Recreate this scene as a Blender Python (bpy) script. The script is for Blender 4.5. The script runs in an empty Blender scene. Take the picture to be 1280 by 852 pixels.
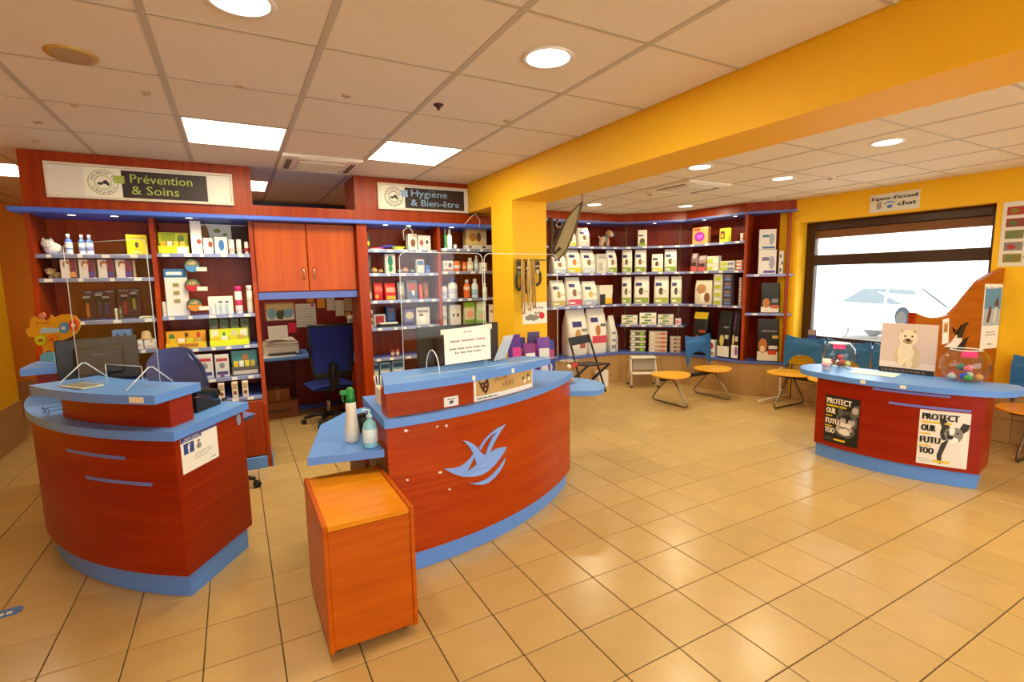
import bpy, bmesh, math, random
from mathutils import Vector, Matrix
from mathutils.geometry import tessellate_polygon
random.seed(7)
S = bpy.context.scene
COL = S.collection
PI = math.pi
def lin(h):
    r = [int(h[i:i+2], 16)/255 for i in (0, 2, 4)]
    return [c/12.92 if c <= .04045 else ((c+.055)/1.055)**2.4 for c in r]

# ------------------------------------------------------------------ camera
CAM = Vector((0, 0, 1.5964))
FX = 629.63
RT = Vector((0.87566854, -0.48261546, -0.01693908))
UP = Vector((0.07432172, 0.10002611, 0.99220515))
FW = Vector((0.47715919, 0.87010177, -0.12345853))
cd = bpy.data.cameras.new('camera')
cam = bpy.data.objects.new('camera', cd)
COL.objects.link(cam)
cd.sensor_width = 36
cd.lens = 36*FX/1280
cd.clip_start = .02
cam.matrix_world = Matrix((( RT.x, UP.x, -FW.x, CAM.x), (RT.y, UP.y, -FW.y, CAM.y), (RT.z, UP.z, -FW.z, CAM.z), (0, 0, 0, 1)))
S.camera = cam

# ------------------------------------------------------------------ world, light levels, exposure
w = bpy.data.worlds.new('daylight'); S.world = w
w.use_nodes = True
bgn = w.node_tree.nodes['Background']
bgn.inputs[0].default_value = (.90, .95, 1, 1)
bgn.inputs[1].default_value = 7.0
WARM = (1.0, .91, .60)
PANEL_W, DOWN_W, SPOT_W = 21.0, 14.0, 2.0
S.view_settings.view_transform = 'Standard'
S.view_settings.look = 'None'
S.view_settings.gamma = 1
S.view_settings.use_curve_mapping = False
S.view_settings.exposure = -0.10

# ------------------------------------------------------------------ helpers
def ray(x, y): return FW + RT*((x-640)/FX) - UP*((y-426)/FX)
def at(x, y, X=None, Y=None, Z=None):
    d = ray(x, y)
    t = (X-CAM.x)/d.x if X is not None else (Y-CAM.y)/d.y if Y is not None else (Z-CAM.z)/d.z
    return CAM + d*t
def atseg(x, y, P, Q):
    d = ray(x, y); n = Vector((Q[1]-P[1], P[0]-Q[0], 0))
    return CAM + d*(n.dot(Vector((P[0], P[1], 0))-CAM)/n.dot(d))
def proj(p):
    d = Vector(p)-CAM; z = d.dot(FW)
    return 640+FX*d.dot(RT)/z, 426-FX*d.dot(UP)/z, z

MC = {}
def nodes_of(name):
    m = bpy.data.materials.new(name); m.use_nodes = True
    nt = m.node_tree
    return m, nt, nt.nodes['Principled BSDF']
def M(h, rough=.5, metal=0., spec=.5, noise=0., nscale=8., emit=0., coat=0., sheen=0., rnd=0., bump=0.):
    k = (h, rough, metal, spec, noise, nscale, emit, coat, sheen, rnd, bump)
    if k in MC: return MC[k]
    m, nt, b = nodes_of('paint_'+h)
    c = lin(h)
    b.inputs['Base Color'].default_value = (*c, 1)
    b.inputs['Roughness'].default_value = rough
    b.inputs['Metallic'].default_value = metal
    b.inputs['Specular IOR Level'].default_value = spec
    b.inputs['Coat Weight'].default_value = coat
    b.inputs['Sheen Weight'].default_value = sheen
    if emit:
        b.inputs['Emission Color'].default_value = (*c, 1); b.inputs['Emission Strength'].default_value = emit
    L = nt.links.new
    if noise or rnd or bump:
        tc = nt.nodes.new('ShaderNodeTexCoord'); nz = nt.nodes.new('ShaderNodeTexNoise')
        nz.inputs['Scale'].default_value = nscale; nz.inputs['Detail'].default_value = 5
        L(tc.outputs['Object'], nz.inputs['Vector'])
        mr = nt.nodes.new('ShaderNodeMapRange'); mr.inputs['To Min'].default_value = 1-noise; mr.inputs['To Max'].default_value = 1+noise
        L(nz.outputs['Fac'], mr.inputs['Value'])
        v = mr.outputs['Result']
        if rnd:
            oi = nt.nodes.new('ShaderNodeObjectInfo'); m2 = nt.nodes.new('ShaderNodeMapRange')
            m2.inputs['To Min'].default_value = 1-rnd; m2.inputs['To Max'].default_value = 1+rnd
            L(oi.outputs['Random'], m2.inputs['Value'])
            mm = nt.nodes.new('ShaderNodeMath'); mm.operation = 'MULTIPLY'
            L(v, mm.inputs[0]); L(m2.outputs['Result'], mm.inputs[1]); v = mm.outputs[0]
        hs = nt.nodes.new('ShaderNodeHueSaturation'); hs.inputs['Color'].default_value = (*c, 1)
        L(v, hs.inputs['Value']); L(hs.outputs['Color'], b.inputs['Base Color'])
        if bump:
            bp = nt.nodes.new('ShaderNodeBump'); bp.inputs['Strength'].default_value = bump; bp.inputs['Distance'].default_value = .01
            L(nz.outputs['Fac'], bp.inputs['Height']); L(bp.outputs['Normal'], b.inputs['Normal'])
    MC[k] = m
    return m
def WOOD(h1, h2, scale, rough=.34):
    k = ('wood', h1, h2, scale, rough)
    if k in MC: return MC[k]
    m, nt, b = nodes_of('wood_'+h1); L = nt.links.new
    tc = nt.nodes.new('ShaderNodeTexCoord'); mp = nt.nodes.new('ShaderNodeMapping'); mp.inputs['Scale'].default_value = scale
    nz = nt.nodes.new('ShaderNodeTexNoise'); nz.inputs['Scale'].default_value = 1; nz.inputs['Detail'].default_value = 6; nz.inputs['Roughness'].default_value = .65
    nz.inputs['Distortion'].default_value = .4
    cr = nt.nodes.new('ShaderNodeValToRGB')
    cr.color_ramp.elements[0].position = .3; cr.color_ramp.elements[0].color = (*lin(h1), 1)
    cr.color_ramp.elements[1].position = .72; cr.color_ramp.elements[1].color = (*lin(h2), 1)
    L(tc.outputs['Object'], mp.inputs['Vector']); L(mp.outputs['Vector'], nz.inputs['Vector'])
    L(nz.outputs['Fac'], cr.inputs['Fac']); L(cr.outputs['Color'], b.inputs['Base Color'])
    b.inputs['Roughness'].default_value = rough
    b.inputs['Specular IOR Level'].default_value = .22
    MC[k] = m
    return m
def CLEAR(tint='ffffff', refl=.10):
    k = ('clear', tint, refl)
    if k in MC: return MC[k]
    m, nt, b = nodes_of('clear_sheet'); L = nt.links.new
    nt.nodes.remove(b)
    out = nt.nodes['Material Output']
    tr = nt.nodes.new('ShaderNodeBsdfTransparent'); tr.inputs[0].default_value = (*lin(tint), 1)
    gl = nt.nodes.new('ShaderNodeBsdfGlossy'); gl.inputs['Roughness'].default_value = .03
    lw_ = nt.nodes.new('ShaderNodeLayerWeight'); fr = nt.nodes.new('ShaderNodeMath'); fr.operation = 'POWER'; fr.inputs[1].default_value = 4.
    L(lw_.outputs['Facing'], fr.inputs[0])
    ad = nt.nodes.new('ShaderNodeMath'); ad.inputs[1].default_value = refl; ad.use_clamp = True
    mx = nt.nodes.new('ShaderNodeMixShader')
    L(fr.outputs[0], ad.inputs[0]); L(ad.outputs[0], mx.inputs[0]); L(tr.outputs[0], mx.inputs[1]); L(gl.outputs[0], mx.inputs[2])
    L(mx.outputs[0], out.inputs['Surface'])
    MC[k] = m
    return m

class MB:
    def __init__(s): s.v = []; s.f = []; s.sm = []
    def add(s, vs, fs, smooth=False):
        b = len(s.v); s.v += [tuple(v) for v in vs]
        s.f += [tuple(b+i for i in f) for f in fs]; s.sm += [smooth]*len(fs)
        return s
    def box(s, lo, hi, bv=0.):
        lo = [min(a, b) for a, b in zip(lo, hi)] if False else lo
        x0, y0, z0 = lo; x1, y1, z1 = hi
        if bv <= 0:
            return s.add([(x0,y0,z0),(x1,y0,z0),(x1,y1,z0),(x0,y1,z0),(x0,y0,z1),(x1,y0,z1),(x1,y1,z1),(x0,y1,z1)],
                         [(0,3,2,1),(4,5,6,7),(0,1,5,4),(1,2,6,5),(2,3,7,6),(3,0,4,7)])
        b = min(bv, (x1-x0)*.45, (y1-y0)*.45, (z1-z0)*.45)
        vs = []; idx = {}
        for i, X in enumerate((x0, x1)):
            for j, Y in enumerate((y0, y1)):
                for k, Z in enumerate((z0, z1)):
                    sx, sy, sz = (1, -1)[i], (1, -1)[j], (1, -1)[k]
                    for a, p in enumerate(((X, Y+sy*b, Z+sz*b), (X+sx*b, Y, Z+sz*b), (X+sx*b, Y+sy*b, Z))):
                        idx[i, j, k, a] = len(vs); vs.append(p)
        fs = []
        for i in (0, 1):
            q = [idx[i,0,0,0], idx[i,1,0,0], idx[i,1,1,0], idx[i,0,1,0]]; fs.append(q if i else q[::-1])
            q = [idx[0,i,0,1], idx[1,i,0,1], idx[1,i,1,1], idx[0,i,1,1]]; fs.append(q if not i else q[::-1])
            q = [idx[0,0,i,2], idx[1,0,i,2], idx[1,1,i,2], idx[0,1,i,2]]; fs.append(q if i else q[::-1])
        for i in (0, 1):
            for j in (0, 1):
                q = [idx[i,j,0,0], idx[i,j,1,0], idx[i,j,1,1], idx[i,j,0,1]]; fs.append(q if (i == j) else q[::-1])
                q = [idx[i,0,j,0], idx[i,0,j,2], idx[i,1,j,2], idx[i,1,j,0]]; fs.append(q if (i == j) else q[::-1])
                q = [idx[0,i,j,1], idx[0,i,j,2], idx[1,i,j,2], idx[1,i,j,1]]; fs.append(q if (i != j) else q[::-1])
                for k in (0, 1):
                    q = [idx[i,j,k,0], idx[i,j,k,1], idx[i,j,k,2]]; fs.append(q if (i+j+k) % 2 else q[::-1])
        return s.add(vs, fs)
    def prism(s, loop, z0, z1, smooth=False):
        n = len(loop)
        vs = [(p[0], p[1], z0) for p in loop]+[(p[0], p[1], z1) for p in loop]
        t = tessellate_polygon([[Vector((p[0], p[1], 0)) for p in loop]])
        fs = [tuple(q) for q in t]+[tuple(i+n for i in q) for q in t]
        s.add(vs, fs)
        s.add(vs, [(i, (i+1) % n, n+(i+1) % n, n+i) for i in range(n)], smooth)
        return s
    def prism_on(s, loops, fn, w0, w1):
        """polygon with holes in (u,v), lifted through fn(u,v,w)"""
        flat = [p for l in loops for p in l]; n = len(flat)
        vs = [fn(p[0], p[1], w0) for p in flat]+[fn(p[0], p[1], w1) for p in flat]
        t = tessellate_polygon([[Vector((p[0], p[1], 0)) for p in l] for l in loops])
        fs = [tuple(i+n for i in q) for q in t]
        b = 0
        for l in loops:
            m = len(l)
            for i in range(m): fs.append((b+i, b+(i+1) % m, n+b+(i+1) % m, n+b+i))
            b += m
        return s.add(vs, fs)
    def lathe(s, prof, n=16, c=(0, 0, 0), sx=1., sy=1., smooth=True):
        vs = []; fs = []
        for r, z in prof:
            for i in range(n):
                a = 2*PI*i/n; vs.append((c[0]+r*sx*math.cos(a), c[1]+r*sy*math.sin(a), c[2]+z))
        for k in range(len(prof)-1):
            for i in range(n):
                j = (i+1) % n; fs.append((k*n+i, k*n+j, (k+1)*n+j, (k+1)*n+i))
        s.add(vs, fs, smooth)
        caps = []
        if prof[0][0] > 1e-5: caps.append(tuple(range(n-1, -1, -1)))
        if prof[-1][0] > 1e-5: caps.append(tuple((len(prof)-1)*n+i for i in range(n)))
        if caps: s.add(vs, caps)
        return s
    def tube(s, pts, r, n=8, closed=False):
        P = [Vector(p) for p in pts]; m = len(P); vs = []; fs = []
        R = r if isinstance(r, (list, tuple)) else [r]*m
        up = None
        for i in range(m):
            a = P[(i-1) % m] if (i or closed) else P[i]; b = P[(i+1) % m] if (i < m-1 or closed) else P[i]
            t = (b-a).normalized()
            if up is None:
                up = Vector((0, 0, 1)) if abs(t.z) < .9 else Vector((1, 0, 0))
            x = t.cross(up)
            if x.length < 1e-4: x = t.cross(Vector((1, 0, 0)))
            x.normalize(); up = x.cross(t).normalized()
            for k in range(n):
                q = 2*PI*k/n; vs.append(P[i]+x*(R[i]*math.cos(q))+up*(R[i]*math.sin(q)))
        for i in range(m if closed else m-1):
            j = (i+1) % m
            for k in range(n):
                l = (k+1) % n; fs.append((i*n+k, i*n+l, j*n+l, j*n+k))
        s.add(vs, fs, True)
        if not closed: s.add(vs, [tuple(range(n-1, -1, -1)), tuple((m-1)*n+k for k in range(n))])
        return s
    def ball(s, c, r, n=10, m=7, sc=(1, 1, 1), rot=None):
        vs = []; fs = []
        for i in range(m+1):
            t = PI*i/m
            for k in range(n):
                a = 2*PI*k/n
                p = Vector((r*sc[0]*math.sin(t)*math.cos(a), r*sc[1]*math.sin(t)*math.sin(a), r*sc[2]*math.cos(t)))
                if rot: p = rot @ p
                vs.append(Vector(c)+p)
        for i in range(m):
            for k in range(n):
                l = (k+1) % n; fs.append((i*n+k, (i+1)*n+k, (i+1)*n+l, i*n+l))
        return s.add(vs, fs, True)
    def grid(s, fn, nu, nv, smooth=True):
        vs = [fn(i/nu, j/nv) for j in range(nv+1) for i in range(nu+1)]
        fs = [(j*(nu+1)+i, j*(nu+1)+i+1, (j+1)*(nu+1)+i+1, (j+1)*(nu+1)+i) for j in range(nv) for i in range(nu)]
        return s.add(vs, fs, smooth)
    def arc(s, c, r0, r1, a0, a1, z0, z1, n=32):
        """band of an annulus, angles in degrees"""
        vs = []; fs = []
        for i in range(n+1):
            a = math.radians(a0+(a1-a0)*i/n); C, Sn = math.cos(a), math.sin(a)
            for r, z in ((r0, z0), (r1, z0), (r1, z1), (r0, z1)): vs.append((c[0]+r*C, c[1]+r*Sn, z))
        for i in range(n):
            for k in range(4):
                l = (k+1) % 4; fs.append((i*4+k, i*4+l, (i+1)*4+l, (i+1)*4+k))
        s.add(vs, fs)
        s.add(vs, [(0, 1, 2, 3), (n*4+3, n*4+2, n*4+1, n*4)])
        return s
    def mesh(s, name):
        me = bpy.data.meshes.new(name)
        # weld nothing, keep as given; drop degenerate faces
        me.from_pydata(s.v, [], [f for f in s.f])
        me.polygons.foreach_set('use_smooth', s.sm)
        bm = bmesh.new(); bm.from_mesh(me)
        bmesh.ops.remove_doubles(bm, verts=bm.verts, dist=1e-5)
        bmesh.ops.recalc_face_normals(bm, faces=bm.faces)
        bm.to_mesh(me); bm.free(); me.update()
        return me

MAT = {}
def tag(o, label=None, cat=None, group=None, kind=None):
    if label: o['label'] = label
    if cat: o['category'] = cat
    if group: o['group'] = group
    if kind: o['kind'] = kind
    return o
def thing(name, label, cat, loc=(0, 0, 0), rz=0., group=None):
    o = bpy.data.objects.new(name, None); COL.objects.link(o)
    o.location = loc; o.rotation_euler = (0, 0, rz); o.empty_display_size = .05
    return tag(o, label, cat, group)
def link(name, me, m, parent=None, world=False, loc=None, rz=0.):
    o = bpy.data.objects.new(name, me); COL.objects.link(o)
    if m is not None and not me.materials: me.materials.append(m)
    if loc is not None: o.location = loc; o.rotation_euler = (0, 0, rz)
    if parent is not None:
        o.parent = parent
        if world:
            T = Matrix.Translation(parent.location) @ parent.rotation_euler.to_matrix().to_4x4()
            o.matrix_parent_inverse = T.inverted()
    return o
def part(name, mb, m, parent, world=False, label=None, kind=None):
    return tag(link(name, mb.mesh(name), m, parent, world), label, None, None, kind)
def solo(name, mb, m, label, cat, group=None, loc=None, rz=0.):
    return tag(link(name, mb.mesh(name), m, None, False, loc, rz), label, cat, group)
def struct(name, mb, m, parent=None):
    o = link(name, mb.mesh(name), m, parent)
    if parent is None: o['kind'] = 'structure'
    return o

TC = {}
def text2d(s):
    """outline mesh of a word, cap height about .7, left at 0; returns verts, faces, width"""
    if s in TC: return TC[s]
    cu = bpy.data.curves.new('t', 'FONT'); cu.body = s; cu.resolution_u = 2; cu.size = 1
    o = bpy.data.objects.new('t', cu); COL.objects.link(o)
    dg = bpy.context.evaluated_depsgraph_get(); dg.update()
    me = o.evaluated_get(dg).to_mesh()
    v = [(p.co.x, p.co.y) for p in me.vertices]; f = [tuple(p.vertices) for p in me.polygons]
    wd = max([p[0] for p in v] or [0])
    o.evaluated_get(dg).to_mesh_clear(); bpy.data.objects.remove(o); bpy.data.curves.remove(cu)
    TC[s] = (v, f, wd)
    return TC[s]
def text_on(mb, s, fn, u, v, h, w=.0015, width=None, align='l', bold=0.):
    """text with cap height h at (u,v) baseline, optional forced width"""
    vs, fs, wd = text2d(s)
    k = h/.7; kx = k if width is None else width/max(wd, .01)
    off = {'l': 0, 'c': -wd*kx/2, 'r': -wd*kx}[align]
    for b in ((0,) if not bold else (-bold, 0, bold)):
        mb.add([fn(u+off+p[0]*kx+b, v+p[1]*k, w+b*.25) for p in vs], fs)
    return mb
def greek(fn, u, v, h, w, width, n=4):
    """a line of print too small to read: n word-sized strokes"""
    r = random.Random(int(u*977+v*313)+n); ws = [.6+r.random() for _ in range(n)]; gap = .22
    k = width/(sum(ws)+gap*(n-1)); mb = MB(); x = u
    for q in ws:
        m_ = max(1, round(q*k/(h*.9)))
        for i in range(m_):
            a, b = x+q*k*i/m_, x+q*k*(i+.72)/m_
            mb.add([fn(a, v, w), fn(b, v, w), fn(b, v+h*(.7 if i % 3 else 1), w), fn(a, v+h*(.7 if i % 3 else 1), w)], [(0, 1, 2, 3)])
        x += (q+gap)*k
    return mb
def rect(u0, v0, u1, v1): return [(u0, v0), (u1, v0), (u1, v1), (u0, v1)]
def ell(u, v, a, b, n=18, jag=0., rot=0.):
    r = random.Random(int(u*1e4+v*1e3)); o = []
    for i in range(n):
        q = 2*PI*i/n; k = 1+jag*(r.random()-.5)*2
        x, y = a*k*math.cos(q), b*k*math.sin(q)
        o.append((u+x*math.cos(rot)-y*math.sin(rot), v+x*math.sin(rot)+y*math.cos(rot)))
    return o
def ink(name, parent, fn, loops, m, w=.001, world=False, subs=0):
    o = None
    for l in loops:
        mb = MB()
        ls = l if isinstance(l[0][0], (tuple, list)) else [l]
        flat = [p for q in ls for p in q]
        t = tessellate_polygon([[Vector((p[0], p[1], 0)) for p in q] for q in ls])
        mb.add([fn(p[0], p[1], w) for p in flat], [tuple(q) for q in t])
        o = part(name, mb, m, parent, world)
        w += .00012
    return o
def flat(o, U, V):
    o, U, V = Vector(o), Vector(U).normalized(), Vector(V).normalized(); N = U.cross(V)
    return lambda u, v, w: o+U*u+V*v+N*w
def cyl(c, r, a0):
    """surface outside a vertical cylinder; u runs to larger angle"""
    def fn(u, v, w):
        a = a0+u/r
        return Vector((c[0]+(r+w)*math.cos(a), c[1]+(r+w)*math.sin(a), v))
    return fn
ORD = 'first second third fourth fifth sixth seventh eighth ninth tenth eleventh twelfth thirteenth fourteenth fifteenth sixteenth'.split()
# ------------------------------------------------------------------ shared materials
RED_H = WOOD('861c04', 'a43008', (1.2, 1.2, 26))      # horizontal grain
RED_V = WOOD('8e2a04', 'ae4206', (22, 22, 1.0))       # vertical grain
RED_D = WOOD('6c1604', '842206', (20, 20, .9), .4)    # darker back boards
ORG_H = WOOD('b44c02', 'cc6206', (1.5, 1.5, 20), .32)
ORG_P = WOOD('9c4e0a', 'b86616', (2, 2, 14), .4)
BLUE = M('5f93e0', .38, noise=.03, nscale=30)
BLUE2 = M('5568b8', .4)
GREYB = M('8a90ac', .4)
YEL = M('f6bc06', .62, noise=.02, nscale=3)
ORW = M('e8900e', .65, noise=.02, nscale=3)
TILE = M('c2a066', .26, noise=.10, nscale=6, rnd=.05)
GROUT = M('40301e', .9)
WALLT = M('b98f58', .45, noise=.10, nscale=9, rnd=.04)
WHITE = M('f2ece2', .45)
PAPER = M('f7f2e6', .7)
CREAM = M('efe6cf', .6)
BLACK = M('141210', .45)
DARK = M('2a2420', .5)
NAVY = M('1c2f86', .85, sheen=.2)
CHROME = M('c8c4bc', .2, 1.)
STEEL = M('9a8f80', .3, 1.)
CEILM = M('ece0c8', .85, noise=.015, nscale=40)
RUN = M('c6baa2', .6)
FRAME = M('3a1d0c', .4)
SEATY = M('f0ac22', .35)
BACKB = M('2566a0', .4)
CLR = CLEAR('fbfdfc', .03)
GLASS = CLEAR('f4faf8', .05)
PINK = M('e8267a', .5)

# ------------------------------------------------------------------ floor
ZC, ZR = 2.598, 2.50
fl = struct('floor', MB().box((-2.9, -3.2, -.08), (6.6, 8.6, -.004)), GROUT)
GX, GY, TS = .6737-.3*12, 2.0143-.3*18, .3
tm = MB().box((-.1478, -.1478, -.02), (.1478, .1478, 0), .0025).mesh('tile'); tm.materials.append(TILE)
cells = []
for i in range(0, 32):
    for j in range(0, 40):
        cx, cy = GX+TS*(i+.5), GY+TS*(j+.5)
        if cx < -2.9 or cx > 6.3 or cy < -3 or cy > 8.5: continue
        px, py, d = proj((cx, cy, 0)) if (Vector((cx, cy, 0))-CAM).dot(FW) > .2 else (-1e4, 0, 1e4)
        vis = -90 < px < 1370 and 0 < py < 930
        hid = (.75 < cx < 2.2 and 2.9 < cy < 4.6) or (cx < .2 and cy > 5)
        cells.append((d if vis and not hid else 1e3+abs(d), cx, cy))
cells.sort()
rest = MB()
for n, (d, cx, cy) in enumerate(cells):
    if n < 300:
        o = link('tile', tm, None, fl); o.location = (cx, cy, 0)
    else:
        rest.box((cx-.1478, cy-.1478, -.02), (cx+.1478, cy+.1478, 0), .0025)
part('tile_field', rest, TILE, fl, kind='stuff')

# ------------------------------------------------------------------ ceilings
def ceiling(name, x0, x1, y0, y1, z, gx, gy, sx, sy, skip):
    c = struct(name, MB().box((x0, y0, z+.03), (x1, y1, z+.10)), CEILM)
    pm = MB().box((-sx/2+.006, -sy/2+.004, .002), (sx/2-.006, sy/2-.004, .02), .003).mesh('ceiling_panel'); pm.materials.append(CEILM)
    i0 = math.floor((x0-gx)/sx); i1 = math.ceil((x1-gx)/sx); j0 = math.floor((y0-gy)/sy); j1 = math.ceil((y1-gy)/sy)
    for i in range(i0, i1):
        for j in range(j0, j1):
            if (i, j) in skip: continue
            a, b = max(gx+i*sx, x0), min(gx+(i+1)*sx, x1); e, f = max(gy+j*sy, y0), min(gy+(j+1)*sy, y1)
            if b-a < .03 or f-e < .03: continue
            if abs(b-a-sx) < .001 and abs(f-e-sy) < .001:
                o = link('ceiling_panel', pm, None, c); o.location = ((a+b)/2, (e+f)/2, z)
            else:
                part('ceiling_panel', MB().box((a+.006, e+.004, z+.002), (b-.006, f-.004, z+.02), .003), CEILM, c)
    for i in range(i0+1, i1):
        X = gx+i*sx
        if x0+.02 < X < x1-.02: part('runner', MB().box((X-.015, y0, z-.001), (X+.015, y1, z+.028)), RUN, c)
    for j in range(j0+1, j1):
        Y = gy+j*sy
        if y0+.02 < Y < y1-.02: part('cross_runner', MB().box((x0, Y-.010, z+.000), (x1, Y+.010, z+.0285)), RUN, c)
    return c
LX, LY, LSX, LSY = -.851, 1.751, .63, .663
def lcell(i, j): return LX+i*LSX, LX+(i+1)*LSX, LY+j*LSY, LY+(j+1)*LSY
ceiling('ceiling', -2.9, 2.27, -3.2, 8.6, ZC, LX, LY, LSX, LSY, {(1, 3), (3, 3), (1, 6), (-2, 6), (2, 4)})
ceiling('ceiling_right', 2.66, 6.25, -3.2, 6.4, ZR, 3.86, 1.69, .62, .6, set())

# ------------------------------------------------------------------ beam, column, walls
struct('beam', MB().box((2.27, -3.2, 2.298), (2.66, 6.4, 2.7)), YEL)
struct('column', MB().box((2.272, 4.10, -.004), (2.64, 4.52, 2.298)), YEL)
wr = MB()
WX0, WX1 = 6.2, 6.46
wr.box((WX0, -3.2, -.05), (WX1, 6.5, .76)); wr.box((WX0, -3.2, 2.215), (WX1, 6.5, 2.7))
wr.box((WX0, -3.2, .76), (WX1, 2.0, 2.215)); wr.box((WX0, 3.86, .76), (WX1, 6.5, 2.215))
wall_r = struct('wall_right', wr, YEL)
struct('wall_back_right', MB().box((2.66, 6.4, -.05), (6.46, 6.6, 2.7)), ORW)
struct('wall_side', MB().box((2.62, 5.36, -.05), (2.70, 6.4, 2.298)), YEL)
struct('wall_back', MB().box((-2.9, 8.4, -.05), (2.70, 8.6, 2.7)), ORW)
struct('wall_inner', MB().box((2.62, 6.4, -.05), (2.70, 8.4, 2.7)), ORW)
wl = struct('wall_left', MB().box((-3.1, -3.2, -.05), (-2.9, 8.6, 2.7)), ORW)
wf = MB()
wf.box((-3.1, -3.4, -.05), (-1.2, -3.2, 2.7)); wf.box((5.2, -3.4, -.05), (6.46, -3.2, 2.7))
wf.box((-1.2, -3.4, 2.35), (5.2, -3.2, 2.7)); wf.box((-1.2, -3.4, -.05), (5.2, -3.2, .5))
struct('wall_front', wf, YEL)
# low partition at the far left with tiled base
pl = struct('wall_partition', MB().box((-2.16, 3.3, .43), (-2.03, 6.96, 1.93)), YEL)
b = MB().box((-2.165, 3.3, 0), (-2.02, 6.97, .43)); part('tiled_base', b, WALLT, pl)
part('top_rail', MB().box((-2.17, 3.3, 1.93), (-2.02, 6.97, 1.975), .005), DARK, pl)
lb = struct('baseboard_back', MB().box((-2.9, 8.385, 0), (-1.3, 8.4, .43)), WALLT)
# skirting tiles under the window
bb = struct('baseboard_right', MB().box((6.188, -3.2, 0), (6.2, 3.86, .45)), GROUT)
bt = MB().box((-.006, -.148, .003), (0, .148, .222), .002).mesh('skirting_tile'); bt.materials.append(WALLT)
for k in range(12):
    for zz in (0, .224):
        o = link('skirting_tile', bt, None, bb); o.location = (6.188, 3.69-.3*k, zz)

# ------------------------------------------------------------------ window with dark frame, sill, daylight street
wn = tag(bpy.data.objects.new('window_1', None), kind='structure'); COL.objects.link(wn); wn.location = (6.40, 2.93, .78)
F0, F1, FZ0, FZ1 = 2.03, 3.83, .79, 2.2
f = MB()
f.box((6.37, 2.0, .76), (6.44, 2.075, 2.215), .004); f.box((6.37, 3.745, .76), (6.44, 3.86, 2.215), .004)
part('window_frame', f, FRAME, wn, True)
part('window_frame', MB().box((6.37, 2.07, .765), (6.44, 3.75, .815), .004), FRAME, wn, True)
part('transom', MB().box((6.36, 2.07, 1.69), (6.445, 3.75, 1.815), .006), FRAME, wn, True)
part('window_head', MB().box((6.36, 2.07, 2.115), (6.445, 3.75, 2.215), .006), FRAME, wn, True)
part('blind_box', MB().box((6.385, 2.07, 2.02), (6.45, 3.75, 2.115), .006), M('7a4a1c', .5), wn, True)
part('pane', MB().box((6.405, 2.07, .81), (6.411, 3.75, 1.69)), CLR, wn, True)
part('pane', MB().box((6.405, 2.07, 1.81), (6.411, 3.75, 2.03)), CLR, wn, True)
part('window_sill', MB().box((6.14, 2.0, .735), (6.37, 3.9, .762), .006), GREYB, wn, True)
wn2 = tag(bpy.data.objects.new('window_2', None), kind='structure'); COL.objects.link(wn2); wn2.location = (2, -3.3, .5)
for a, b in ((-1.2, -1.12), (.97, 1.05), (3.1, 3.18), (5.12, 5.2)):
    part('window_frame', MB().box((a, -3.34, .5), (b, -3.26, 2.35), .004), FRAME, wn2, True)
for a, b in ((-1.12, .97), (1.05, 3.1), (3.18, 5.12)):
    part('pane', MB().box((a, -3.303, .5), (b, -3.297, 2.35)), CLR, wn2, True)
struct('street', MB().box((6.47, -14, -.25), (30, 22, -.15)), M('cfcac2', .9, noise=.05, nscale=2))
hw = thing('street_house', 'pale plastered house front across the bright street', 'building', (19, 4, -.15))
part('house_wall', MB().box((0, -14, 0), (.4, 14, 7)), M('e9e4da', .9), hw)
for k in range(7):
    y = -9+k*2.6
    wq = part('house_window', MB().box((-.05, y, 1.0), (.02, y+1.1, 2.4), .01), M('d9d6cf', .6), hw)
    part('window_pane', MB().box((-.06, y+.08, 1.08), (-.045, y+1.02, 2.32)), M('93a0a8', .1), wq)
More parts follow.
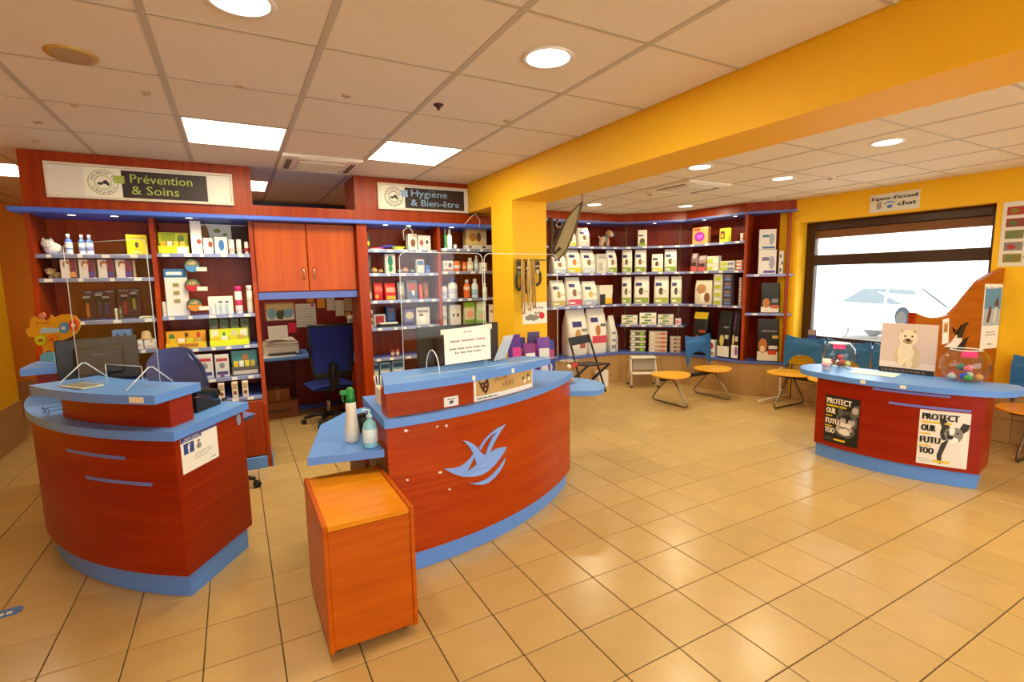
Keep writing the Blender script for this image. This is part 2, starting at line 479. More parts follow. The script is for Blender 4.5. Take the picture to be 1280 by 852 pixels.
def car(loc, rz):
    c = thing('parked_car', 'pale hatchback car parked in the street outside the window', 'car', loc, rz)
    prof = [(-2.0, .35), (-2.05, .62), (-1.9, .82), (-1.05, .92), (-.45, 1.38), (.75, 1.42), (1.5, 1.0), (1.95, .92), (2.05, .6), (2.0, .35)]
    mb = MB()
    for sy, wd in ((-1, .84), (1, .84)): pass
    rows = []
    for y, k in ((-.84, .0), (-.80, 1.), (.80, 1.), (.84, 0.)):
        rows.append([(x, y*(1 if z < .95 else .86), z*(1 if k else .97)) for x, z in prof])
    n = len(prof); vs = [p for r in rows for p in r]
    fs = [(i*n+j, i*n+j+1, (i+1)*n+j+1, (i+1)*n+j) for i in range(3) for j in range(n-1)]
    fs += [tuple(range(n)), tuple(3*n+i for i in range(n)), (0, n, n+n-1, n-1), (n, 2*n, 2*n+n-1, n+n-1), (2*n, 3*n, 3*n+n-1, 2*n+n-1)]
    part('body', MB().add(vs, fs), M('f2f3f3', .25, coat=.6), c)
    gl = M('586268', .05)
    part('windscreen', MB().add([(-1.02, -.6, .95), (-.48, -.56, 1.36), (-.48, .56, 1.36), (-1.02, .6, .95)], [(0, 1, 2, 3)]).add([(-1.04, -.6, .96), (-.5, -.56, 1.37), (-.5, .56, 1.37), (-1.04, .6, .96)], [(0, 1, 2, 3)]), gl, c)
    for sd in (-1, 1):
        y0, y1 = sd*.80, sd*.735
        part('side_window', MB().add([(-.85, y0, .98), (-.42, y1, 1.32), (.1, y1, 1.35), (.1, y0, .98)], [(0, 1, 2, 3)]), gl, c)
        part('side_window', MB().add([(.16, y0, .98), (.16, y1, 1.35), (.7, y1, 1.34), (1.2, y0, 1.0)], [(0, 1, 2, 3)]), gl, c)
        for x in (-1.3, 1.3):
            wh = MB()
            rot = Matrix.Rotation(PI/2, 3, 'X')
            w_ = MB().lathe([(.0, -.1), (.28, -.1), (.32, -.06), (.32, .06), (.28, .1), (0, .1)], 20)
            wh.add([rot @ Vector(v)+Vector((x, sd*.78, .32)) for v in w_.v], w_.f, True)
            part('wheel', wh, M('a4a8ac', .7), c)
car((14.5, 6.1, -.15), math.radians(84))

# ------------------------------------------------------------------ lights of the room
def area(parent, loc, sx, sy, wts, disk=False, col=WARM, spread=PI):
    l = bpy.data.lights.new('lamp_light', 'AREA'); l.shape = 'DISK' if disk else 'RECTANGLE'
    l.size = sx
    if not disk: l.size_y = sy
    l.energy = wts; l.color = col; l.spread = spread
    o = bpy.data.objects.new('lamp_light', l); COL.objects.link(o); o.location = loc; o.parent = parent
EMI = M('fff3dc', .5, emit=6.0)
def panel_light(i, j, label, wts=PANEL_W):
    a, b, e, f = lcell(i, j)
    t = thing('ceiling_light_panel', label, 'ceiling light', ((a+b)/2, (e+f)/2, ZC), 0, 'square light panels')
    W, D = (b-a)/2-.012, (f-e)/2-.008
    fr = MB()
    for q in (((-W, -D), (W, -D+.012)), ((-W, D-.012), (W, D)), ((-W, -D), (-W+.012, D)), ((W-.012, -D), (W, D))):
        fr.box((*q[0], 0), (*q[1], .02))
    part('frame', fr, WHITE, t)
    part('diffuser', MB().box((-W+.01, -D+.01, .004), (W-.01, D-.01, .018)), EMI, t)
    area(t, (0, 0, -.004), W*1.9, D*1.9, wts)
panel_light(1, 3, 'square light panel nearest the Prévention sign')
panel_light(3, 3, 'square light panel nearest the Hygiène sign')
panel_light(1, 6, 'small-looking square light panel seen behind the header between the signs', PANEL_W*.5)
panel_light(-2, 6, 'square light panel glowing at far left edge beyond the shelves', PANEL_W*.5)
def downlight(x, y, z, label, wts=DOWN_W, seen=True, r=.10):
    t = thing('downlight', label, 'ceiling light', (x, y, z), 0, 'round downlights')
    part('trim_ring', MB().lathe([(r, -.001), (r+.018, -.006), (r+.022, 0), (r+.01, .004), (r, .004)], 24), WHITE, t)
    part('diffuser', MB().lathe([(0, -.002), (r*.7, -.004), (r, -.002), (r, .0015), (0, .0015)], 24), EMI, t)
    area(t, (0, 0, -.012), r*1.8, 0, wts, True)
downlight(1.349, 2.069, ZC, 'large round downlight in the ceiling left of the yellow beam')
downlight(.098, 2.167, ZC, 'round downlight cut off at the top edge of the picture')
for x, y, lb in ((3.53, 3.085, 'round downlight nearest the beam in the right ceiling'), (4.68, 3.10, 'round downlight between ceiling cassette and window'),
                 (4.11, 1.95, 'rightmost round downlight in the ceiling over the waiting area'), (4.07, 5.2, 'round downlight beside the hanging carrier near the column'),
                 (5.30, 4.85, 'round downlight in front of the corner header')):
    downlight(x, y, ZR, lb, DOWN_W, r=.085)
# the room goes on behind the camera with the same lamps
for n, (x, y, z) in enumerate(((1.35, -.6, ZC), (3.6, .2, ZR), (5.0, .2, ZR), (4.1, -1.6, ZR))):
    downlight(x, y, z, 'round downlight in the ceiling behind the viewpoint, ' + ('left of the beam', 'nearest right of the beam', 'nearest the window wall', 'farthest back')[n], DOWN_W*(.5 if n == 0 else .9))

# ------------------------------------------------------------------ ceiling fixtures
def cassette(x0, x1, y0, y1, z, label):
    t = thing('air_conditioner_cassette', label, 'air conditioner', ((x0+x1)/2, (y0+y1)/2, z))
    W, D = (x1-x0)/2-.004, (y1-y0)/2-.004
    cm = M('efe6d2', .5)
    part('casing', MB().box((-W, -D, -.022), (W, D, .02), .012), cm, t)
    part('intake_grille', MB().box((-W*.58, -D*.58, -.034), (W*.58, D*.58, -.02), .006), M('e2d8c0', .5), t)
    for q in range(4):
        v = MB()
        if q < 2:
            sgn = (-1, 1)[q]; v.box((-W*.6, sgn*D*.80-.022, -.027), (W*.6, sgn*D*.80+.022, -.021), .003)
        else:
            sgn = (-1, 1)[q-2]; v.box((sgn*W*.80-.022, -D*.6, -.027), (sgn*W*.80+.022, D*.6, -.021), .003)
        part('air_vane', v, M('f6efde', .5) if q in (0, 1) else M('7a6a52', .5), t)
    for k in range(7): part('grille_bar', MB().box((-W*.55, -D*.5+k*D*.165, -.037), (W*.55, -D*.5+k*D*.165+.008, -.033)), M('cfc4aa', .5), t)
a, b, e, f = lcell(2, 4)
cassette(a, b, e, f-.05, ZC, 'cream air conditioner cassette in the ceiling between the two signs')
cassette(3.86, 4.48, 3.49, 4.09, ZR-.0005, 'cream air conditioner cassette in the right ceiling above the chairs')
t = thing('ceiling_vent', 'oval brass coloured ceiling vent at upper left', 'vent', (-.54, 2.965, ZC))
part('rim', MB().lathe([(.055, -.004), (.085, -.012), (.095, -.004), (.095, .004), (.055, .004)], 24), M('c8a45a', .4, .3), t)
part('throat', MB().lathe([(0, .001), (.056, -.003), (.056, .004), (0, .004)], 24), M('5a3a1a', .6), t)
t = thing('smoke_detector', 'small dark sprinkler nub on a ceiling tile above the signs', 'sprinkler', (1.118, 2.876, ZC))
part('body', MB().lathe([(.024, .003), (.022, -.008), (.012, -.014), (.006, -.03), (0, -.03)], 14), M('3a1414', .4), t)
part('plate', MB().lathe([(.03, .003), (.03, -.003), (0, -.003)], 14), M('4a2018', .4), t)
clipm = M('c9b28a', .4, .4)
for n, (px, py) in enumerate(((300, 107), (183, 115), (433, 119), (93, 130), (47, 152), (45, 175), (634, 151))):
    p = at(px, py, Z=ZC)
    t = thing('ceiling_hook', 'small metal ceiling clip, %s from the left on the left ceiling' % ORD[(4, 3, 5, 2, 1, 0, 6)[n]], 'clip', (p.x, p.y, ZC), 0, 'ceiling clips')
    part('plate', MB().box((-.022, -.015, -.006), (.022, .015, .003), .002), clipm, t)
    part('loop', MB().tube([(-.012, 0, -.006), (-.012, 0, -.016), (.012, 0, -.016), (.012, 0, -.006)], .003, 6), clipm, t)
for px, py, lb in ((813, 241, 'small cream smoke sensor beside the right ceiling cassette'), (1038, 221, 'tiny dark smoke sensor under the right ceiling')):
    p = at(px, py, Z=ZR)
    t = thing('smoke_sensor', lb, 'sensor', (p.x, p.y, ZR))
    part('base', MB().lathe([(.04, .001), (.04, -.008), (.03, -.012), (0, -.012)], 18), CREAM, t)
    part('head', MB().lathe([(.022, -.011), (.022, -.024), (.016, -.03), (0, -.03)], 18), M('b8a888', .5), t)
# ------------------------------------------------------------------ wall shelving on the left: header board, canopies, signs
FY = 5.07
hd = thing('header_board', 'orange wood header board carrying both signs above the back shelves', 'header board', (.6, FY, 2.17))
h = MB().box((-1.31, FY, 2.17), (2.62, FY+.03, 2.275))
part('lower_board', h, RED_V, hd, True)
part('sign_board', MB().box((-1.31, FY, 2.2752), (.205, FY+.03, ZC-.002)), RED_V, hd, True)
part('sign_board', MB().box((1.085, FY, 2.2752), (2.268, FY+.03, ZC-.002)), RED_V, hd, True)
part('return_board', MB().box((1.085, FY+.0305, 2.2752), (1.115, FY+.45, ZC-.002)), RED_V, hd, True)
part('return_board', MB().box((.175, FY+.0305, 2.2752), (.205, FY+.45, ZC-.002)), RED_V, hd, True)
part('return_board', MB().box((-1.31, FY+.0305, 2.2), (-1.28, FY+.45, ZC-.002)), RED_V, hd, True)
cp = part('canopy', MB().box((-1.37, FY-.13, 2.133), (2.61, FY+.40, 2.1695), .006), M('4a6fd8', .35), hd, True)
def spot(x, y, z, parent=None):
    t = thing('shelf_spotlight', 'small round spotlight under the blue canopy, %s', 'spotlight', (x, y, z), 0, 'canopy spotlights')
    part('ring', MB().lathe([(.025, 0), (.036, -.004), (.036, 0)], 18), CHROME, t)
    part('lens', MB().lathe([(0, -.002), (.026, -.002), (.026, .0), (0, .0)], 18), EMI, t)
    l = bpy.data.lights.new('lamp_light', 'SPOT'); l.energy = SPOT_W*4; l.color = WARM; l.spot_size = 1.9; l.spot_blend = .7; l.shadow_soft_size = .03
    o = bpy.data.objects.new('lamp_light', l); COL.objects.link(o); o.location = (0, 0, -.01); o.parent = t
    return t
spx = [(93, 270), (143, 270), (236, 272), (487, 279), (517, 280), (576, 281)]
for n, (px, py) in enumerate(spx):
    p = at(px, py, Z=2.132)
    p.y = min(max(p.y, FY-.10), FY-.02)
    s_ = spot(p.x, p.y, 2.1325)
    s_['label'] = 'small round spotlight under the blue canopy, %s' % ('leftmost', 'above the white bottles', 'above the green boxes', 'left of the two above pet toys', 'right of the two above pet toys', 'rightmost beside the column')[n]
GREEN_T = M('a9b84e', .6); BROWN_S = M('2c160c', .5); LBLUE = M('8fb6d8', .6)
def sign(x0, x1, z0, z1, label, lines, ink_m, sq, dark0, dark1, logo):
    t = thing('shop_sign', label, 'sign', ((x0+x1)/2, FY, z0), 0, 'framed shop signs')
    Wd, Hh = x1-x0, z1-z0
    fn = flat((x0, FY-.012, z0), (1, 0, 0), (0, 0, 1))
    part('backing', MB().box((x0+.01, FY-.013, z0+.01), (x1-.01, FY-.0005, z1-.01)), M('e6dfd0', .35), t, True)
    for q in (((x0, z0), (x1, z0+.018)), ((x0, z1-.018), (x1, z1)), ((x0, z0+.018), (x0+.018, z1-.018)), ((x1-.018, z0+.018), (x1, z1-.018))):
        part('frame_bar', MB().box((q[0][0], FY-.032, q[0][1]), (q[1][0], FY-.0006, q[1][1]), .003), M('e3d5bb', .4), t, True)
    part('logo_card', MB().box((x0+logo[0]*Wd, FY-.0155, z0+.022), (x0+dark0*Wd, FY-.0132, z1-.022)), M('f2ecd8', .5), t, True)
    part('name_board', MB().box((x0+dark0*Wd, FY-.0165, z0+.024), (x0+dark1*Wd, FY-.0132, z1-.03)), BROWN_S, t, True)
    f2 = flat((x0, FY-.0166, z0), (1, 0, 0), (0, 0, 1))
    part('colour_square', MB().box((x0+sq[0]*Wd, FY-.0195, z0+sq[1]*Hh), (x0+sq[2]*Wd, FY-.0168, z0+sq[3]*Hh)), ink_m, t, True)
    for k, (s, u, v, hh, wdt) in enumerate(lines):
        full = text2d(s)[2]; kx = wdt*Wd/full; x_ = u*Wd
        for word in s.split(' '):
            ww = text2d(word)[2]*kx
            part('lettering', text_on(MB(), word, f2, x_, v*Hh, hh*Hh, .0012, ww, bold=.0006), ink_m, t, True)
            x_ = u*Wd+wdt*Wd-text2d(s.split(' ')[-1])[2]*kx
    cu, cv, rr = (logo[0]+(dark0-logo[0])*.5)*Wd, .5*Hh, .34*Hh
    f3 = flat((x0, FY-.0156, z0), (1, 0, 0), (0, 0, 1))
    ring = lambda r: [ell(cu, cv, r, r, 32), ell(cu, cv, r-.006, r-.006, 32)[::-1]]
    ink('logo_ring', t, f3, [ring(rr*1.08), ring(rr*.62)], ink_m if logo[1] else M('4a443c', .6), .001, True)
    dk = M('2e2a24', .6)
    for word, a0, a1, fl_ in (('ANIMAUX DE', 160, 20, 0), ('COMPAGNIE', 208, 332, 1)):
        m_ = len(word); tx = MB()
        for i, ch in enumerate(word):
            if ch == ' ': continue
            a = math.radians(a0+(a1-a0)*i/(m_-1)); q = a-PI/2 if not fl_ else a+PI/2
            r0 = rr*.72 if not fl_ else rr*.96
            vs, fs, wd = text2d(ch); k = rr*.22/.7
            tx.add([f3(cu+r0*math.cos(a)+math.cos(q)*(p[0]-wd/2)*k-math.sin(q)*p[1]*k, cv+r0*math.sin(a)+math.sin(q)*(p[0]-wd/2)*k+math.cos(q)*p[1]*k, .0012) for p in vs], fs)
        part('logo_lettering', tx, dk, t, True, None, 'stuff')
    ink('logo_animals', t, f3, [ell(cu-.018, cv-.008, .022, .010, 10, .25), ell(cu+.016, cv+.004, .018, .016, 10, .25), ell(cu+.03, cv-.012, .01, .012, 8, .2)], dk, .0012, True)
sign(-1.165, .062, 2.257, 2.518, 'long framed sign lettered Prévention & Soins in green', [('Prévention', .415, .54, .26, .345), ('& Soins', .42, .20, .26, .26)], GREEN_T, (.335, .50, .39, .72), .375, .845, (.185, 1))
sign(1.302, 2.262, 2.292, 2.545, 'shorter framed sign lettered Hygiène & Bien-être in pale blue', [('Hygiène', .345, .56, .27, .41), ('& Bien-être', .345, .20, .25, .55)], LBLUE, (.245, .52, .315, .78), .285, .955, (.05, 0))

# ------------------------------------------------------------------ shelving units
def frontA(z): return 5.05-.30*max(0., min(1., (1.6-z)/1.05))
def shelfz(px, py, Yf):
    z = 1.2
    for _ in range(12): z = at(px, py, Y=Yf(z)).z
    return z
ua = thing('shelving_unit', 'red wood shelving unit with two bays under the Prévention sign', 'shelves', (-.56, 5.2, 0))
SIDE = [(-1, 2.132), (-1, 0)]
def side_panel(x0, x1):
    zs = [0, .3, .55, .9, 1.25, 1.6, 2.132]
    lp = [(frontA(z), z) for z in zs]+[(5.45, 2.132), (5.45, 0)]
    mb = MB(); n = len(lp)
    t = tessellate_polygon([[Vector((p[0], p[1], 0)) for p in lp]])
    vs = [(x0, p[0], p[1]) for p in lp]+[(x1, p[0], p[1]) for p in lp]
    mb.add(vs, [tuple(q) for q in t]+[tuple(i+n for i in q) for q in t]+[(i, (i+1) % n, n+(i+1) % n, n+i) for i in range(n)])
    return mb
for x in (-1.31, -.56, .155): part('side_panel', side_panel(x, x+.033), RED_V, ua, True)
part('back_panel', MB().box((-1.277, 5.43, 0), (.155, 5.449, 2.132)), RED_V, ua, True)
SHM = M('7d86b4', .35)
tagm = M('f1ede2', .6)
def shelf_board(u, x0, x1, yf, yb, z, tags=4, th=.022):
    s_ = part('shelf', MB().box((x0+.001, yf+.01, z-th), (x1-.001, yb, z), .002), RED_D if False else M('5f74c8', .4), u, True)
    e_ = part('edge_rail', MB().box((x0+.001, yf-.004, z-th-.006), (x1-.001, yf+.009, z+.003), .002), M('8f97b8', .35, .3), u, True)
    for k in range(tags):
        xx = x0+(x1-x0)*(k+.5+random.uniform(-.2, .2))/tags
        wd = random.choice((.03, .04, .05))
        q = link('price_tag', MB().box((xx-wd/2, yf-.0065, z-th-.003), (xx+wd/2, yf-.0045, z-.001)).mesh('price_tag'), tagm, e_)
ZA1 = {}; ZA2 = {}
for k, py in enumerate((318, 347.5, 401, 438, 478)):
    z = shelfz(120 if k < 3 else 165, py, frontA); ZA1[k] = z
    shelf_board(ua, -1.277, -.56, frontA(z)+.012, 5.43, z, 4)
for k, py in enumerate((317, 394, 432, 471, 498)):
    z = shelfz(260 if k < 2 else 295, py, frontA); ZA2[k] = z
    shelf_board(ua, -.527, .155, frontA(z)+.012, 5.43, z, 5)
zc = ZA2[4]-.03
part('cabinet_door', MB().box((-.525, 4.75+.004, .11), (.153, 4.775, zc-.005), .003), RED_V, ua, True)
part('cabinet_door', MB().box((-1.275, 4.75+.004, .11), (-.562, 4.775, ZA1[4]-.035), .003), RED_V, ua, True)
part('plinth', MB().box((-1.276, 4.735, 0), (.154, 4.752, .105), .003), BLUE, ua, True)
part('plinth', MB().box((.1885, 4.74, 0), (.20, 5.2, .105), .003), BLUE, ua, True)

ub = thing('shelving_unit', 'red wood shelving unit with two bays of pet supplies under the Hygiène sign', 'shelves', (1.85, 5.2, 0))
BF = 4.98
for x0, x1, b_ in ((1.068, 1.165, .18), (1.878, 1.91, .4), (2.585, 2.618, .4)): part('side_panel', MB().box((x0, BF, 0), (x1, BF+b_, 2.132), .003), RED_V, ub, True)
part('side_panel', MB().box((1.068, BF+.181, 0), (1.10, BF+.42, 2.132), .003), RED_V, ub, True)
part('back_panel', MB().box((1.1005, BF+.36, 0), (2.584, BF+.38, 2.132)), RED_V, ub, True)
ZB = []
for k, py in enumerate((312, 341.5, 375, 408.5, 446, 478)):
    z = at(500, py, Y=BF).z; ZB.append(z)
    shelf_board(ub, 1.166, 1.877, BF+.012, BF+.359, z, 5)
for k, py in enumerate((311, 339, 373, 406, 440)):
    z = at(580, py, Y=BF).z
    ZB.append(z); shelf_board(ub, 1.911, 2.584, BF+.012, BF+.359, z, 5)
part('cabinet_door', MB().box((1.167, BF+.005, .11), (1.876, BF+.025, ZB[5]-.04), .003), RED_V, ub, True)
part('cabinet_door', MB().box((1.912, BF+.005, .11), (2.583, BF+.025, ZB[10]-.04), .003), RED_V, ub, True)
part('plinth', MB().box((1.166, BF-.006, 0), (2.584, BF+.012, .105), .003), BLUE, ub, True)

uc = thing('wall_cabinet', 'orange wood double door cabinet between the two shelving units', 'cabinet', (.63, 5.25, 1.5))
part('carcass', MB().box((.19, 5.10, 1.505), (1.066, 5.45, 2.131), .003), RED_V, uc, True)
for x0, x1, hx in ((.196, .624, .585), (.632, 1.062, .675)):
    d_ = part('door', MB().box((x0, 5.072, 1.512), (x1, 5.0985, 2.128), .004), WOOD('ac4204', 'c65a06', (20, 20, .9)), uc, True)
    link('handle', MB().tube([(hx, 5.073, 1.62), (hx, 5.045, 1.63), (hx, 5.045, 1.72), (hx, 5.073, 1.73)], .006, 8).mesh('handle'), CHROME, d_)
part('bottom_strip', MB().box((.192, 5.06, 1.44), (1.064, 5.45, 1.5045), .004), BLUE2, uc, True)

# ------------------------------------------------------------------ desk niche behind
bd = thing('partition_board', 'dark red pin board wall behind the back desk', 'partition', (.8, 6.95, 0))
part('board', MB().box((-.6, 6.93, 0), (2.55, 6.97, 2.49)), RED_D, bd, True)
part('shadow_gap_strip', MB().box((-.6, 6.925, 2.49), (2.55, 6.975, 2.57)), M('2a2440', .6), bd, True)  # dark colour stands in for the shadow gap below the ceiling
dk = thing('back_desk', 'blue topped office desk in the niche under the wall cabinet', 'desk', (.8, 6.6, 0))
part('desk_top', MB().box((.10, 6.30, .70), (1.55, 6.925, .74), .006), BLUE, dk, True)
part('side_return', MB().box((1.125, 5.42, .70), (1.55, 6.299, .74), .006), BLUE, dk, True)
part('modesty_panel', MB().box((.6, 6.75, .05), (1.4, 6.78, .70)), RED_D, dk, True)
part('leg_panel', MB().box((.10, 6.34, 0), (.13, 6.90, .70)), RED_D, dk, True)
dr = part('drawer_block', MB().box((1.20, 5.45, .06), (1.54, 6.2, .70), .003), RED_V, dk, True)
for k in range(4):
    z = .10+k*.15
    f_ = part('drawer_front', MB().box((1.176, 5.46, z), (1.1995, 6.19, z+.14), .003), RED_V, dk, True)
    link('handle', MB().tube([(1.177, 5.46, z+.09), (1.145, 5.47, z+.085), (1.145, 5.56, z+.085), (1.177, 5.57, z+.09)], .006, 6).mesh('handle'), CHROME, f_)
part('foot_rail', MB().box((.6, 6.70, 0), (1.1, 6.749, .05)), BLUE2, dk, True)
# ------------------------------------------------------------------ left reception counter
LC = (.80, 4.57)
lc = thing('reception_counter', 'curved red wood reception counter on the left with blue tops', 'counter', (-.55, 3.6, 0))
A0, A1 = -183, -123.4
ZL, ZU = .885, 1.072
part('body', MB().arc(LC, 1.46, 2.01, A0, A1, .125, ZL-.045, 40), RED_H, lc, True)
part('kick_plinth', MB().arc(LC, 1.50, 1.982, A0+.3, A1-.35, 0, .125, 40), BLUE, lc, True)
part('lower_top', MB().arc(LC, 1.42, 2.032, A0-.5, A1+.5, ZL-.045, ZL, 40), BLUE, lc, True)
rs = part('riser', MB().arc(LC, 1.80, 1.955, -148.5, -125.0, ZL, ZU-.045, 24), RED_H, lc, True)
part('upper_top', MB().arc(LC, 1.745, 2.055, -151, -124.6, ZU-.045, ZU, 24), BLUE, lc, True)
part('riser', MB().arc(LC, 1.80, 1.98, -182.5, -173.5, ZL, ZU-.045, 10), RED_H, lc, True)
part('upper_top', MB().arc(LC, 1.745, 2.05, -183.5, -172.2, ZU-.045, ZU, 10), BLUE, lc, True)
def cyl_uv(px, py, c, r):
    """where the sight line meets a vertical cylinder: angle and height"""
    d = ray(px, py); ox, oy = CAM.x-c[0], CAM.y-c[1]
    a = d.x**2+d.y**2; b = 2*(ox*d.x+oy*d.y); k = ox*ox+oy*oy-r*r
    t = (-b-math.sqrt(max(0, b*b-4*a*k)))/(2*a); p = CAM+d*t
    return math.atan2(p.y-c[1], p.x-c[0]), p.z
def slot(parent, c, r, p0, p1, m):
    a0, z0 = cyl_uv(*p0, c, r); a1, z1 = cyl_uv(*p1, c, r); z = (z0+z1)/2
    part('inlay_strip', MB().arc(c, r-.004, r+.004, math.degrees(a0), math.degrees(a1), z-.008, z+.008, 16), m, parent, True)
slot(lc, LC, 2.01, (84, 563), (156, 571), M('6a7fc8', .4)); slot(lc, LC, 2.01, (108, 597), (190, 604), M('6a7fc8', .4))
# poster on the flat end of the left counter
ea = math.radians(A1)
E0 = Vector((LC[0]+2.01*math.cos(ea), LC[1]+2.01*math.sin(ea), 0)); EU = Vector((-math.cos(ea), -math.sin(ea), 0))
fn = flat(E0, EU, (0, 0, 1))
def end_uv(px, py):
    P = (E0.x, E0.y); Q = (E0.x+EU.x, E0.y+EU.y); p = atseg(px, py, P, Q); return (p-E0).dot(EU), p.z
u0, _ = end_uv(225, 555); u1, _ = end_uv(271, 545); u1 = min(u1, .33)
_, zt = end_uv(271, 529); zb_ = end_uv(228, 594)[1]
u0 = max(u0, .012)
ps = thing('notice_poster', 'white social media notice with blue heading on the left counter end', 'poster', fn(u0, zb_, 0))
part('sheet', MB().prism_on([rect(u0, zb_, u1, zt)], fn, .0008, .003), PAPER, ps, True)
W_, H_ = u1-u0, zt-zb_
q = lambda a, b: (u0+a*W_, zb_+b*H_)
ink('heading', ps, fn, [rect(*q(0, .86), *q(.55, 1)), rect(*q(.55, .95), *q(1, 1))], M('3a4a9a', .6), .0036, True)
ink('logo_square', ps, fn, [rect(*q(.06, .52), *q(.33, .82))], M('2c4690', .6), .0036, True)
part('logo_letter', text_on(MB(), 'f', fn, *q(.16, .53), .26*H_, .0042, bold=.002), WHITE, ps, True)
ink('cat_shape', ps, fn, [ell(*q(.46, .62), .06*W_, .09*H_, 10, .2), ell(*q(.46, .76), .045*W_, .05*H_, 8, .2)], M('8a8478', .7), .0036, True)
ink('print_line', ps, fn, [rect(*q(.35, .42), *q(.8, .435)), rect(*q(.28, .35), *q(.85, .363)), rect(*q(.3, .28), *q(.7, .292)), rect(*q(.75, .1), *q(.9, .12))], M('8a8070', .7), .0036, True)
part('heading_lettering', greek(fn, *q(.10, .94), .03*H_, .0042, .38*W_, 2), WHITE, ps, True, None, 'stuff')
part('heading_lettering', greek(fn, *q(.05, .885), .03*H_, .0042, .46*W_, 2), WHITE, ps, True, None, 'stuff')
# white corner badge and yellow tape on the counter
u_, z_ = end_uv(304, 520)
t = solo('badge', MB().prism_on([ell(min(u_, .50), min(z_, .80), .018, .035, 14)], fn, .001, .005), M('9aa8c8', .3, .3), 'small silver badge on the end of the left counter', 'badge')
a, z = cyl_uv(190, 497, LC, 2.055)
solo('tape_strip', MB().arc(LC, 2.0555, 2.0585, -128.3, -126.2, ZU-.036, ZU-.008, 4), M('efe2b0', .6), 'cream tape strip on the edge of the left upper counter', 'tape')

# ------------------------------------------------------------------ centre counter
CC = (.72, 4.75)
cc = thing('reception_counter', 'curved orange red reception counter in the middle with boat emblem', 'counter', (1.3, 3.0, 0))
B0, B1 = -92.0, -48.2
part('body', MB().arc(CC, 1.66, 2.215, B0, B1, .115, ZL-.045, 40), WOOD('9c2c02', 'b84804', (1.2, 1.2, 22)), cc, True)
part('kick_plinth', MB().arc(CC, 1.70, 2.187, B0+.4, B1-.5, 0, .115, 40), BLUE, cc, True)
part('lower_top', MB().arc(CC, 1.62, 2.238, B0-.4, B1+.4, ZL-.045, ZL, 40), BLUE, cc, True)
part('riser', MB().arc(CC, 2.06, 2.19, B0+.3, -64.3, ZL, ZU-.045, 24), WOOD('9c2c02', 'b84804', (1.2, 1.2, 22)), cc, True)
lp = [(CC[0]+2.255*math.cos(math.radians(a)), CC[1]+2.255*math.sin(math.radians(a))) for a in [-92.3+(-61.0+92.3)*i/24 for i in range(25)]]
lp += [(1.69, 2.93), (.705, 2.85)]
part('upper_top', MB().prism(lp, ZU-.045, ZU), BLUE, cc, True)
# inner desk with rounded end and side leaf
lp = [(.262, 2.63), (.645, 2.555), (.652, 2.58), (.652, 3.06), (.85, 3.0), (1.3, 3.05), (1.75, 3.25), (2.05, 3.05), (2.16, 3.06)]
cx, cy, rr = 2.32, 3.36, .33
lp = [(.262, 2.63), (.628, 2.553), (.628, 3.08), (1.2, 3.22), (1.7, 3.45)]+[(cx+rr*math.cos(math.radians(a)), cy+rr*math.sin(math.radians(a))) for a in range(-75, 120, 13)]+[(1.9, 3.85), (1.2, 3.75), (.60, 3.45), (.41, 3.22)]
part('inner_desk', MB().prism(lp, .68, .72), BLUE, cc, True)
part('desk_support', MB().box((.56, 2.72, .0), (.585, 3.15, .68)), RED_D, cc, True)
# emblem: boat and waves in blue
EK = 4.486
def emb(pts):
    o = []
    for x, y in pts:
        a, z = cyl_uv(460+x/EK, 430+y/EK, CC, 2.215); o.append((a*2.215, z))
    return o
fnc = cyl(CC, 2.215, 0)
EMBM = M('7fa8ee', .4)
e1 = [(428, 698), (480, 694), (520, 682), (550, 660), (575, 634), (588, 612), (570, 580), (552, 558), (530, 538), (562, 545), (590, 560), (608, 576), (628, 602), (648, 620), (672, 614), (690, 600), (715, 586), (745, 577), (775, 575), (758, 606), (735, 640), (705, 678), (670, 710), (635, 730), (590, 741), (530, 741), (475, 724)]
h1 = [(593, 630), (606, 672), (588, 690), (553, 712), (574, 670)]
e2 = [(618, 584), (650, 535), (690, 494), (730, 466), (768, 449), (742, 484), (715, 530), (690, 580), (678, 610), (656, 618), (672, 570), (696, 520), (722, 488), (690, 506), (655, 545), (628, 592)]
e3 = [(568, 778), (610, 776), (650, 762), (690, 735), (728, 694), (768, 637), (758, 672), (735, 712), (705, 748), (672, 775), (640, 786), (600, 785)]
em = thing('boat_emblem', 'light blue boat and wave emblem on the middle counter front', 'emblem', fnc(emb([(600, 650)])[0][0], .4, 0))
part('hull', MB().prism_on([emb(e1), emb(h1)], fnc, .0005, .007), EMBM, em, True)
part('sail', MB().prism_on([emb(e2)], fnc, .0005, .0075), EMBM, em, True)
part('wave', MB().prism_on([emb(e3)], fnc, .0005, .007), EMBM, em, True)
for n, (x, y, s_) in enumerate(((508, 538, 3), (546, 533, 2), (558, 532, 2.4), (509, 599.5, 2.4), (550, 590, 2.8), (562, 611, 2))):
    a, z = cyl_uv(x, y, CC, 2.215); k = s_*.0036
    solo('tape_scrap', MB().prism_on([ell(a*2.215, z, k, k*.8, 6, .35)], fnc, .0006, .002), WHITE,
         'small white tape scrap on the middle counter, ' + ('leftmost of the upper row', 'middle of the upper row', 'right of the upper row', 'far left lower one', 'just left of the emblem', 'lowest below the emblem tip')[n], 'tape', 'tape scraps')
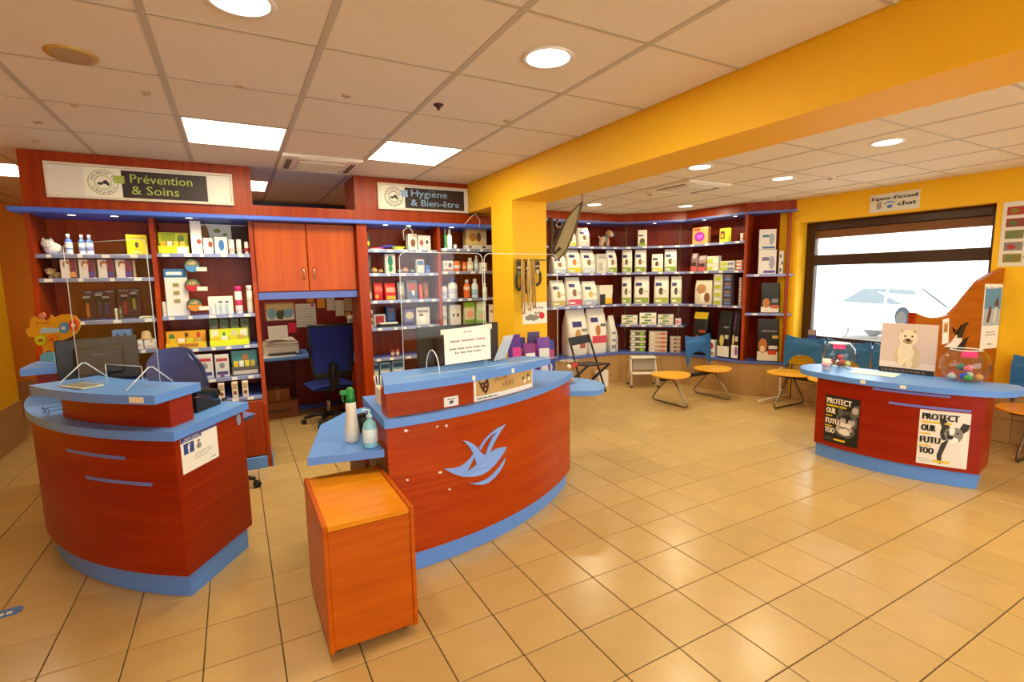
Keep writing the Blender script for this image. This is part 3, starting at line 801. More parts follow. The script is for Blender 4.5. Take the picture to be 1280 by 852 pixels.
# sticker and poster on riser
fnr = cyl(CC, 2.19, 0)
a0, zz = cyl_uv(555, 507, CC, 2.19); a1, _ = cyl_uv(573, 505, CC, 2.19); zt = cyl_uv(563, 495.5, CC, 2.19)[1]; zz = cyl_uv(563, 507.5, CC, 2.19)[1]
st = thing('sticker', 'small white sticker with grey crest on the middle counter riser', 'sticker', fnr(a0*2.19, zz, 0))
part('sheet', MB().prism_on([rect(a0*2.19, zz, a1*2.19, zt)], fnr, .0005, .002), PAPER, st, True)
m0 = (a0+a1)/2*2.19
ink('crest', st, fnr, [ell(m0, (zz+zt)/2-.004, .014, .010, 12, .15), rect(m0-.024, zt-.016, m0+.024, zt-.011)], M('5a5a58', .6), .0026, True)
a0, a1 = cyl_uv(592, 490, CC, 2.19)[0], cyl_uv(665, 475, CC, 2.19)[0]
zt, zz = ZU-.048, ZL+.004
pb = thing('cork_poster', 'tan poster about worms with a cat face on the middle counter riser', 'poster', fnr(a0*2.19, zz, 0))
def rq(a, b): return (a0*2.19+(a1-a0)*2.19*a, zz+(zt-zz)*b)
def arcsheet(name, x0, y0, x1, y1, m, w0, w1):
    A, B = rq(x0, y0), rq(x1, y1)
    mb = MB(); n = 8
    for i in range(n):
        ua_, ub_ = A[0]+(B[0]-A[0])*i/n, A[0]+(B[0]-A[0])*(i+1)/n
        mb.prism_on([rect(ua_, A[1], ub_, B[1])], fnr, w0, w1)
    return part(name, mb, m, pb, True)
arcsheet('sheet', 0, 0, 1, 1, PAPER, .0005, .003)
arcsheet('tan_print', .03, .22, .985, 1, M('d2a862', .7, noise=.15, nscale=60), .0032, .0036)
ink('cat_face', pb, fnr, [[rq(.06, .92), rq(.10, .78), rq(.15, .80), rq(.20, .96), rq(.215, .6), rq(.19, .34), rq(.16, .26), rq(.12, .42), rq(.09, .6)]], M('4a2410', .7), .005, True)
ink('cat_eyes', pb, fnr, [ell(*rq(.12, .66), .006, .006, 8), ell(*rq(.17, .68), .006, .006, 8), ell(*rq(.16, .48), .007, .008, 8)], M('d8933a', .6), .0058, True)
part('lettering', text_on(MB(), 'JALDES', fnr, *rq(.30, .74), .032, .005, .115), M('8a5a20', .6), pb, True)
part('lettering', text_on(MB(), 'VERS', fnr, *rq(.42, .42), .032, .005, .105), M('8a5a20', .6), pb, True)
ink('paw_icons', pb, fnr, [ell(*rq(.80, .58), .012, .012, 9, .2), ell(*rq(.90, .66), .012, .012, 9, .2)], M('3a6a2a', .6), .005, True)
ink('leaf_card', pb, fnr, [ell(*rq(.83, .42), .012, .014, 9), ell(*rq(.92, .48), .012, .014, 9)], PAPER, .0055, True)
part('small_print', greek(fnr, *rq(.04, .08), .010, .0045, .16, 4), M('4a4a48', .6), pb, True, None, 'stuff')
for n, x in enumerate((592, 641)):
    a, z = cyl_uv(x, 472, CC, 2.255)
    solo('price_tag', MB().arc(CC, 2.2555, 2.259, math.degrees(a)-.25, math.degrees(a)+.25, ZU-.038, ZU-.012, 3), M('f6efd8', .6), 'small white tag on the middle counter top edge, ' + ('left one', 'right one')[n], 'tag', 'tags on the counter edge')

# ------------------------------------------------------------------ orange cabinet on castors
bx = thing('rolling_cabinet', 'light orange wooden cabinet on castors in front of the middle counter', 'cabinet', (.445, 2.38, 0))
X0, X1, Y0, Y1, Z0, Z1 = .243, .628, 2.08, 2.68, .045, .60
part('side_panel', MB().box((X0, Y0-.004, Z0-.01), (X0+.02, Y1, Z1+.004), .003), ORG_H, bx, True)
part('side_panel', MB().box((X1-.02, Y0-.004, Z0-.01), (X1, Y1, Z1+.004), .003), ORG_H, bx, True)
part('top_panel', MB().box((X0+.0205, Y0, Z1-.025), (X1-.0205, Y1, Z1-.002), .002), WOOD('d4740a', 'e8981a', (1.5, 14, 14), .28), bx, True)
part('front_panel', MB().box((X0+.0205, Y0, Z0), (X1-.0205, Y0+.018, Z1-.026), .002), ORG_H, bx, True)
part('back_panel', MB().box((X0+.0205, Y1-.018, Z0), (X1-.0205, Y1-.001, Z1-.026)), ORG_H, bx, True)
part('bottom_panel', MB().box((X0+.0205, Y0+.019, Z0), (X1-.0205, Y1-.019, Z0+.018)), ORG_H, bx, True)
for x in (X0+.05, X1-.05):
    for y in (Y0+.06, Y1-.06):
        mb = MB(); c_ = MB().lathe([(0, -.01), (.018, -.01), (.0205, -.006), (.0205, .006), (.018, .01), (0, .01)], 14)
        mb.add([Vector((v[2]+x, v[0]+y, v[1]+.0205)) for v in c_.v], c_.f, True); mb.box((x-.014, y-.014, .036), (x+.014, y+.014, .046))
        part('castor', mb, DARK, bx, True)

# ------------------------------------------------------------------ welcome desk on the right
rd = thing('welcome_desk', 'dark red bow-fronted desk with blue pill-shaped top on the right', 'desk', (4.7, 2.0, 0))
def arcpts(p0, p1, sag, n=16):
    p0, p1 = Vector((*p0, 0)), Vector((*p1, 0)); d = p1-p0; nrm = Vector((d.y, -d.x, 0)).normalized()
    return [tuple((p0+d*t+nrm*(sag*4*t*(1-t)))[:2]) for t in [i/n for i in range(n+1)]]
RF = arcpts((4.40, 2.50), (4.655, 1.455), .11)     # bowed front
def desk_loop(off):
    P = [Vector((*p, 0)) for p in RF]
    o = []
    for i, p in enumerate(P):
        d = (P[min(i+1, len(P)-1)]-P[max(i-1, 0)]).normalized(); nrm = Vector((d.y, -d.x, 0)); o.append(tuple((p+nrm*off)[:2]))
    return o
if (Vector((*RF[8], 0))-Vector((4.5275, 1.98, 0))).x > 0:
    RF = arcpts((4.40, 2.50), (4.655, 1.455), -.11)
sg = -1 if desk_loop(.03)[8][0] > RF[8][0] else 1
part('body', MB().prism(RF+[(4.95, 1.50), (4.80, 2.60)], .12, .70), WOOD('861602', '9c2604', (1.2, 1.2, 26)), rd, True)
part('kick_plinth', MB().prism(desk_loop(-.025*sg)+[(4.93, 1.53), (4.79, 2.57)], 0, .12), BLUE, rd, True)
tl = desk_loop(.03*sg)
A_, B_ = Vector((4.62, 2.60)), Vector((4.86, 1.53))
cap0 = [(4.39, 2.58), (4.43, 2.66), (4.52, 2.735), (4.63, 2.77), (4.74, 2.76), (4.82, 2.70)]
cap1 = [(5.02, 1.56), (5.06, 1.48), (5.05, 1.40), (4.98, 1.345), (4.88, 1.325), (4.77, 1.345), (4.68, 1.39)]
part('desk_top', MB().prism(tl[1:-1]+cap1[::-1]+cap0[::-1], .70, .745), BLUE, rd, True)
RFc = [Vector((*p, 0)) for p in desk_loop(.0005*sg)]
cum = [0]
for i in range(16): cum.append(cum[-1]+(RFc[i+1]-RFc[i]).length)
def fnd(u, v, w_):
    u = max(0, min(cum[-1]-1e-6, u)); i = next(k for k in range(16) if cum[k+1] >= u)
    d = (RFc[i+1]-RFc[i]); t = (u-cum[i])/d.length; nn = Vector((d.y, -d.x, 0)).normalized()*sg
    p = RFc[i]+d*t+nn*w_; return Vector((p.x, p.y, v))
def desk_uv(px, py):
    best = None
    for i in range(16):
        P, Q = RFc[i], RFc[i+1]; p = atseg(px, py, P[:2], Q[:2]); d = Q-P; t = (Vector((p.x, p.y, 0))-P).dot(d)/d.length_squared
        e = max(0, -t, t-1)
        if best is None or e < best[0]: best = (e, cum[i]+t*d.length, p.z)
    return best[1], best[2]
def deskbar(name, u0, u1, z0, z1, m, w0, w1, parent):
    mb = MB(); n = 14
    for i in range(n):
        a, b = u0+(u1-u0)*i/n, u0+(u1-u0)*(i+1)/n
        mb.prism_on([rect(a, z0, b, z1)], fnd, w0, w1)
    return part(name, mb, m, parent, True)
for p0, p1 in (((1091, 485), (1188, 496)), ((1111, 502), (1214, 515))):
    (ua_, za), (ub_, zb) = desk_uv(*p0), desk_uv(*p1); z = (za+zb)/2
    deskbar('inlay_strip', ua_, ub_, z-.009, z+.009, M('6f79c8', .4), -.002, .004, rd)
def desk_poster(p00, p10, p11, p01, dark, label):
    c = [desk_uv(*p) for p in (p00, p10, p11, p01)]
    u0, u1 = (c[0][0]+c[3][0])/2, (c[1][0]+c[2][0])/2; z0, z1 = (c[0][1]+c[1][1])/2, (c[2][1]+c[3][1])/2
    t = thing('campaign_poster', label, 'poster', fnd(u0, z0, 0), 0, 'campaign posters on the welcome desk')
    paper = M('15110e', .5) if dark else M('eee8dc', .6); fg = M('f0e8d8', .6) if dark else M('17130f', .6); yl = M('e2c21a', .6)
    deskbar('sheet', u0, u1, z0, z1, paper, .0008, .0028, t)
    W_, H_ = u1-u0, z1-z0; q = lambda a, b: (u0+a*W_, z0+b*H_)
    def tx(s, a, b, hh, wd): return part('lettering', text_on(MB(), s, fnd, *q(a, b), hh*1.06*H_, .0062, wd*W_, bold=.0035), fg, t, True)
    if dark:
        g1, g2, g3 = M('b8b0a4', .8), M('5f5a54', .8), M('e6e0d6', .8)
        ink('cat_head', t, fnd, [ell(*q(.66, .52), .30*W_, .20*H_, 22, .06), ell(*q(.62, .32), .28*W_, .16*H_, 20, .12), [q(.72, .62), q(.84, .86), q(1.0, .88), q(.985, .64)], [q(.40, .62), q(.42, .80), q(.60, .70)]], g2, .0040, True)
        ink('cat_fur', t, fnd, [ell(*q(.60, .36), .24*W_, .13*H_, 20, .15), ell(*q(.88, .76), .09*W_, .075*H_, 12, .1), ell(*q(.56, .50), .10*W_, .07*H_, 12, .1), ell(*q(.80, .5), .09*W_, .07*H_, 12, .1)], g1, .0046, True)
        ink('cat_muzzle', t, fnd, [ell(*q(.58, .43), .10*W_, .05*H_, 14, .08), ell(*q(.72, .43), .10*W_, .05*H_, 14, .08), ell(*q(.62, .28), .16*W_, .07*H_, 14, .15)], g3, .0050, True)
        ink('cat_eyes', t, fnd, [ell(*q(.52, .565), .055*W_, .018*H_, 12), ell(*q(.78, .555), .055*W_, .018*H_, 12), [q(.60, .49), q(.70, .49), q(.65, .46)], rect(*q(.57, .64), *q(.59, .70)), rect(*q(.64, .64), *q(.66, .72)), rect(*q(.71, .64), *q(.73, .70))], M('1a1613', .5), .0056, True)
        ink('cat_pupils', t, fnd, [ell(*q(.52, .567), .028*W_, .012*H_, 10), ell(*q(.78, .557), .028*W_, .012*H_, 10)], M('9a9488', .5), .0060, True)
    else:
        g1, g2, g3 = M('3a3631', .8), M('8d877e', .8), M('f4efe6', .8)
        ink('dog_body', t, fnd, [[q(.42, .06), q(.40, .2), q(.47, .42), q(.62, .52), q(.50, .2), q(.50, .04)], [q(.42, .78), q(.40, .86), q(.50, .88), q(.56, .80), q(.62, .72), q(.48, .66)], [q(.80, .72), q(.86, .82), q(1.0, .80), q(.97, .70), q(.86, .62)], ell(*q(.52, .62), .09*W_, .15*H_, 16, .08)], g1, .0040, True)
        ink('dog_chest', t, fnd, [[q(.50, .05), q(.55, .30), q(.60, .42), q(.80, .45), q(.88, .30), q(.93, .02), q(.66, .02)]], M('e9e3d8', .8), .0042, True)
        ink('dog_head', t, fnd, [ell(*q(.70, .60), .19*W_, .14*H_, 20, .06)], g2, .0046, True)
        ink('dog_blaze', t, fnd, [ell(*q(.66, .66), .055*W_, .085*H_, 12, .1), ell(*q(.70, .50), .10*W_, .05*H_, 14, .1)], g3, .0050, True)
        ink('dog_face', t, fnd, [ell(*q(.63, .545), .065*W_, .038*H_, 12), ell(*q(.77, .63), .026*W_, .018*H_, 10), ell(*q(.57, .64), .022*W_, .016*H_, 10)], M('141210', .4), .0056, True)
    for s, a, b, hh, wd in (('PROTECT', .05, .83, .11, .72), ('OUR', .05, .62, .11, .28), ('FUTURE' if False else ('FUTU' if not dark else 'FUTU'), .04, .40, .11, .40), ('TOO', .04, .20, .11, .29)): tx(s, a, b, hh, wd)
    ink('yellow_bar', t, fnd, [rect(*q(.04, .765), *q(.64, .80)), rect(*q(.04, .555), *q(.24, .58)), rect(*q(.03, .335), *q(.26, .36)), rect(*q(.32, .06), *q(.66, .10))], yl, .0058, True)
    ink('small_print', t, fnd, [rect(*q(.04, .10), *q(.27, .105)), rect(*q(.04, .075), *q(.25, .08)), rect(*q(.04, .05), *q(.28, .055))], M('8a8478', .7), .0036, True)
desk_poster((1030, 552), (1072, 558), (1076, 500), (1032, 492), True, 'black campaign poster with a cat face on the red desk')
desk_poster((1145, 577), (1208, 587), (1214, 517), (1150, 511), False, 'white campaign poster with a black and white dog on the red desk')
for n, (x, y) in enumerate(((1081, 471), (1130, 477))):
    u, z = desk_uv(x, y)
    solo('price_tag', MB().prism_on([rect(u-.018, .712, u+.018, .738)], fnd, .0305, .033), M('efe6d0', .6), 'cream tag on the welcome desk top edge, ' + ('left one', 'right one')[n], 'tag', 'tags on the desk edge')

# ------------------------------------------------------------------ wavy partition beside the window
PP, PQ = Vector((5.10, 2.121, 0)), Vector((6.196, 1.919, 0))
PU = (PQ-PP).normalized()
fnp = flat(PP, PU, (0, 0, 1))
def part_uv(px, py):
    p = atseg(px, py, PP[:2], PQ[:2]); return (Vector((p.x, p.y, 0))-PP).dot(PU), p.z
top = [part_uv(*p) for p in ((1143, 391), (1152, 395), (1162, 397), (1174, 396.5), (1185, 393), (1197, 382), (1210, 365), (1222, 351), (1235, 343), (1246, 338), (1253, 335))]
L_ = (PQ-PP).length
top = [(max(0, min(L_, u)), z) for u, z in top]; top[0] = (0, top[0][1]); top[-1] = (L_, top[-1][1])
wp = thing('wave_partition', 'orange wood partition with wavy top edge beside the window', 'partition', fnp(L_/2, 0, 0))
part('panel', MB().prism_on([[(0, .02), (L_, .02)]+top[::-1]], fnp, -.02, .02), ORG_P, wp, True)
part('end_strip', MB().prism_on([rect(-.03, .02, -.0005, top[0][1]+.004)], fnp, -.024, .024), RED_H, wp, True)
for u in (.08, L_-.10): part('foot', MB().prism_on([rect(u-.03, 0, u+.03, .019)], fnp, -.05, .05), DARK, wp, True)
def on_part(name, label, cat, c4, fnx, m=PAPER):
    c = [part_uv(*p) for p in c4]; us = [a[0] for a in c]; zs = [a[1] for a in c]
    t = thing(name, label, cat, fnp(min(us), min(zs), .02))
    part('sheet', MB().prism_on([[(min(max(u, .002), L_-.004), z) for u, z in c]], fnp, .0207, .0225), m, t, True)
    fnx(t, lambda a, b: tuple(min(max(v, .003), L_-.005) if k == 0 else v for k, v in enumerate((c[0][0]*(1-a)*(1-b)+c[1][0]*a*(1-b)+c[2][0]*a*b+c[3][0]*(1-a)*b, c[0][1]*(1-a)*(1-b)+c[1][1]*a*(1-b)+c[2][1]*a*b+c[3][1]*(1-a)*b))))
def horse(t, q):
    ink('sky_print', t, fnp, [[q(.05, .55), q(.95, .55), q(.95, .95), q(.05, .95)]], M('5f94b4', .7), .0232, True)
    ink('fade_print', t, fnp, [[q(.05, .36), q(.95, .36), q(.95, .62), q(.05, .62)]], M('a9bcc0', .7), .0236, True)
    ink('horse_shape', t, fnp, [[q(.22, .40), q(.3, .62), q(.42, .68), q(.45, .56), q(.36, .42)], [q(.60, .70), q(.78, .82), q(.82, .68), q(.66, .60)]], M('6a3a1c', .7), .0242, True)
    ink('rider_shape', t, fnp, [[q(.56, .42), q(.62, .64), q(.74, .66), q(.72, .46), q(.64, .38)]], M('ded2c4', .7), .0245, True)
    part('heading', greek(fnp, q(.12, .93)[0], q(.12, .925)[1], .018, .0246, .16, 2), WHITE, t, True, None, 'stuff')
    ink('print_line', t, fnp, [[q(.25, .25), q(.75, .25), q(.75, .262), q(.25, .262)], [q(.2, .21), q(.8, .21), q(.8, .222), q(.2, .222)], [q(.4, .06), q(.6, .06), q(.6, .08), q(.4, .08)]], M('8a8a80', .7), .0232, True)
on_part('horse_poster', 'tall pale poster with a horse on the wavy partition', 'poster', ((1221, 436), (1243.5, 434), (1250.5, 355), (1228, 354.5)), horse)
def leaflet(t, q):
    ink('photo_print', t, fnp, [[q(.15, .45), q(.85, .45), q(.85, .85), q(.15, .85)]], M('d8b068', .7), .0232, True)
    ink('dog_shape', t, fnp, [ell(*q(.5, .62), .02, .04, 10, .1)], M('a8763a', .7), .0236, True)
on_part('leaflet', 'small pinned leaflet on the low side of the wavy partition', 'leaflet', ((1174, 430), (1182, 428), (1183, 397), (1175, 399)), leaflet)
wem = thing('boat_emblem', 'black and white boat emblem mounted on the wavy partition', 'emblem', fnp(.5, .9, .02))
pc = lambda pts: [part_uv(1130+x/3.547, 320+y/3.547) for x, y in pts]
part('white_hull', MB().prism_on([pc([(165, 400), (195, 380), (212, 358), (222, 345), (240, 352), (240, 375), (218, 400), (195, 405)])], fnp, .021, .030), WHITE, wem, True)
part('dark_sail', MB().prism_on([pc([(218, 360), (224, 330), (240, 305), (270, 290), (252, 320), (238, 360)])], fnp, .021, .034), BLACK, wem, True)
part('dark_hull', MB().prism_on([pc([(172, 402), (215, 402), (245, 372), (268, 354), (255, 385), (230, 412), (200, 418)])], fnp, .0305, .036), BLACK, wem, True)
part('small_sail', MB().prism_on([pc([(203, 315), (220, 336), (218, 348), (208, 335)])], fnp, .0205, .03), BLACK, wem, True)
part('wave', MB().prism_on([pc([(235, 425), (250, 398), (258, 392), (254, 410), (244, 426)])], fnp, .021, .03), BLACK, wem, True)

# ------------------------------------------------------------------ right corner shelving (four runs)
PC = [(2.72, 5.85), (5.08, 5.85), (5.72, 5.22), (5.82, 4.32), (6.193, 3.885)]
def inset(pts, d):
    """offset a polyline to its left side (into the shelves) by d"""
    P = [Vector((*p, 0)) for p in pts]; o = []
    for i, p in enumerate(P):
        ns = []
        for a, b in ((i-1, i), (i, i+1)):
            if a >= 0 and b < len(P):
                e = (P[b]-P[a]).normalized(); ns.append(Vector((-e.y, e.x, 0)))
        nn = sum(ns, Vector()).normalized(); k = d/max(.5, nn.dot(ns[0]))
        o.append(tuple((p+nn*k)[:2]))
    return o
cu_ = thing('corner_shelving', 'red wood corner shelving with pet food on a tiled base', 'shelves', (5.3, 5.6, 0))
def band(pts, d0, d1, z0, z1):
    a, b = inset(pts, d0) if d0 else pts, inset(pts, d1)
    mb = MB()
    for i in range(len(pts)-1): mb.prism([a[i], a[i+1], b[i+1], b[i]], z0, z1)
    return mb
def clampx(mb):
    mb.v = [(min(v[0], 6.197), v[1], v[2]) for v in mb.v]; return mb
D_ = .36
part('base_core', clampx(band(PC, .008, D_, 0, .43)), GROUT, cu_, True)
for i in range(4):
    P, Q = Vector((*PC[i], 0)), Vector((*PC[i+1], 0)); L0 = (Q-P).length; n = max(1, round(L0/.3))
    fnb = flat(P, Q-P, (0, 0, 1))
    for k in range(n):
        part('base_tile', MB().prism_on([rect(L0*k/n+.0015, .002, L0*(k+1)/n-.0015, .428)], fnb, -.008, 0), WALLT, cu_, True)
part('ledge', clampx(band(PC, -.02, D_, .43, .458)), BLUE2, cu_, True)
part('back_panel', clampx(band(PC, D_-.02, D_, .46, 2.36)), RED_D, cu_, True)
part('header', clampx(band(PC, .02, .05, 2.385, ZR-.002)), RED_V, cu_, True)
part('canopy', clampx(band(PC, -.03, D_, 2.358, 2.384)), BLUE2, cu_, True)
def dirn(i): return (Vector((*PC[i+1], 0))-Vector((*PC[i], 0))).normalized()
for i, nm in ((3, 'upright'),):
    e = dirn(3); nn = Vector((-e.y, e.x, 0)); p = Vector((*PC[3], 0)); bz = Vector((*inset(PC, .33)[3], 0))-p
    part('upright', MB().prism([tuple((p+a)[:2]) for a in (bz*.03-e*.012, bz*.03+e*.022, bz+e*.02, bz-e*.01)], .459, 2.357), RED_V, cu_, True)
    p = Vector((*PC[4], 0))
    part('upright', clampx(MB().prism([tuple((p+a)[:2]) for a in (e*-.09+nn*.01, e*-.055+nn*.01, e*-.055+nn*.075, e*-.09+nn*.075)], .459, 2.357)), RED_V, cu_, True)
slm = M('b8955a', .5, .5)
for px in (697, 782, 849):
    P, Q = (PC[0], PC[1]) if px < 777 else (PC[1], PC[2])
    P2, Q2 = inset(PC, D_-.03)[0 if px < 777 else 1], inset(PC, D_-.03)[1 if px < 777 else 2]
    p = atseg(px, 340, P2, Q2)
    part('shelf_track', MB().box((p.x-.008, p.y-.008, .47), (p.x+.008, p.y+.006, 2.35)), slm, cu_, True)
ZCN = [at(800, y, Y=5.6).z for y in (307, 340, 379.5, 405.5)]
fP = inset(PC, .03)
ZCN = [atseg(805, y, fP[1], fP[2]).z for y in (308, 340.5, 380, 406)]
def run_shelf(pts_idx, z, d1=D_-.022, tags=7):
    seg = PC[pts_idx[0]:pts_idx[1]+1]
    s_ = part('shelf', clampx(band(PC, .03, d1, z-.02, z)) if len(seg) == 5 else clampx(MBseg(pts_idx, .03, d1, z-.02, z)), M('5a62a8', .4), cu_, True)
    e_ = part('edge_rail', clampx(MBseg(pts_idx, .018, .0295, z-.028, z+.004)), M('8a90c0', .35, .2), cu_, True)
    a = inset(PC, .0175)
    for i in range(pts_idx[0], pts_idx[1]):
        P, Q = Vector((*a[i], 0)), Vector((*a[i+1], 0)); L0 = (Q-P).length; fnb = flat(P, Q-P, (0, 0, 1))
        n = max(2, int(L0/.2))
        for k in range(n):
            u = L0*(k+.5)/n
            link('price_tag', MB().prism_on([rect(u-.03, z-.024, u+.03, z)], fnb, .0005, .002).mesh('price_tag'), tagm, e_)
def MBseg(pi, d0, d1, z0, z1):
    a, b = inset(PC, d0), inset(PC, d1); mb = MB()
    for i in range(pi[0], pi[1]): mb.prism([a[i], a[i+1], b[i+1], b[i]], z0, z1)
    return mb
for k in range(3): run_shelf((0, 3), ZCN[k])
run_shelf((1, 2), ZCN[3])
ZD = [atseg(965, y, inset(PC, .03)[3], inset(PC, .03)[4]).z for y in (342.5, 391.5)]
for z in ZD: run_shelf((3, 4), z)
for n, (px, i) in enumerate(((736, 0), (818, 1), (880, 2), (918, 2))):
    a = inset(PC, .06); p = atseg(px, 300, a[i], a[i+1])
    s_ = spot(p.x, p.y, 2.3575); s_['label'] = 'small round spotlight under the corner canopy, %s from the left' % ORD[n]

# ------------------------------------------------------------------ waiting benches
def bench(name, label, loc, rz, seats, backs, sp=.55, zs=.40, seat_m=SEATY, leg_at=None, dark=False):
    t = thing(name, label, 'bench', loc, rz, 'waiting benches')
    n = len(seats); xs = [(k-(n-1)/2)*sp for k in range(n)]
    tm_ = STEEL if not dark else M('6a5a48', .35, .8)
    part('beam', MB().box((xs[0]-.15, -.03, zs-.075), (xs[-1]+.15, .03, zs-.035), .006), M('3a3430', .4, .6), t)
    for k, x in enumerate(xs):
        if seats[k]:
            lp_ = []
            for i in range(28):
                a = 2*PI*i/28; r = 1+.05*math.cos(3*a)
                lp_.append((x+.245*r*math.cos(a), .225*r*math.sin(a)-.02))
            part('seat', MB().prism(lp_, zs-.018, zs, True), seat_m, t)
            part('seat_bracket', MB().box((x-.05, -.1, zs-.036), (x+.05, .1, zs-.018), .004), tm_, t)
        if backs[k]:
            b = MB()
            # bat-shaped backrest: two points run down beside the seat
            out = [(-.235, .40), (-.12, .372), (0, .365), (.12, .372), (.235, .40), (.245, .30), (.24, .16), (.225, .0), (.205, -.03), (.18, .05), (.13, .135), (.06, .165), (-.06, .165), (-.13, .135), (-.18, .05), (-.205, -.03), (-.225, 0), (-.24, .16), (-.245, .30)]
            fnk = lambda u, v, w_: Vector((x+u, .205+.10*v+.25*u*u*-1+.02+w_*-1, zs+.02+v))
            b.prism_on([out], fnk, -.006, .006)
            part('backrest', b, BACKB, t)
            for sx in (-.205, .205):
                part('back_rod', MB().tube([(x+sx, .205, zs+.03), (x+sx, .19, zs-.02), (x+sx*.6, .08, zs-.05), (x+sx*.5, .0, zs-.055)], .009, 8), tm_, t)
    for x in (leg_at if leg_at is not None else (xs[0], xs[-1])):
        pts = [(x, .0, zs-.06), (x, -.06, zs-.075), (x, -.27, .07), (x, -.285, .03), (x, -.26, .012), (x, .26, .012), (x, .285, .03), (x, .27, .07), (x, .06, zs-.075), (x, 0, zs-.06)]
        part('leg_loop', MB().tube(pts, .0115, 8), tm_, t)
bench('waiting_bench', 'bench with a round yellow table seat and one blue backed seat in the corner', (5.06, 4.46, 0), 0, (1, 1), (0, 1), .76, .385)
bench('waiting_bench', 'blue backed bench under the window behind the red desk', (5.80, 3.12, 0), -PI/2, (1, 1, 1), (1, 1, 1), .5, .42)
bench('waiting_bench', 'blue and orange bench at the right edge beyond the wavy partition', (5.88, 1.02, 0), -PI/2, (1, 1, 1), (1, 1, 1), .5, .42, M('e8962a', .35), None, True)
# ------------------------------------------------------------------ goods on the shelves
def superring(W, D, n=16, e=.35):
    o = []
    for i in range(n):
        a = 2*PI*(i+.5)/n; c, s_ = math.cos(a), math.sin(a)
        o.append((W/2*math.copysign(abs(c)**e, c), D/2*math.copysign(abs(s_)**e, s_)))
    return o
BAGP = [(0, .96, .94), (.03, 1, 1), (.35, 1.0, 1.06), (.65, .99, .92), (.82, .97, .58), (.92, .95, .24), (.97, .95, .10), (1, .95, .06)]
def bag_front(v, D):
    for (a, _, s0), (b, _, s1) in zip(BAGP, BAGP[1:]):
        if v <= b: return D/2*(1-(s0+(s1-s0)*(v-a)/(b-a)))
    return D/2
def prints(t, body, W, H, D, lst, front, parent):
    for k, pr_ in enumerate(lst):
        u0, v0, u1, v1, c = pr_[:5]; shp = pr_[5] if len(pr_) > 5 else 'r'
        fn = lambda u, v, w_: Vector((u*W-W/2, front(v)-w_, v*H))
        wz = .0012+.0007*k
        mb = MB()
        if shp == 'e':
            cu2, cv2 = (u0+u1)/2, (v0+v1)/2; R = [(cu2+(u1-u0)/2*math.cos(2*PI*i/14), cv2+(v1-v0)/2*math.sin(2*PI*i/14)) for i in range(14)]
            mb.add([fn(cu2, cv2, wz+.0006)]+[fn(a, b, wz) for a, b in R], [(0, i+1, (i+1) % 14+1) for i in range(14)])
        else:
            n = 4
            mb.grid(lambda a, b: fn(u0+(u1-u0)*a, v0+(v1-v0)*b, wz), 1, n)
        part('label_panel', mb, M(c, .5), parent)
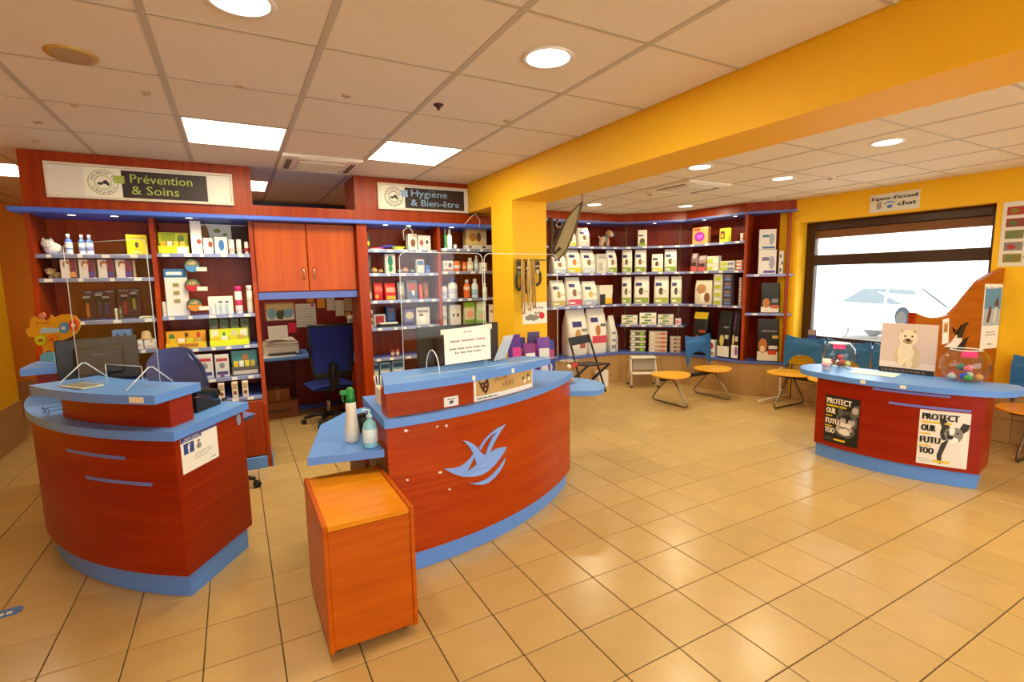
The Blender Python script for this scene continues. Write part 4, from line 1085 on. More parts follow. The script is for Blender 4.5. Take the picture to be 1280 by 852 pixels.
def make(kind, name, label, cat, group, loc, rz, W, D, H, col, lst, cap=None, rough=.5):
    """one shelf article; its front faces local -y and starts at y=0"""
    m = M(col, rough)
    if kind == 'bag':
        mb = MB(); rings = []; ctr = D/2
        vs = []; fs = []
        for v, sw, sd in BAGP:
            for x, y in superring(W*sw, D*sd): vs.append((x, y+ctr, v*H))
        n = 16
        for k in range(len(BAGP)-1):
            for i in range(n): j = (i+1) % n; fs.append((k*n+i, k*n+j, (k+1)*n+j, (k+1)*n+i))
        mb.add(vs, fs, True); mb.add(vs, [tuple(range(n)), tuple((len(BAGP)-1)*n+i for i in range(n))])
        o = solo(name, mb, m, label, cat, group, loc, rz)
        prints(o, mb, W*.94, H, D, lst, lambda v: bag_front(v, D), o)
        part('top_seal', MB().box((-W*.47, D/2-.004, H*.955), (W*.47, D/2+.004, H*1.004), .001), M(cap or col, .4), o)
    elif kind == 'box':
        o = solo(name, MB().box((-W/2, 0, 0), (W/2, D, H), min(.003, W*.05)), m, label, cat, group, loc, rz)
        prints(o, None, W, H, D, lst, lambda v: 0., o)
        if cap: part('side_panel', MB().box((-W/2-.001, .004, .004), (-W/2+.001, D-.004, H-.004)), M(cap, .5), o)
    elif kind == 'bottle':
        R = W/2; sy = min(1., D/W)
        o = solo(name, MB().lathe([(R*.92, 0), (R, H*.03), (R, H*.62), (R*.9, H*.70), (R*.5, H*.78), (R*.42, H*.82)], 18, (0, D/2, 0), 1, sy), m, label, cat, group, loc, rz)
        part('cap', MB().lathe([(R*.5, H*.80), (R*.5, H*.99), (R*.44, H), (0, H)], 14, (0, D/2, 0)), M(cap or 'f0ece0', .4), o)
        for k, (v0, v1, c) in enumerate(lst):
            part('label_band', MB().lathe([(R*1.004, H*v0), (R*1.014+.0006*k, H*v0+.001), (R*1.014+.0006*k, H*v1-.001), (R*1.004, H*v1)], 18, (0, D/2, 0), 1, sy), M(c, .5), o)
    elif kind == 'tube':
        R = W/2
        o = solo(name, MB().lathe([(R*.95, 0), (R, H*.02), (R, H*.80), (R*.95, H*.81)], 18, (0, R, 0)), m, label, cat, group, loc, rz)
        part('cap', MB().lathe([(R*.96, H*.79), (R*.97, H*.985), (R*.85, H), (0, H)], 18, (0, R, 0)), M(cap or 'f0ece0', .35), o)
        for k, (v0, v1, c) in enumerate(lst):
            part('label_band', MB().lathe([(R*1.004, H*v0), (R*1.014+.0006*k, H*v0+.001), (R*1.014+.0006*k, H*v1-.001), (R*1.004, H*v1)], 18, (0, R, 0)), M(c, .5), o)
    elif kind == 'tray':                       # open counter display tray with a header card
        o = thing(name, label, cat, loc, rz, group)
        part('back_card', MB().box((-W/2, D*.45, 0), (W/2, D*.45+.004, H)), m, o)
        part('front_lip', MB().box((-W/2, 0, 0), (W/2, .004, H*.36)), M(cap or col, .5), o)
        part('tray_base', MB().box((-W/2, .0045, 0), (W/2, D*.449, .004)), m, o)
        for s_ in (-1, 1):
            part('side_wall', MB().add([(s_*W/2, .0045, .0045), (s_*W/2, D*.449, .0045), (s_*W/2, D*.449, H*.9), (s_*W/2, .0045, H*.36)], [(0, 1, 2, 3)]).add([(s_*(W/2-.003), .0045, .0045), (s_*(W/2-.003), D*.449, .0045), (s_*(W/2-.003), D*.449, H*.9), (s_*(W/2-.003), .0045, H*.36)], [(0, 1, 2, 3)]), m, o)
        prints(o, None, W, H, D, [p for p in lst if p[1] >= .38], lambda v: D*.45, o)
        prints(o, None, W, H, D, [p for p in lst if p[1] < .38], lambda v: 0., o)
        for k in range(4):
            part('sachet', MB().box((-W*.42+k*W*.21, D*.12, .005), (-W*.42+k*W*.21+W*.17, D*.3, H*.58), .002), M(('e8c21c', 'f0ead8', 'd9d02a', 'c8a84a')[k], .5), o)
    return o
def vb(band, pet='8a5e3c', logo='35276e'):
    return ('f0e8da', [(.08, .66, .52, .78, logo), (.30, .34, .64, .60, pet, 'e'), (.03, .05, .97, .24, band), (.56, .42, .94, .50, 'cfc6b4'), (.1, .09, .5, .15, 'f6f0e4')])
cnt = {}
def row(seg, z, place, group, items, D=.16, ins=.045, zmax=None):
    P, Q = [Vector((*p, 0)) for p in seg]; e = (Q-P).normalized(); nn = Vector((-e.y, e.x, 0))
    P, Q = P+nn*ins, Q+nn*ins; rz = math.atan2(e.y, e.x); SL_ = (Q-P).length
    for it in items:
        x0, x1, yt, kind, name, sty, desc = it[:7]; opt = it[7] if len(it) > 7 else {}
        ys = opt.get('y', None)
        yb = proj(((P+Q)/2+Vector((0, 0, z))))[1]
        a = atseg(x0, yb, P[:2], Q[:2]); b = atseg(x1, yb, P[:2], Q[:2]); top = atseg((x0+x1)/2, yt, P[:2], Q[:2]).z
        ua_, ub_ = [(Vector((k_.x, k_.y, 0))-P).dot(e) for k_ in (a, b)]
        w0_ = (ub_-ua_)*.97
        ua_, ub_ = max(ua_, .006), min(ub_, SL_-.006)
        W = max(.012, min(w0_, (ub_-ua_)*.97)); c = P+e*((ua_+ub_)/2); H = max(.015, top-z)
        if zmax is not None: H = min(H, zmax-z-.036)
        back = opt.get('back', 0.)
        d = opt.get('D', min(D, max(.04, W*.7) if kind in ('bag', 'bottle') else D))
        n = opt.get('n', 1); k = cnt.get(place, 0); cnt[place] = k+1
        for i in range(n):
            loc = Vector((c.x, c.y, z+opt.get('lift', 0)+.0008+i*H/n))+nn*back
            lab = '%s, %s from left on %s' % (desc, ORD[k], place)
            if n > 1: lab = '%s, %s from bottom of pile, %s on %s' % (desc, ORD[i], 'pile %s' % ORD[k] if False else 'place '+str(k+1), place)
            col, lst = sty[0], sty[1]; cap = sty[2] if len(sty) > 2 else None
            make(kind, name, lab, opt.get('cat', {'bag': 'bag', 'box': 'box', 'bottle': 'bottle', 'tube': 'tube', 'tray': 'display box'}[kind]), group, loc, rz, W, d, H/n*.985, col, lst, cap)

# ---- corner unit
c1, c2, c3, c4 = [(PC[i], PC[i+1]) for i in range(4)]
sh = lambda sg_, a, b: tuple(tuple((Vector(p)+(Vector(sg_[1])-Vector(sg_[0])).normalized()*k)[:]) for p, k in zip(sg_, (a, -b)))
c2, c3, c4 = sh(c2, .0, .02), sh(c3, .02, .058), sh(c4, .045, .115)
G = 'articles in the corner shelving'
GRN, YLW, BLU, RSE = '8fa83a', 'f0c81a', '8fb0d0', 'd8486a'
T1, T2, T3 = 'top corner shelf', 'second corner shelf', 'third corner shelf'
row(c1, ZCN[0], T1, G, zmax=2.375, items= [(708, 721, 288, 'bag', 'pet_food_bag', vb(YLW), 'white pet food bag with yellow band'),
    (724, 738, 284, 'bag', 'pet_food_bag', vb('d8d0c0'), 'white pet food bag with purple logo')])
row(c2, ZCN[0], T1, G, zmax=2.375, items= [(797, 808.5, 287, 'box', 'pet_food_box', ('ece4d4', [(.05, .62, .6, .7, '35276e'), (.2, .15, .8, .5, '6a5a3a', 'e'), (.1, .05, .9, .2, GRN)]), 'slim white box with green animal print')])
row(c3, ZCN[0], T1, G, zmax=2.375, D=.07, items= [(865, 885, 284, 'box', 'treat_box', ('e8a05a', [(.14, .15, .8, .75, 'a02aa0', 'e'), (.3, .3, .65, .6, 'e05ad0', 'e'), (.1, .82, .5, .95, 'b04a2a')]), 'orange box with purple oval'),
    (899, 910, 285, 'box', 'treat_box', ('c8d82a', [(.1, .25, .6, .8, '7a2a1a'), (.2, .35, .5, .6, 'e8b02a')], 'e8ecb0'), 'yellow green upright box'),
    (925, 933, 291, 'box', 'treat_box', ('f2ece0', [(.3, .2, .7, .5, '4a3a3a', 'e')]), 'tiny white box')])
row(c1, ZCN[1], T2, G, zmax=ZCN[0], items= [(692, 709, 318, 'bag', 'pet_food_bag', vb('b8c4d4'), 'white bag with pale blue band'), (710, 727, 311, 'bag', 'pet_food_bag', vb('f2c21a', 'c8701a'), 'white bag with bright yellow band'),
    (728.5, 745, 312, 'bag', 'pet_food_bag', vb('c8ccd4'), 'white bag with pale grey band'), (746, 758.5, 317, 'box', 'pet_food_box', ('d8d2c6', [(.1, .75, .9, .95, 'a8a49c'), (.15, .1, .6, .55, 'b8b2a4'), (.6, .3, .85, .6, 'ece6da')]), 'grey white box'),
    (760, 772, 312, 'bag', 'pet_food_bag', vb(GRN), 'slim white bag with green band')])
row(c2, ZCN[1], T2, G, zmax=ZCN[0], items= [(775, 790, 311, 'bag', 'pet_food_bag', vb(GRN, '5a5a2a'), 'white bag with lime band'), (793, 808, 311, 'bag', 'pet_food_bag', vb(GRN), 'white bag with green band'),
    (814, 829, 317, 'bag', 'pet_food_bag', vb('d8d04a', '5a3a1a'), 'short white bag with olive band'), (830, 846, 311, 'bag', 'pet_food_bag', vb(GRN, '6a5a30'), 'white bag with green base')])
pkd = ('8a6a6a', [(0, .0, 1, .28, 'd85a5a'), (.1, .3, .9, .5, '4a2a2a'), (.15, .72, .85, .95, 'b8a8a8')])
row(c3, ZCN[1], T2, G, zmax=ZCN[0], D=.07, items= [(863, 871, 316, 'bag', 'treat_pouch', pkd, 'grey red treat pouch'), (871.5, 882, 319, 'bag', 'treat_pouch', ('9a7a7a', pkd[1]), 'paler grey red pouch'),
    (883, 898, 320, 'box', 'wet_food_pack', ('dcd6c6', [(.05, .1, .5, .6, 'b8c83a'), (.55, .1, .95, .5, 'ece8dc')]), 'lime and white food pack', {'n': 2}),
    (899, 918, 326, 'box', 'wet_food_pack', ('d4cec0', [(.05, .1, .5, .7, 'b8c83a'), (.55, .2, .95, .6, '6a7aa8')]), 'flat white food pack', {'n': 2}),
    (920, 934, 325, 'box', 'wet_food_pack', ('dcd2c4', [(.05, .1, .9, .5, 'd8604a'), (.05, .6, .6, .9, 'f0ece0')]), 'red striped food pack', {'n': 3})])
row(c1, ZCN[2], T3, G, zmax=ZCN[1], items= [(690, 708, 350, 'bag', 'pet_food_bag', vb('c8b46a', 'b09a4a'), 'white bag with tan band'), (709.5, 728, 346, 'bag', 'pet_food_bag', vb(RSE), 'white bag with pink band'),
    (730, 748, 351, 'bag', 'pet_food_bag', vb('a8b4c8', 'd8b060'), 'white bag with blue grey band'), (749.5, 766, 356, 'box', 'pet_food_box', ('e4dccc', [(0, 0, 1, .55, '2a2420'), (.42, .05, .95, .75, 'f0e2c8'), (.42, .05, .95, .35, 'f2b81a')]), 'black and white box with yellow card')])
row(c2, ZCN[2], T3, G, zmax=ZCN[1], items= [(771, 789, 346, 'bag', 'pet_food_bag', vb(GRN, '6a6a2a'), 'large white bag with green band'), (792, 811.5, 345, 'bag', 'pet_food_bag', vb(GRN, '4a3a1a'), 'large white bag with dog print'),
    (817, 836, 345, 'bag', 'pet_food_bag', vb('b0b83a', '5a4a2a'), 'large white bag with olive band'), (838, 857, 345, 'bag', 'pet_food_bag', vb('a8b83a', '4a3a2a'), 'large white bag with lime base')])
row(c3, ZCN[2], T3, G, zmax=ZCN[1], D=.07, items= [(867, 889, 350, 'bag', 'treat_pouch', ('e2d4bc', [(.1, .45, .7, .85, 'b8865a', 'e'), (.35, .1, .75, .5, 'f2ece0', 'e'), (.6, .1, .95, .5, '8a5a3a', 'e')]), 'round topped bag with animals'),
    (891, 902, 342, 'box', 'wet_food_pack', ('d0ccb8', [(.1, .1, .9, .6, 'b0c02a', 'e'), (.2, .65, .8, .9, 'ece8dc')]), 'lime food box', {'n': 4}),
    (903, 914, 342, 'box', 'wet_food_pack', ('4a3f46', [(.15, .15, .85, .5, '6a7ab0'), (.2, .6, .8, .85, '8a7a78')]), 'dark food box', {'n': 4}),
    (923, 933, 347, 'box', 'wet_food_pack', ('e8e0d2', [(.1, .1, .9, .4, 'b8806a'), (.2, .55, .8, .85, '6a5a50')]), 'white food box', {'n': 5})])
pk = ('efe8da', [(.05, .1, .55, .5, '8fa04a', 'e'), (.6, .15, .95, .45, 'd8c8a8'), (.3, .62, .7, .88, '5a8a3a')])
T4, T5 = 'short corner shelf', 'blue corner ledge'
row(c2, ZCN[3], T4, G, zmax=ZCN[2], items= [(776.5, 797, 394, 'box', 'sachet_carton', pk, 'white green sachet carton', {'n': 2}), (799, 820.5, 391, 'box', 'sachet_carton', ('f4eee2', pk[1]), 'bright white sachet carton', {'n': 2}),
    (822, 842, 393, 'box', 'sachet_carton', ('e8e0d0', pk[1]), 'cream white sachet carton', {'n': 2}), (844, 857, 398, 'box', 'sachet_carton', ('e8dcd4', [(.05, .2, .6, .8, 'd87a9a', 'e'), (.6, .3, .95, .7, 'e8a8b8')]), 'pink printed sachet carton')])
bigd = .2
row(c1, .458, T5, G, zmax=ZCN[2], items= [(711, 736, 385, 'bag', 'pet_food_sack', ('efe6d6', [(.18, .62, .68, .74, '35276e'), (.3, .30, .62, .58, 'c8904a', 'e'), (.65, .52, .95, .58, '8a8478'), (.55, .16, .85, .26, 'a8604a')]), 'big white food sack with orange dog', {'D': .22}),
    (737, 760, 384, 'bag', 'pet_food_sack', ('efe6d6', [(.08, .70, .5, .80, '35276e'), (.3, .40, .60, .64, 'b8783a', 'e'), (.1, .24, .95, .40, 'd8485a'), (.6, .6, .9, .66, '6a6458')]), 'big white food sack with red band', {'D': .22}),
    (763.5, 770.5, 394, 'bag', 'pet_food_sack', ('e8e0d2', [(.1, .1, .9, .2, '8a94a8'), (.1, .3, .9, .36, '8a94a8'), (.1, .5, .9, .56, '8a94a8')]), 'slim white sack seen sideways', {'D': .16}),
    (771, 776.5, 408, 'bag', 'pet_food_sack', ('e8e4da', [(.2, .3, .95, .5, '5a88c0'), (.1, .05, .9, .15, 'd0ccc0')]), 'slim blue white sack', {'D': .12})])
can = lambda a, b: ('d8d2c2', [(0, .1, 1, .75, a), (.05, .2, .35, .65, 'e8e2d2', 'e'), (.62, .2, .92, .65, b, 'e')])
row(c2, .458, T5, G, zmax=ZCN[3], items= [(787, 807, 413, 'box', 'wet_food_pack', can('5a5a3a', '9ac82a'), 'green lidded multipack', {'n': 4}), (810.5, 834, 414, 'box', 'wet_food_pack', can('c8a080', 'd8604a'), 'orange white multipack', {'n': 5}),
    (837, 852, 421, 'box', 'wet_food_pack', can('8a6a5a', 'c8b8a8'), 'brown white multipack', {'n': 4})])
blk = lambda *a: ('15110f', list(a), '2a2624')
row(c3, .458, T5, G, zmax=ZCN[2], items= [(864, 882, 386, 'bag', 'pet_food_sack', blk((.0, .80, 1, .94, 'f0c81a'), (.15, .15, .6, .45, '8a5a2a', 'e'), (.5, .5, .95, .56, 'b04a1a')), 'black sack with yellow top label', {'D': .16}),
    (883, 892.5, 425, 'box', 'pet_food_box', ('f0ece4', [(.1, .45, .9, .9, 'c8202a', 'e'), (.1, .1, .9, .3, 'b8683a')]), 'white box with red disc', {'D': .1}),
    (895, 912, 388, 'bag', 'pet_food_sack', blk((.03, .03, .97, .26, 'ece6da'), (.2, .26, .55, .5, 'd0c070', 'e'), (.6, .42, .9, .5, 'c8c4bc'), (.5, .65, .9, .68, '8a8680')), 'black sack with pale base label', {'D': .1}),
    (913, 933, 388, 'bag', 'pet_food_sack', blk((.03, .03, .97, .30, 'f0eae0'), (.5, .08, .92, .27, '8a5ab0', 'e'), (.15, .30, .42, .52, 'e0c890', 'e'), (.55, .38, .92, .48, 'c8c4bc'), (.35, .60, .5, .95, '6a2a7a')), 'black sack with purple oval label', {'D': .08})])
T6 = 'end shelves by window'
row(c4, ZD[0], T6, G, [(947, 970, 311.5, 'box', 'litter_box', ('ece6dc', [(.2, .55, .6, .7, '7a6a8a'), (.6, .2, .9, .75, 'a8a0b8', 'e'), (.3, .05, .95, .15, '6a4a9a')], '7a2a5a'), 'white box with purple side', {'D': .07}),
    (973, 982, 313, 'box', 'litter_box', ('e2dccf', [(.15, .7, .5, .85, '4a6a90'), (.5, .4, .85, .55, '3a4a5a'), (.2, .1, .6, .25, '4a5a6a')]), 'slim dotted white box', {'D': .06})], ins=.03)
zt2 = atseg(958, 311.5, inset(PC, .03)[3], inset(PC, .03)[4]).z
row(c4, zt2, T6, G, zmax=2.37, items= [(948, 970, 286, 'box', 'litter_box', ('ece6dc', [(.2, .6, .6, .72, '4a7a90'), (.6, .2, .9, .8, 'a8b0b8', 'e'), (.2, .04, .95, .14, '3a6aa0')], '1a6a9a'), 'white box with blue side', {'D': .07})], ins=.03)
row(c4, ZD[1], T6, G, zmax=ZD[0], items= [(949, 975, 353, 'bag', 'pet_food_sack', blk((.03, .03, .97, .22, 'e8e0d0'), (.1, .18, .5, .5, 'c0783a', 'e'), (.58, .35, .92, .48, '8a8680'), (.55, .16, .95, .28, 'c85a3a')), 'black sack with orange cat', {'D': .07})], ins=.03)
row(c4, .458, T6, G, zmax=ZD[1], items= [(944, 978, 398, 'bag', 'pet_food_sack', blk((.02, .02, .98, .24, 'e8ddc6'), (.06, .20, .48, .55, 'b86a2a', 'e'), (.14, .22, .38, .38, 'e8c898', 'e'), (.55, .30, .95, .38, 'd8d4cc'), (.52, .17, .92, .27, 'd04020'), (.7, .55, .98, .62, 'c8a04a'), (.2, .70, .9, .74, '6a6660')), 'large black sack with long haired dog', {'D': .06})], ins=.03)

# ---- left unit, bay one and two
G = 'articles in the left shelving'
def segA(z): y = frontA(z)+.012; return ((-1.277, y), (-.56, y)) if BAY == 1 else ((-.527, y), (.155, y))
BAY = 1
L1, L2, L3, L4 = 'top shelf under green sign', 'second shelf under green sign', 'third shelf under green sign', 'fourth shelf under green sign'
wb = ('e8ecf4', [(.05, .55, 'dfe6f2'), (.2, .48, '6a84c0')], 'f4f2ee')
z = ZA1[0]
row(segA(z), z, L1, G, zmax=2.165, items=[(81.5, 91.5, 292, 'bottle', 'lotion_bottle', ('3a62b8', [(.02, .60, 'eceef4'), (.25, .34, '6a84c0')], 'f0f2f6'), 'white blue lotion bottle'), (99, 107.5, 293, 'bottle', 'lotion_bottle', ('4a72c0', [(.02, .60, 'eceef4'), (.2, .40, '8a9ac8')], 'f0f2f6'), 'white blue lotion bottle'),
    (108.5, 117.5, 293, 'bottle', 'lotion_bottle', ('4a72c0', [(.02, .60, 'eceef4'), (.2, .42, '8a9ac8')], 'f0f2f6'), 'white blue lotion bottle'), (159, 186, 293, 'box', 'flea_treatment_box', ('f0d40a', [(.4, .35, .58, .65, '4a4a3a', 'e'), (.1, .82, .9, .87, 'b8a02a'), (.3, .1, .7, .16, 'f8f0b0')]), 'bright yellow box with insect', {'D': .05})], D=.07)
z = ZA1[1]
cb = ('b8a8b0', [(0, 0, .58, 1, 'efe4d8'), (.58, 0, 1, 1, '7a1a4a'), (.15, .5, .65, .95, 'b0703a', 'e'), (.25, .45, .6, .8, 'e8d8c8', 'e'), (.62, .08, .95, .35, '4a4a9a')])
row(segA(z), z, L2, G, zmax=ZA1[0], items=[(77, 97, 321, 'box', 'supplement_box', (cb[0], cb[1][:4]+[(.62, .08, .95, .35, 'e8a04a')]), 'purple white box with orange dot', {'D': .08})]+
    [(x, x+20, 321, 'box', 'supplement_box', cb, 'purple white box with animal', {'D': .08}) for x in (100, 123.5, 146)]+
    [(167.5, 170, 325, 'box', 'supplement_box', ('c8a88a', []), 'thin brown box edge', {'D': .06})], D=.07)
z = ZA1[2]
row(segA(z), z, L3, G, zmax=ZA1[1], items=[(95, 138, 362, 'box', 'brush_display_board', ('5a1420', [(.05, .88, .25, .95, '8a7a8a'), (.40, .86, .62, .92, '9a8a80'), (.72, .9, .95, .96, '9a8a80')]), 'dark red hanging display board', {'D': .012, 'back': .30}),
    (139.5, 172, 360, 'box', 'brush_display_board', ('621622', [(.1, .90, .5, .95, '9a8a80'), (.6, .88, .95, .94, '8a7a78')]), 'second dark red display board', {'D': .012, 'back': .30}),
    (174, 194, 396.5, 'box', 'leaflet_pile', ('e8e4d4', [(.1, .2, .9, .8, 'b8b84a')]), 'pale leaflet pile')], D=.15)
fnl = flat((0, frontA(z)+.012+.045+.27, 0), (1, 0, 0), (0, 0, 1))
for n, (x, yt, yb_, c_) in enumerate(((108, 371, 397, 'c8641a'), (123, 368, 394, '4a3a4a'), (132, 371, 393, '3a3a6a'), (155, 369, 392, 'b0202a'), (166.5, 366, 387, 'a89a3a'))):
    a, b = at(x, yt, Y=frontA(z)+.312), at(x, yb_, Y=frontA(z)+.312)
    t = thing('grooming_brush', '%s grooming brush on the dark red board, %s from left' % (('orange', 'charcoal', 'navy', 'red', 'olive')[n], ORD[n]), 'brush', (a.x, a.y, max(b.z, z+.004)), 0, 'grooming brushes')
    H_ = a.z-max(b.z, z+.004)
    part('handle', MB().box((-.012, -.012, 0), (.012, .0, H_*.72), .005), M(c_, .4), t)
    part('head', MB().box((-.02, -.022, H_*.72), (.02, .0, H_*.92), .006), M('1c1816', .5), t)
    part('header_card', MB().box((-.022, -.004, H_*.93), (.022, 0, H_*1.04)), M('c8b8a8', .6), t)
z = ZA1[3]
row(segA(z), z, L4, G, zmax=ZA1[2], items=[(142, 166, 412, 'box', 'dispenser_carton', ('5a86c0', [(.08, .12, .92, .55, 'eeeae0'), (.2, .65, .4, .85, '3a4a5a', 'e'), (.6, .65, .8, .85, '3a4a5a', 'e')]), 'blue carton with white front', {'D': .12}), (171, 180, 425, 'box', 'dispenser_carton', ('eee8da', [(.2, .3, .8, .6, 'c8b8a8')]), 'tiny white carton', {'D': .08}),
    (181, 196, 424, 'box', 'dispenser_carton', ('efe9dc', [(.55, .75, .75, .92, 'b05a3a', 'e'), (.1, .2, .6, .3, 'c0b8a8')]), 'white carton with red dot', {'D': .1})])
BAY = 2
z = ZA2[0]
row(segA(z), z, L1, G, zmax=2.165, items=[(194.5, 237, 289, 'tray', 'display_box', ('d8d80a', [(.08, .42, .55, .98, 'a8b81a'), (.62, .5, .86, .9, '6a8a3a', 'e'), (.05, .03, .6, .30, 'f0e81a'), (.62, .03, .98, .30, 'f6f6e8')], 'ece81a'), 'lime green display box with header', {'D': .2}),
    (240, 254, 272, 'box', 'ear_care_box', ('f2eee6', [(.1, .1, .9, .2, 'c8c4bc'), (.5, .3, .95, .45, '9a3a2a', 'e')]), 'tall white box', {'D': .06}), (255, 267.5, 297, 'box', 'ear_care_box', ('f0ece4', [(.5, .4, .95, .8, 'a04a2a', 'e'), (.1, .1, .7, .16, 'b8b0a8')]), 'short white box with brown dog', {'D': .06}),
    (269, 285.5, 296, 'box', 'ear_care_box', ('f2f0ea', [(.3, .2, .75, .85, '3a7ac0', 'e')]), 'short white box with blue swirl', {'D': .06}), (286.5, 294, 299, 'tube', 'pill_tub', ('f4f0e6', [(.15, .4, 'e8c8b8')], 'f6f4ee'), 'white pill tub'),
    (296, 303, 299, 'tube', 'pill_tub', ('f4f0e6', [(.15, .4, 'e8d0c0')], 'f6f4ee'), 'second white pill tub'), (306, 312, 302, 'tube', 'pill_tub', ('f0eae0', [(.2, .5, 'b03a2a')], 'f6f4ee'), 'small red banded tub')])
t = thing('shelf_banner', 'wide printed banner with dog photo on the top shelf under green sign', 'banner', at(280, 290, Y=5.36), 0)
p0, p1 = at(246, 292, Y=5.36), at(317, 273, Y=5.36)
bz0, bz1 = ZA2[0]+.05, 2.125
fnn = flat((p0.x, 5.36, 0), (1, 0, 0), (0, 0, 1)); BW = min(p1.x, .15)-p0.x
part('board', MB().prism_on([rect(0, bz0, BW, bz1)], fnn, 0, .004), M('efe9dc', .5), t, True)
ink('dog_print', t, fnn, [ell(BW*.12, bz0+(bz1-bz0)*.55, BW*.13, (bz1-bz0)*.4, 14, .1)], M('9a6a30', .6), .005, True)
ink('leaf_print', t, fnn, [ell(BW*.40, bz0+(bz1-bz0)*.75, .03, .02, 10), ell(BW*.55, bz0+(bz1-bz0)*.6, .02, .015, 10)], M('8aa83a', .6), .005, True)
ink('dark_block', t, fnn, [rect(BW*.68, bz0+.004, BW*.998, bz1-.01)], M('4a2a12', .6), .005, True)
z = ZA2[1]
row(segA(z), z, L3, G, zmax=ZA2[0], items=[(203, 208, 377, 'box', 'card_stack', ('e0dcd0', []), 'thin grey card stack', {'D': .1}),
    (208.5, 238, 335, 'box', 'collar_stand', ('efe9dc', [(0, .82, 1, 1, '2a6a9a'), (.1, .87, .8, .94, 'dfe8ee'), (.35, .62, .62, .70, '9a8a4a'), (.35, .45, .62, .53, '9a8a4a'), (.35, .28, .62, .36, '9a8a4a')]), 'white stand with blue header', {'D': .05, 'back': .03}),
    (261, 293, 370, 'box', 'dropper_carton', ('f2ece4', [(.04, .04, .12, .5, 'c8c0d8'), (.25, .05, .32, .6, 'b8c0c8'), (.42, .05, .55, .55, 'b8c8d8'), (.66, .05, .8, .55, 'b8c8d8'), (.42, .65, .56, .74, '4a4a7a'), (.68, .65, .82, .74, '4a4a7a')]), 'wide white carton with vials', {'D': .05}),
    (295, 304.5, 357, 'tube', 'spray_can', ('f4eee8', [(.3, .5, 'd83a6a'), (.1, .2, 'e8d8d8')], 'e02a7a'), 'white spray can with pink cap'), (310, 317.5, 356, 'tube', 'spray_can', ('f0eadc', [(.4, .55, 'd8d0c0')], 'f4f0e8'), 'white spray can with white cap')])
for n, (x, y, c_) in enumerate(((240, 332, '4a8ac0'), (241, 356.5, 'c8202a'), (243.5, 381, 'e88a1a'))):
    p = at(x, y, Y=frontA(1.4)+.03); r_ = .058
    t = thing('collar_tin', 'round black collar tin with %s lower half, %s from top on the stand' % (('blue', 'red', 'orange')[n], ORD[n]), 'tin', (p.x, p.y, p.z-r_), 0, 'round collar tins')
    fnt = flat((0, 0, r_), (1, 0, 0), (0, 0, 1))
    part('tin', MB().prism_on([ell(0, 0, r_, r_, 26)], fnt, -.022, 0), BLACK, t)
    ink('photo', t, fnt, [[(r_*.86*math.cos(a), r_*.86*math.sin(a)) for a in [PI*i/12 for i in range(13)]]], M('6a7a4a', .6), .0008)
    ink('animal_print', t, fnt, [ell(.008, .02, .018, .014, 10), ell(-.018, .016, .012, .010, 10)], M('c8a078', .6), .0014)
    ink('colour_half', t, fnt, [[(r_*.9*math.cos(a), r_*.9*math.sin(a)) for a in [PI+PI*i/12 for i in range(13)]]], M(c_, .5), .0010)
    part('price_card', MB().box((.028, -.012, .012), (.105, -.0105, .046)), M('f0e8d4', .6), t)
z = ZA2[2]
L5, L6 = 'lower shelf behind blue chair', 'lowest shelf behind blue chair'
row(segA(z), z, L5, G, zmax=ZA2[1], items=[(206, 259, 414, 'tray', 'display_box', ('e8a80a', [(.06, .5, .2, .85, '3a8a3a', 'e'), (.45, .6, .55, .9, '5a3a1a', 'e'), (.75, .55, .85, .9, 'c83a1a', 'e'), (.3, .08, .8, .28, 'b8781a')], 'f4c80a'), 'amber display tray', {'D': .2}),
    (262, 313, 411, 'tray', 'display_box', ('e0e80a', [(.05, .42, .22, .95, 'ece8dc'), (.33, .5, .4, .8, '3a7a3a', 'e'), (.55, .5, .7, .85, 'd8d0b0'), (.78, .45, .97, .92, 'f2f0d8')], 'e8f000'), 'fluorescent yellow display tray', {'D': .2})])
for k in range(4):
    a = at(263+k*13, 412, Y=frontA(z)+.30)
    make('box', 'sachet_carton', 'olive carton behind the fluorescent tray, %s from left' % ORD[k], 'box', G, (a.x+.03, frontA(z)+.24, z+.0008), 0, .072, .06, .22, '7a7a4a', [(.2, .45, .8, .7, 'a8a48a'), (.3, .75, .7, .9, '5a7a3a')])
z = ZA2[3]
rcb = ('dcd6d2', [(.1, .72, .9, .85, 'b83a3a'), (.3, .4, .7, .65, '8a8a8c', 'e'), (.1, .12, .9, .26, '4a3a7a'), (.3, .02, .6, .1, '7a2a4a')])
row(segA(z), z, L6, G, zmax=ZA2[2], items=[(246, 268, 443, 'box', 'diet_food_box', rcb, 'grey diet food box with red heading', {'D': .08}), (270, 288, 443, 'box', 'diet_food_box', rcb, 'second grey diet food box', {'D': .08}),
    (290, 325, 438, 'tray', 'display_box', ('3a6a70', [(.05, .42, .95, .98, '4a9090'), (.4, .5, .65, .85, 'b87a4a', 'e'), (.05, .05, .95, .2, 'c8c0b0')], '5a5248'), 'teal sea picture display', {'D': .16})])
z = ZA2[4]
for n, x in enumerate((277, 294, 307)):
    a = at(x, 490, Y=frontA(z)+.04)
    make('box', 'treat_tube', 'slim cream treat carton hanging below, %s from left' % ORD[n], 'box', 'slim treat cartons', (a.x, frontA(z)+.03, z+.0008), 0, .045, .04, .135, 'e8dcc4', [(.1, .55, .9, .9, 'c8a878'), (.2, .2, .8, .45, '8a4a2a', 'e')])

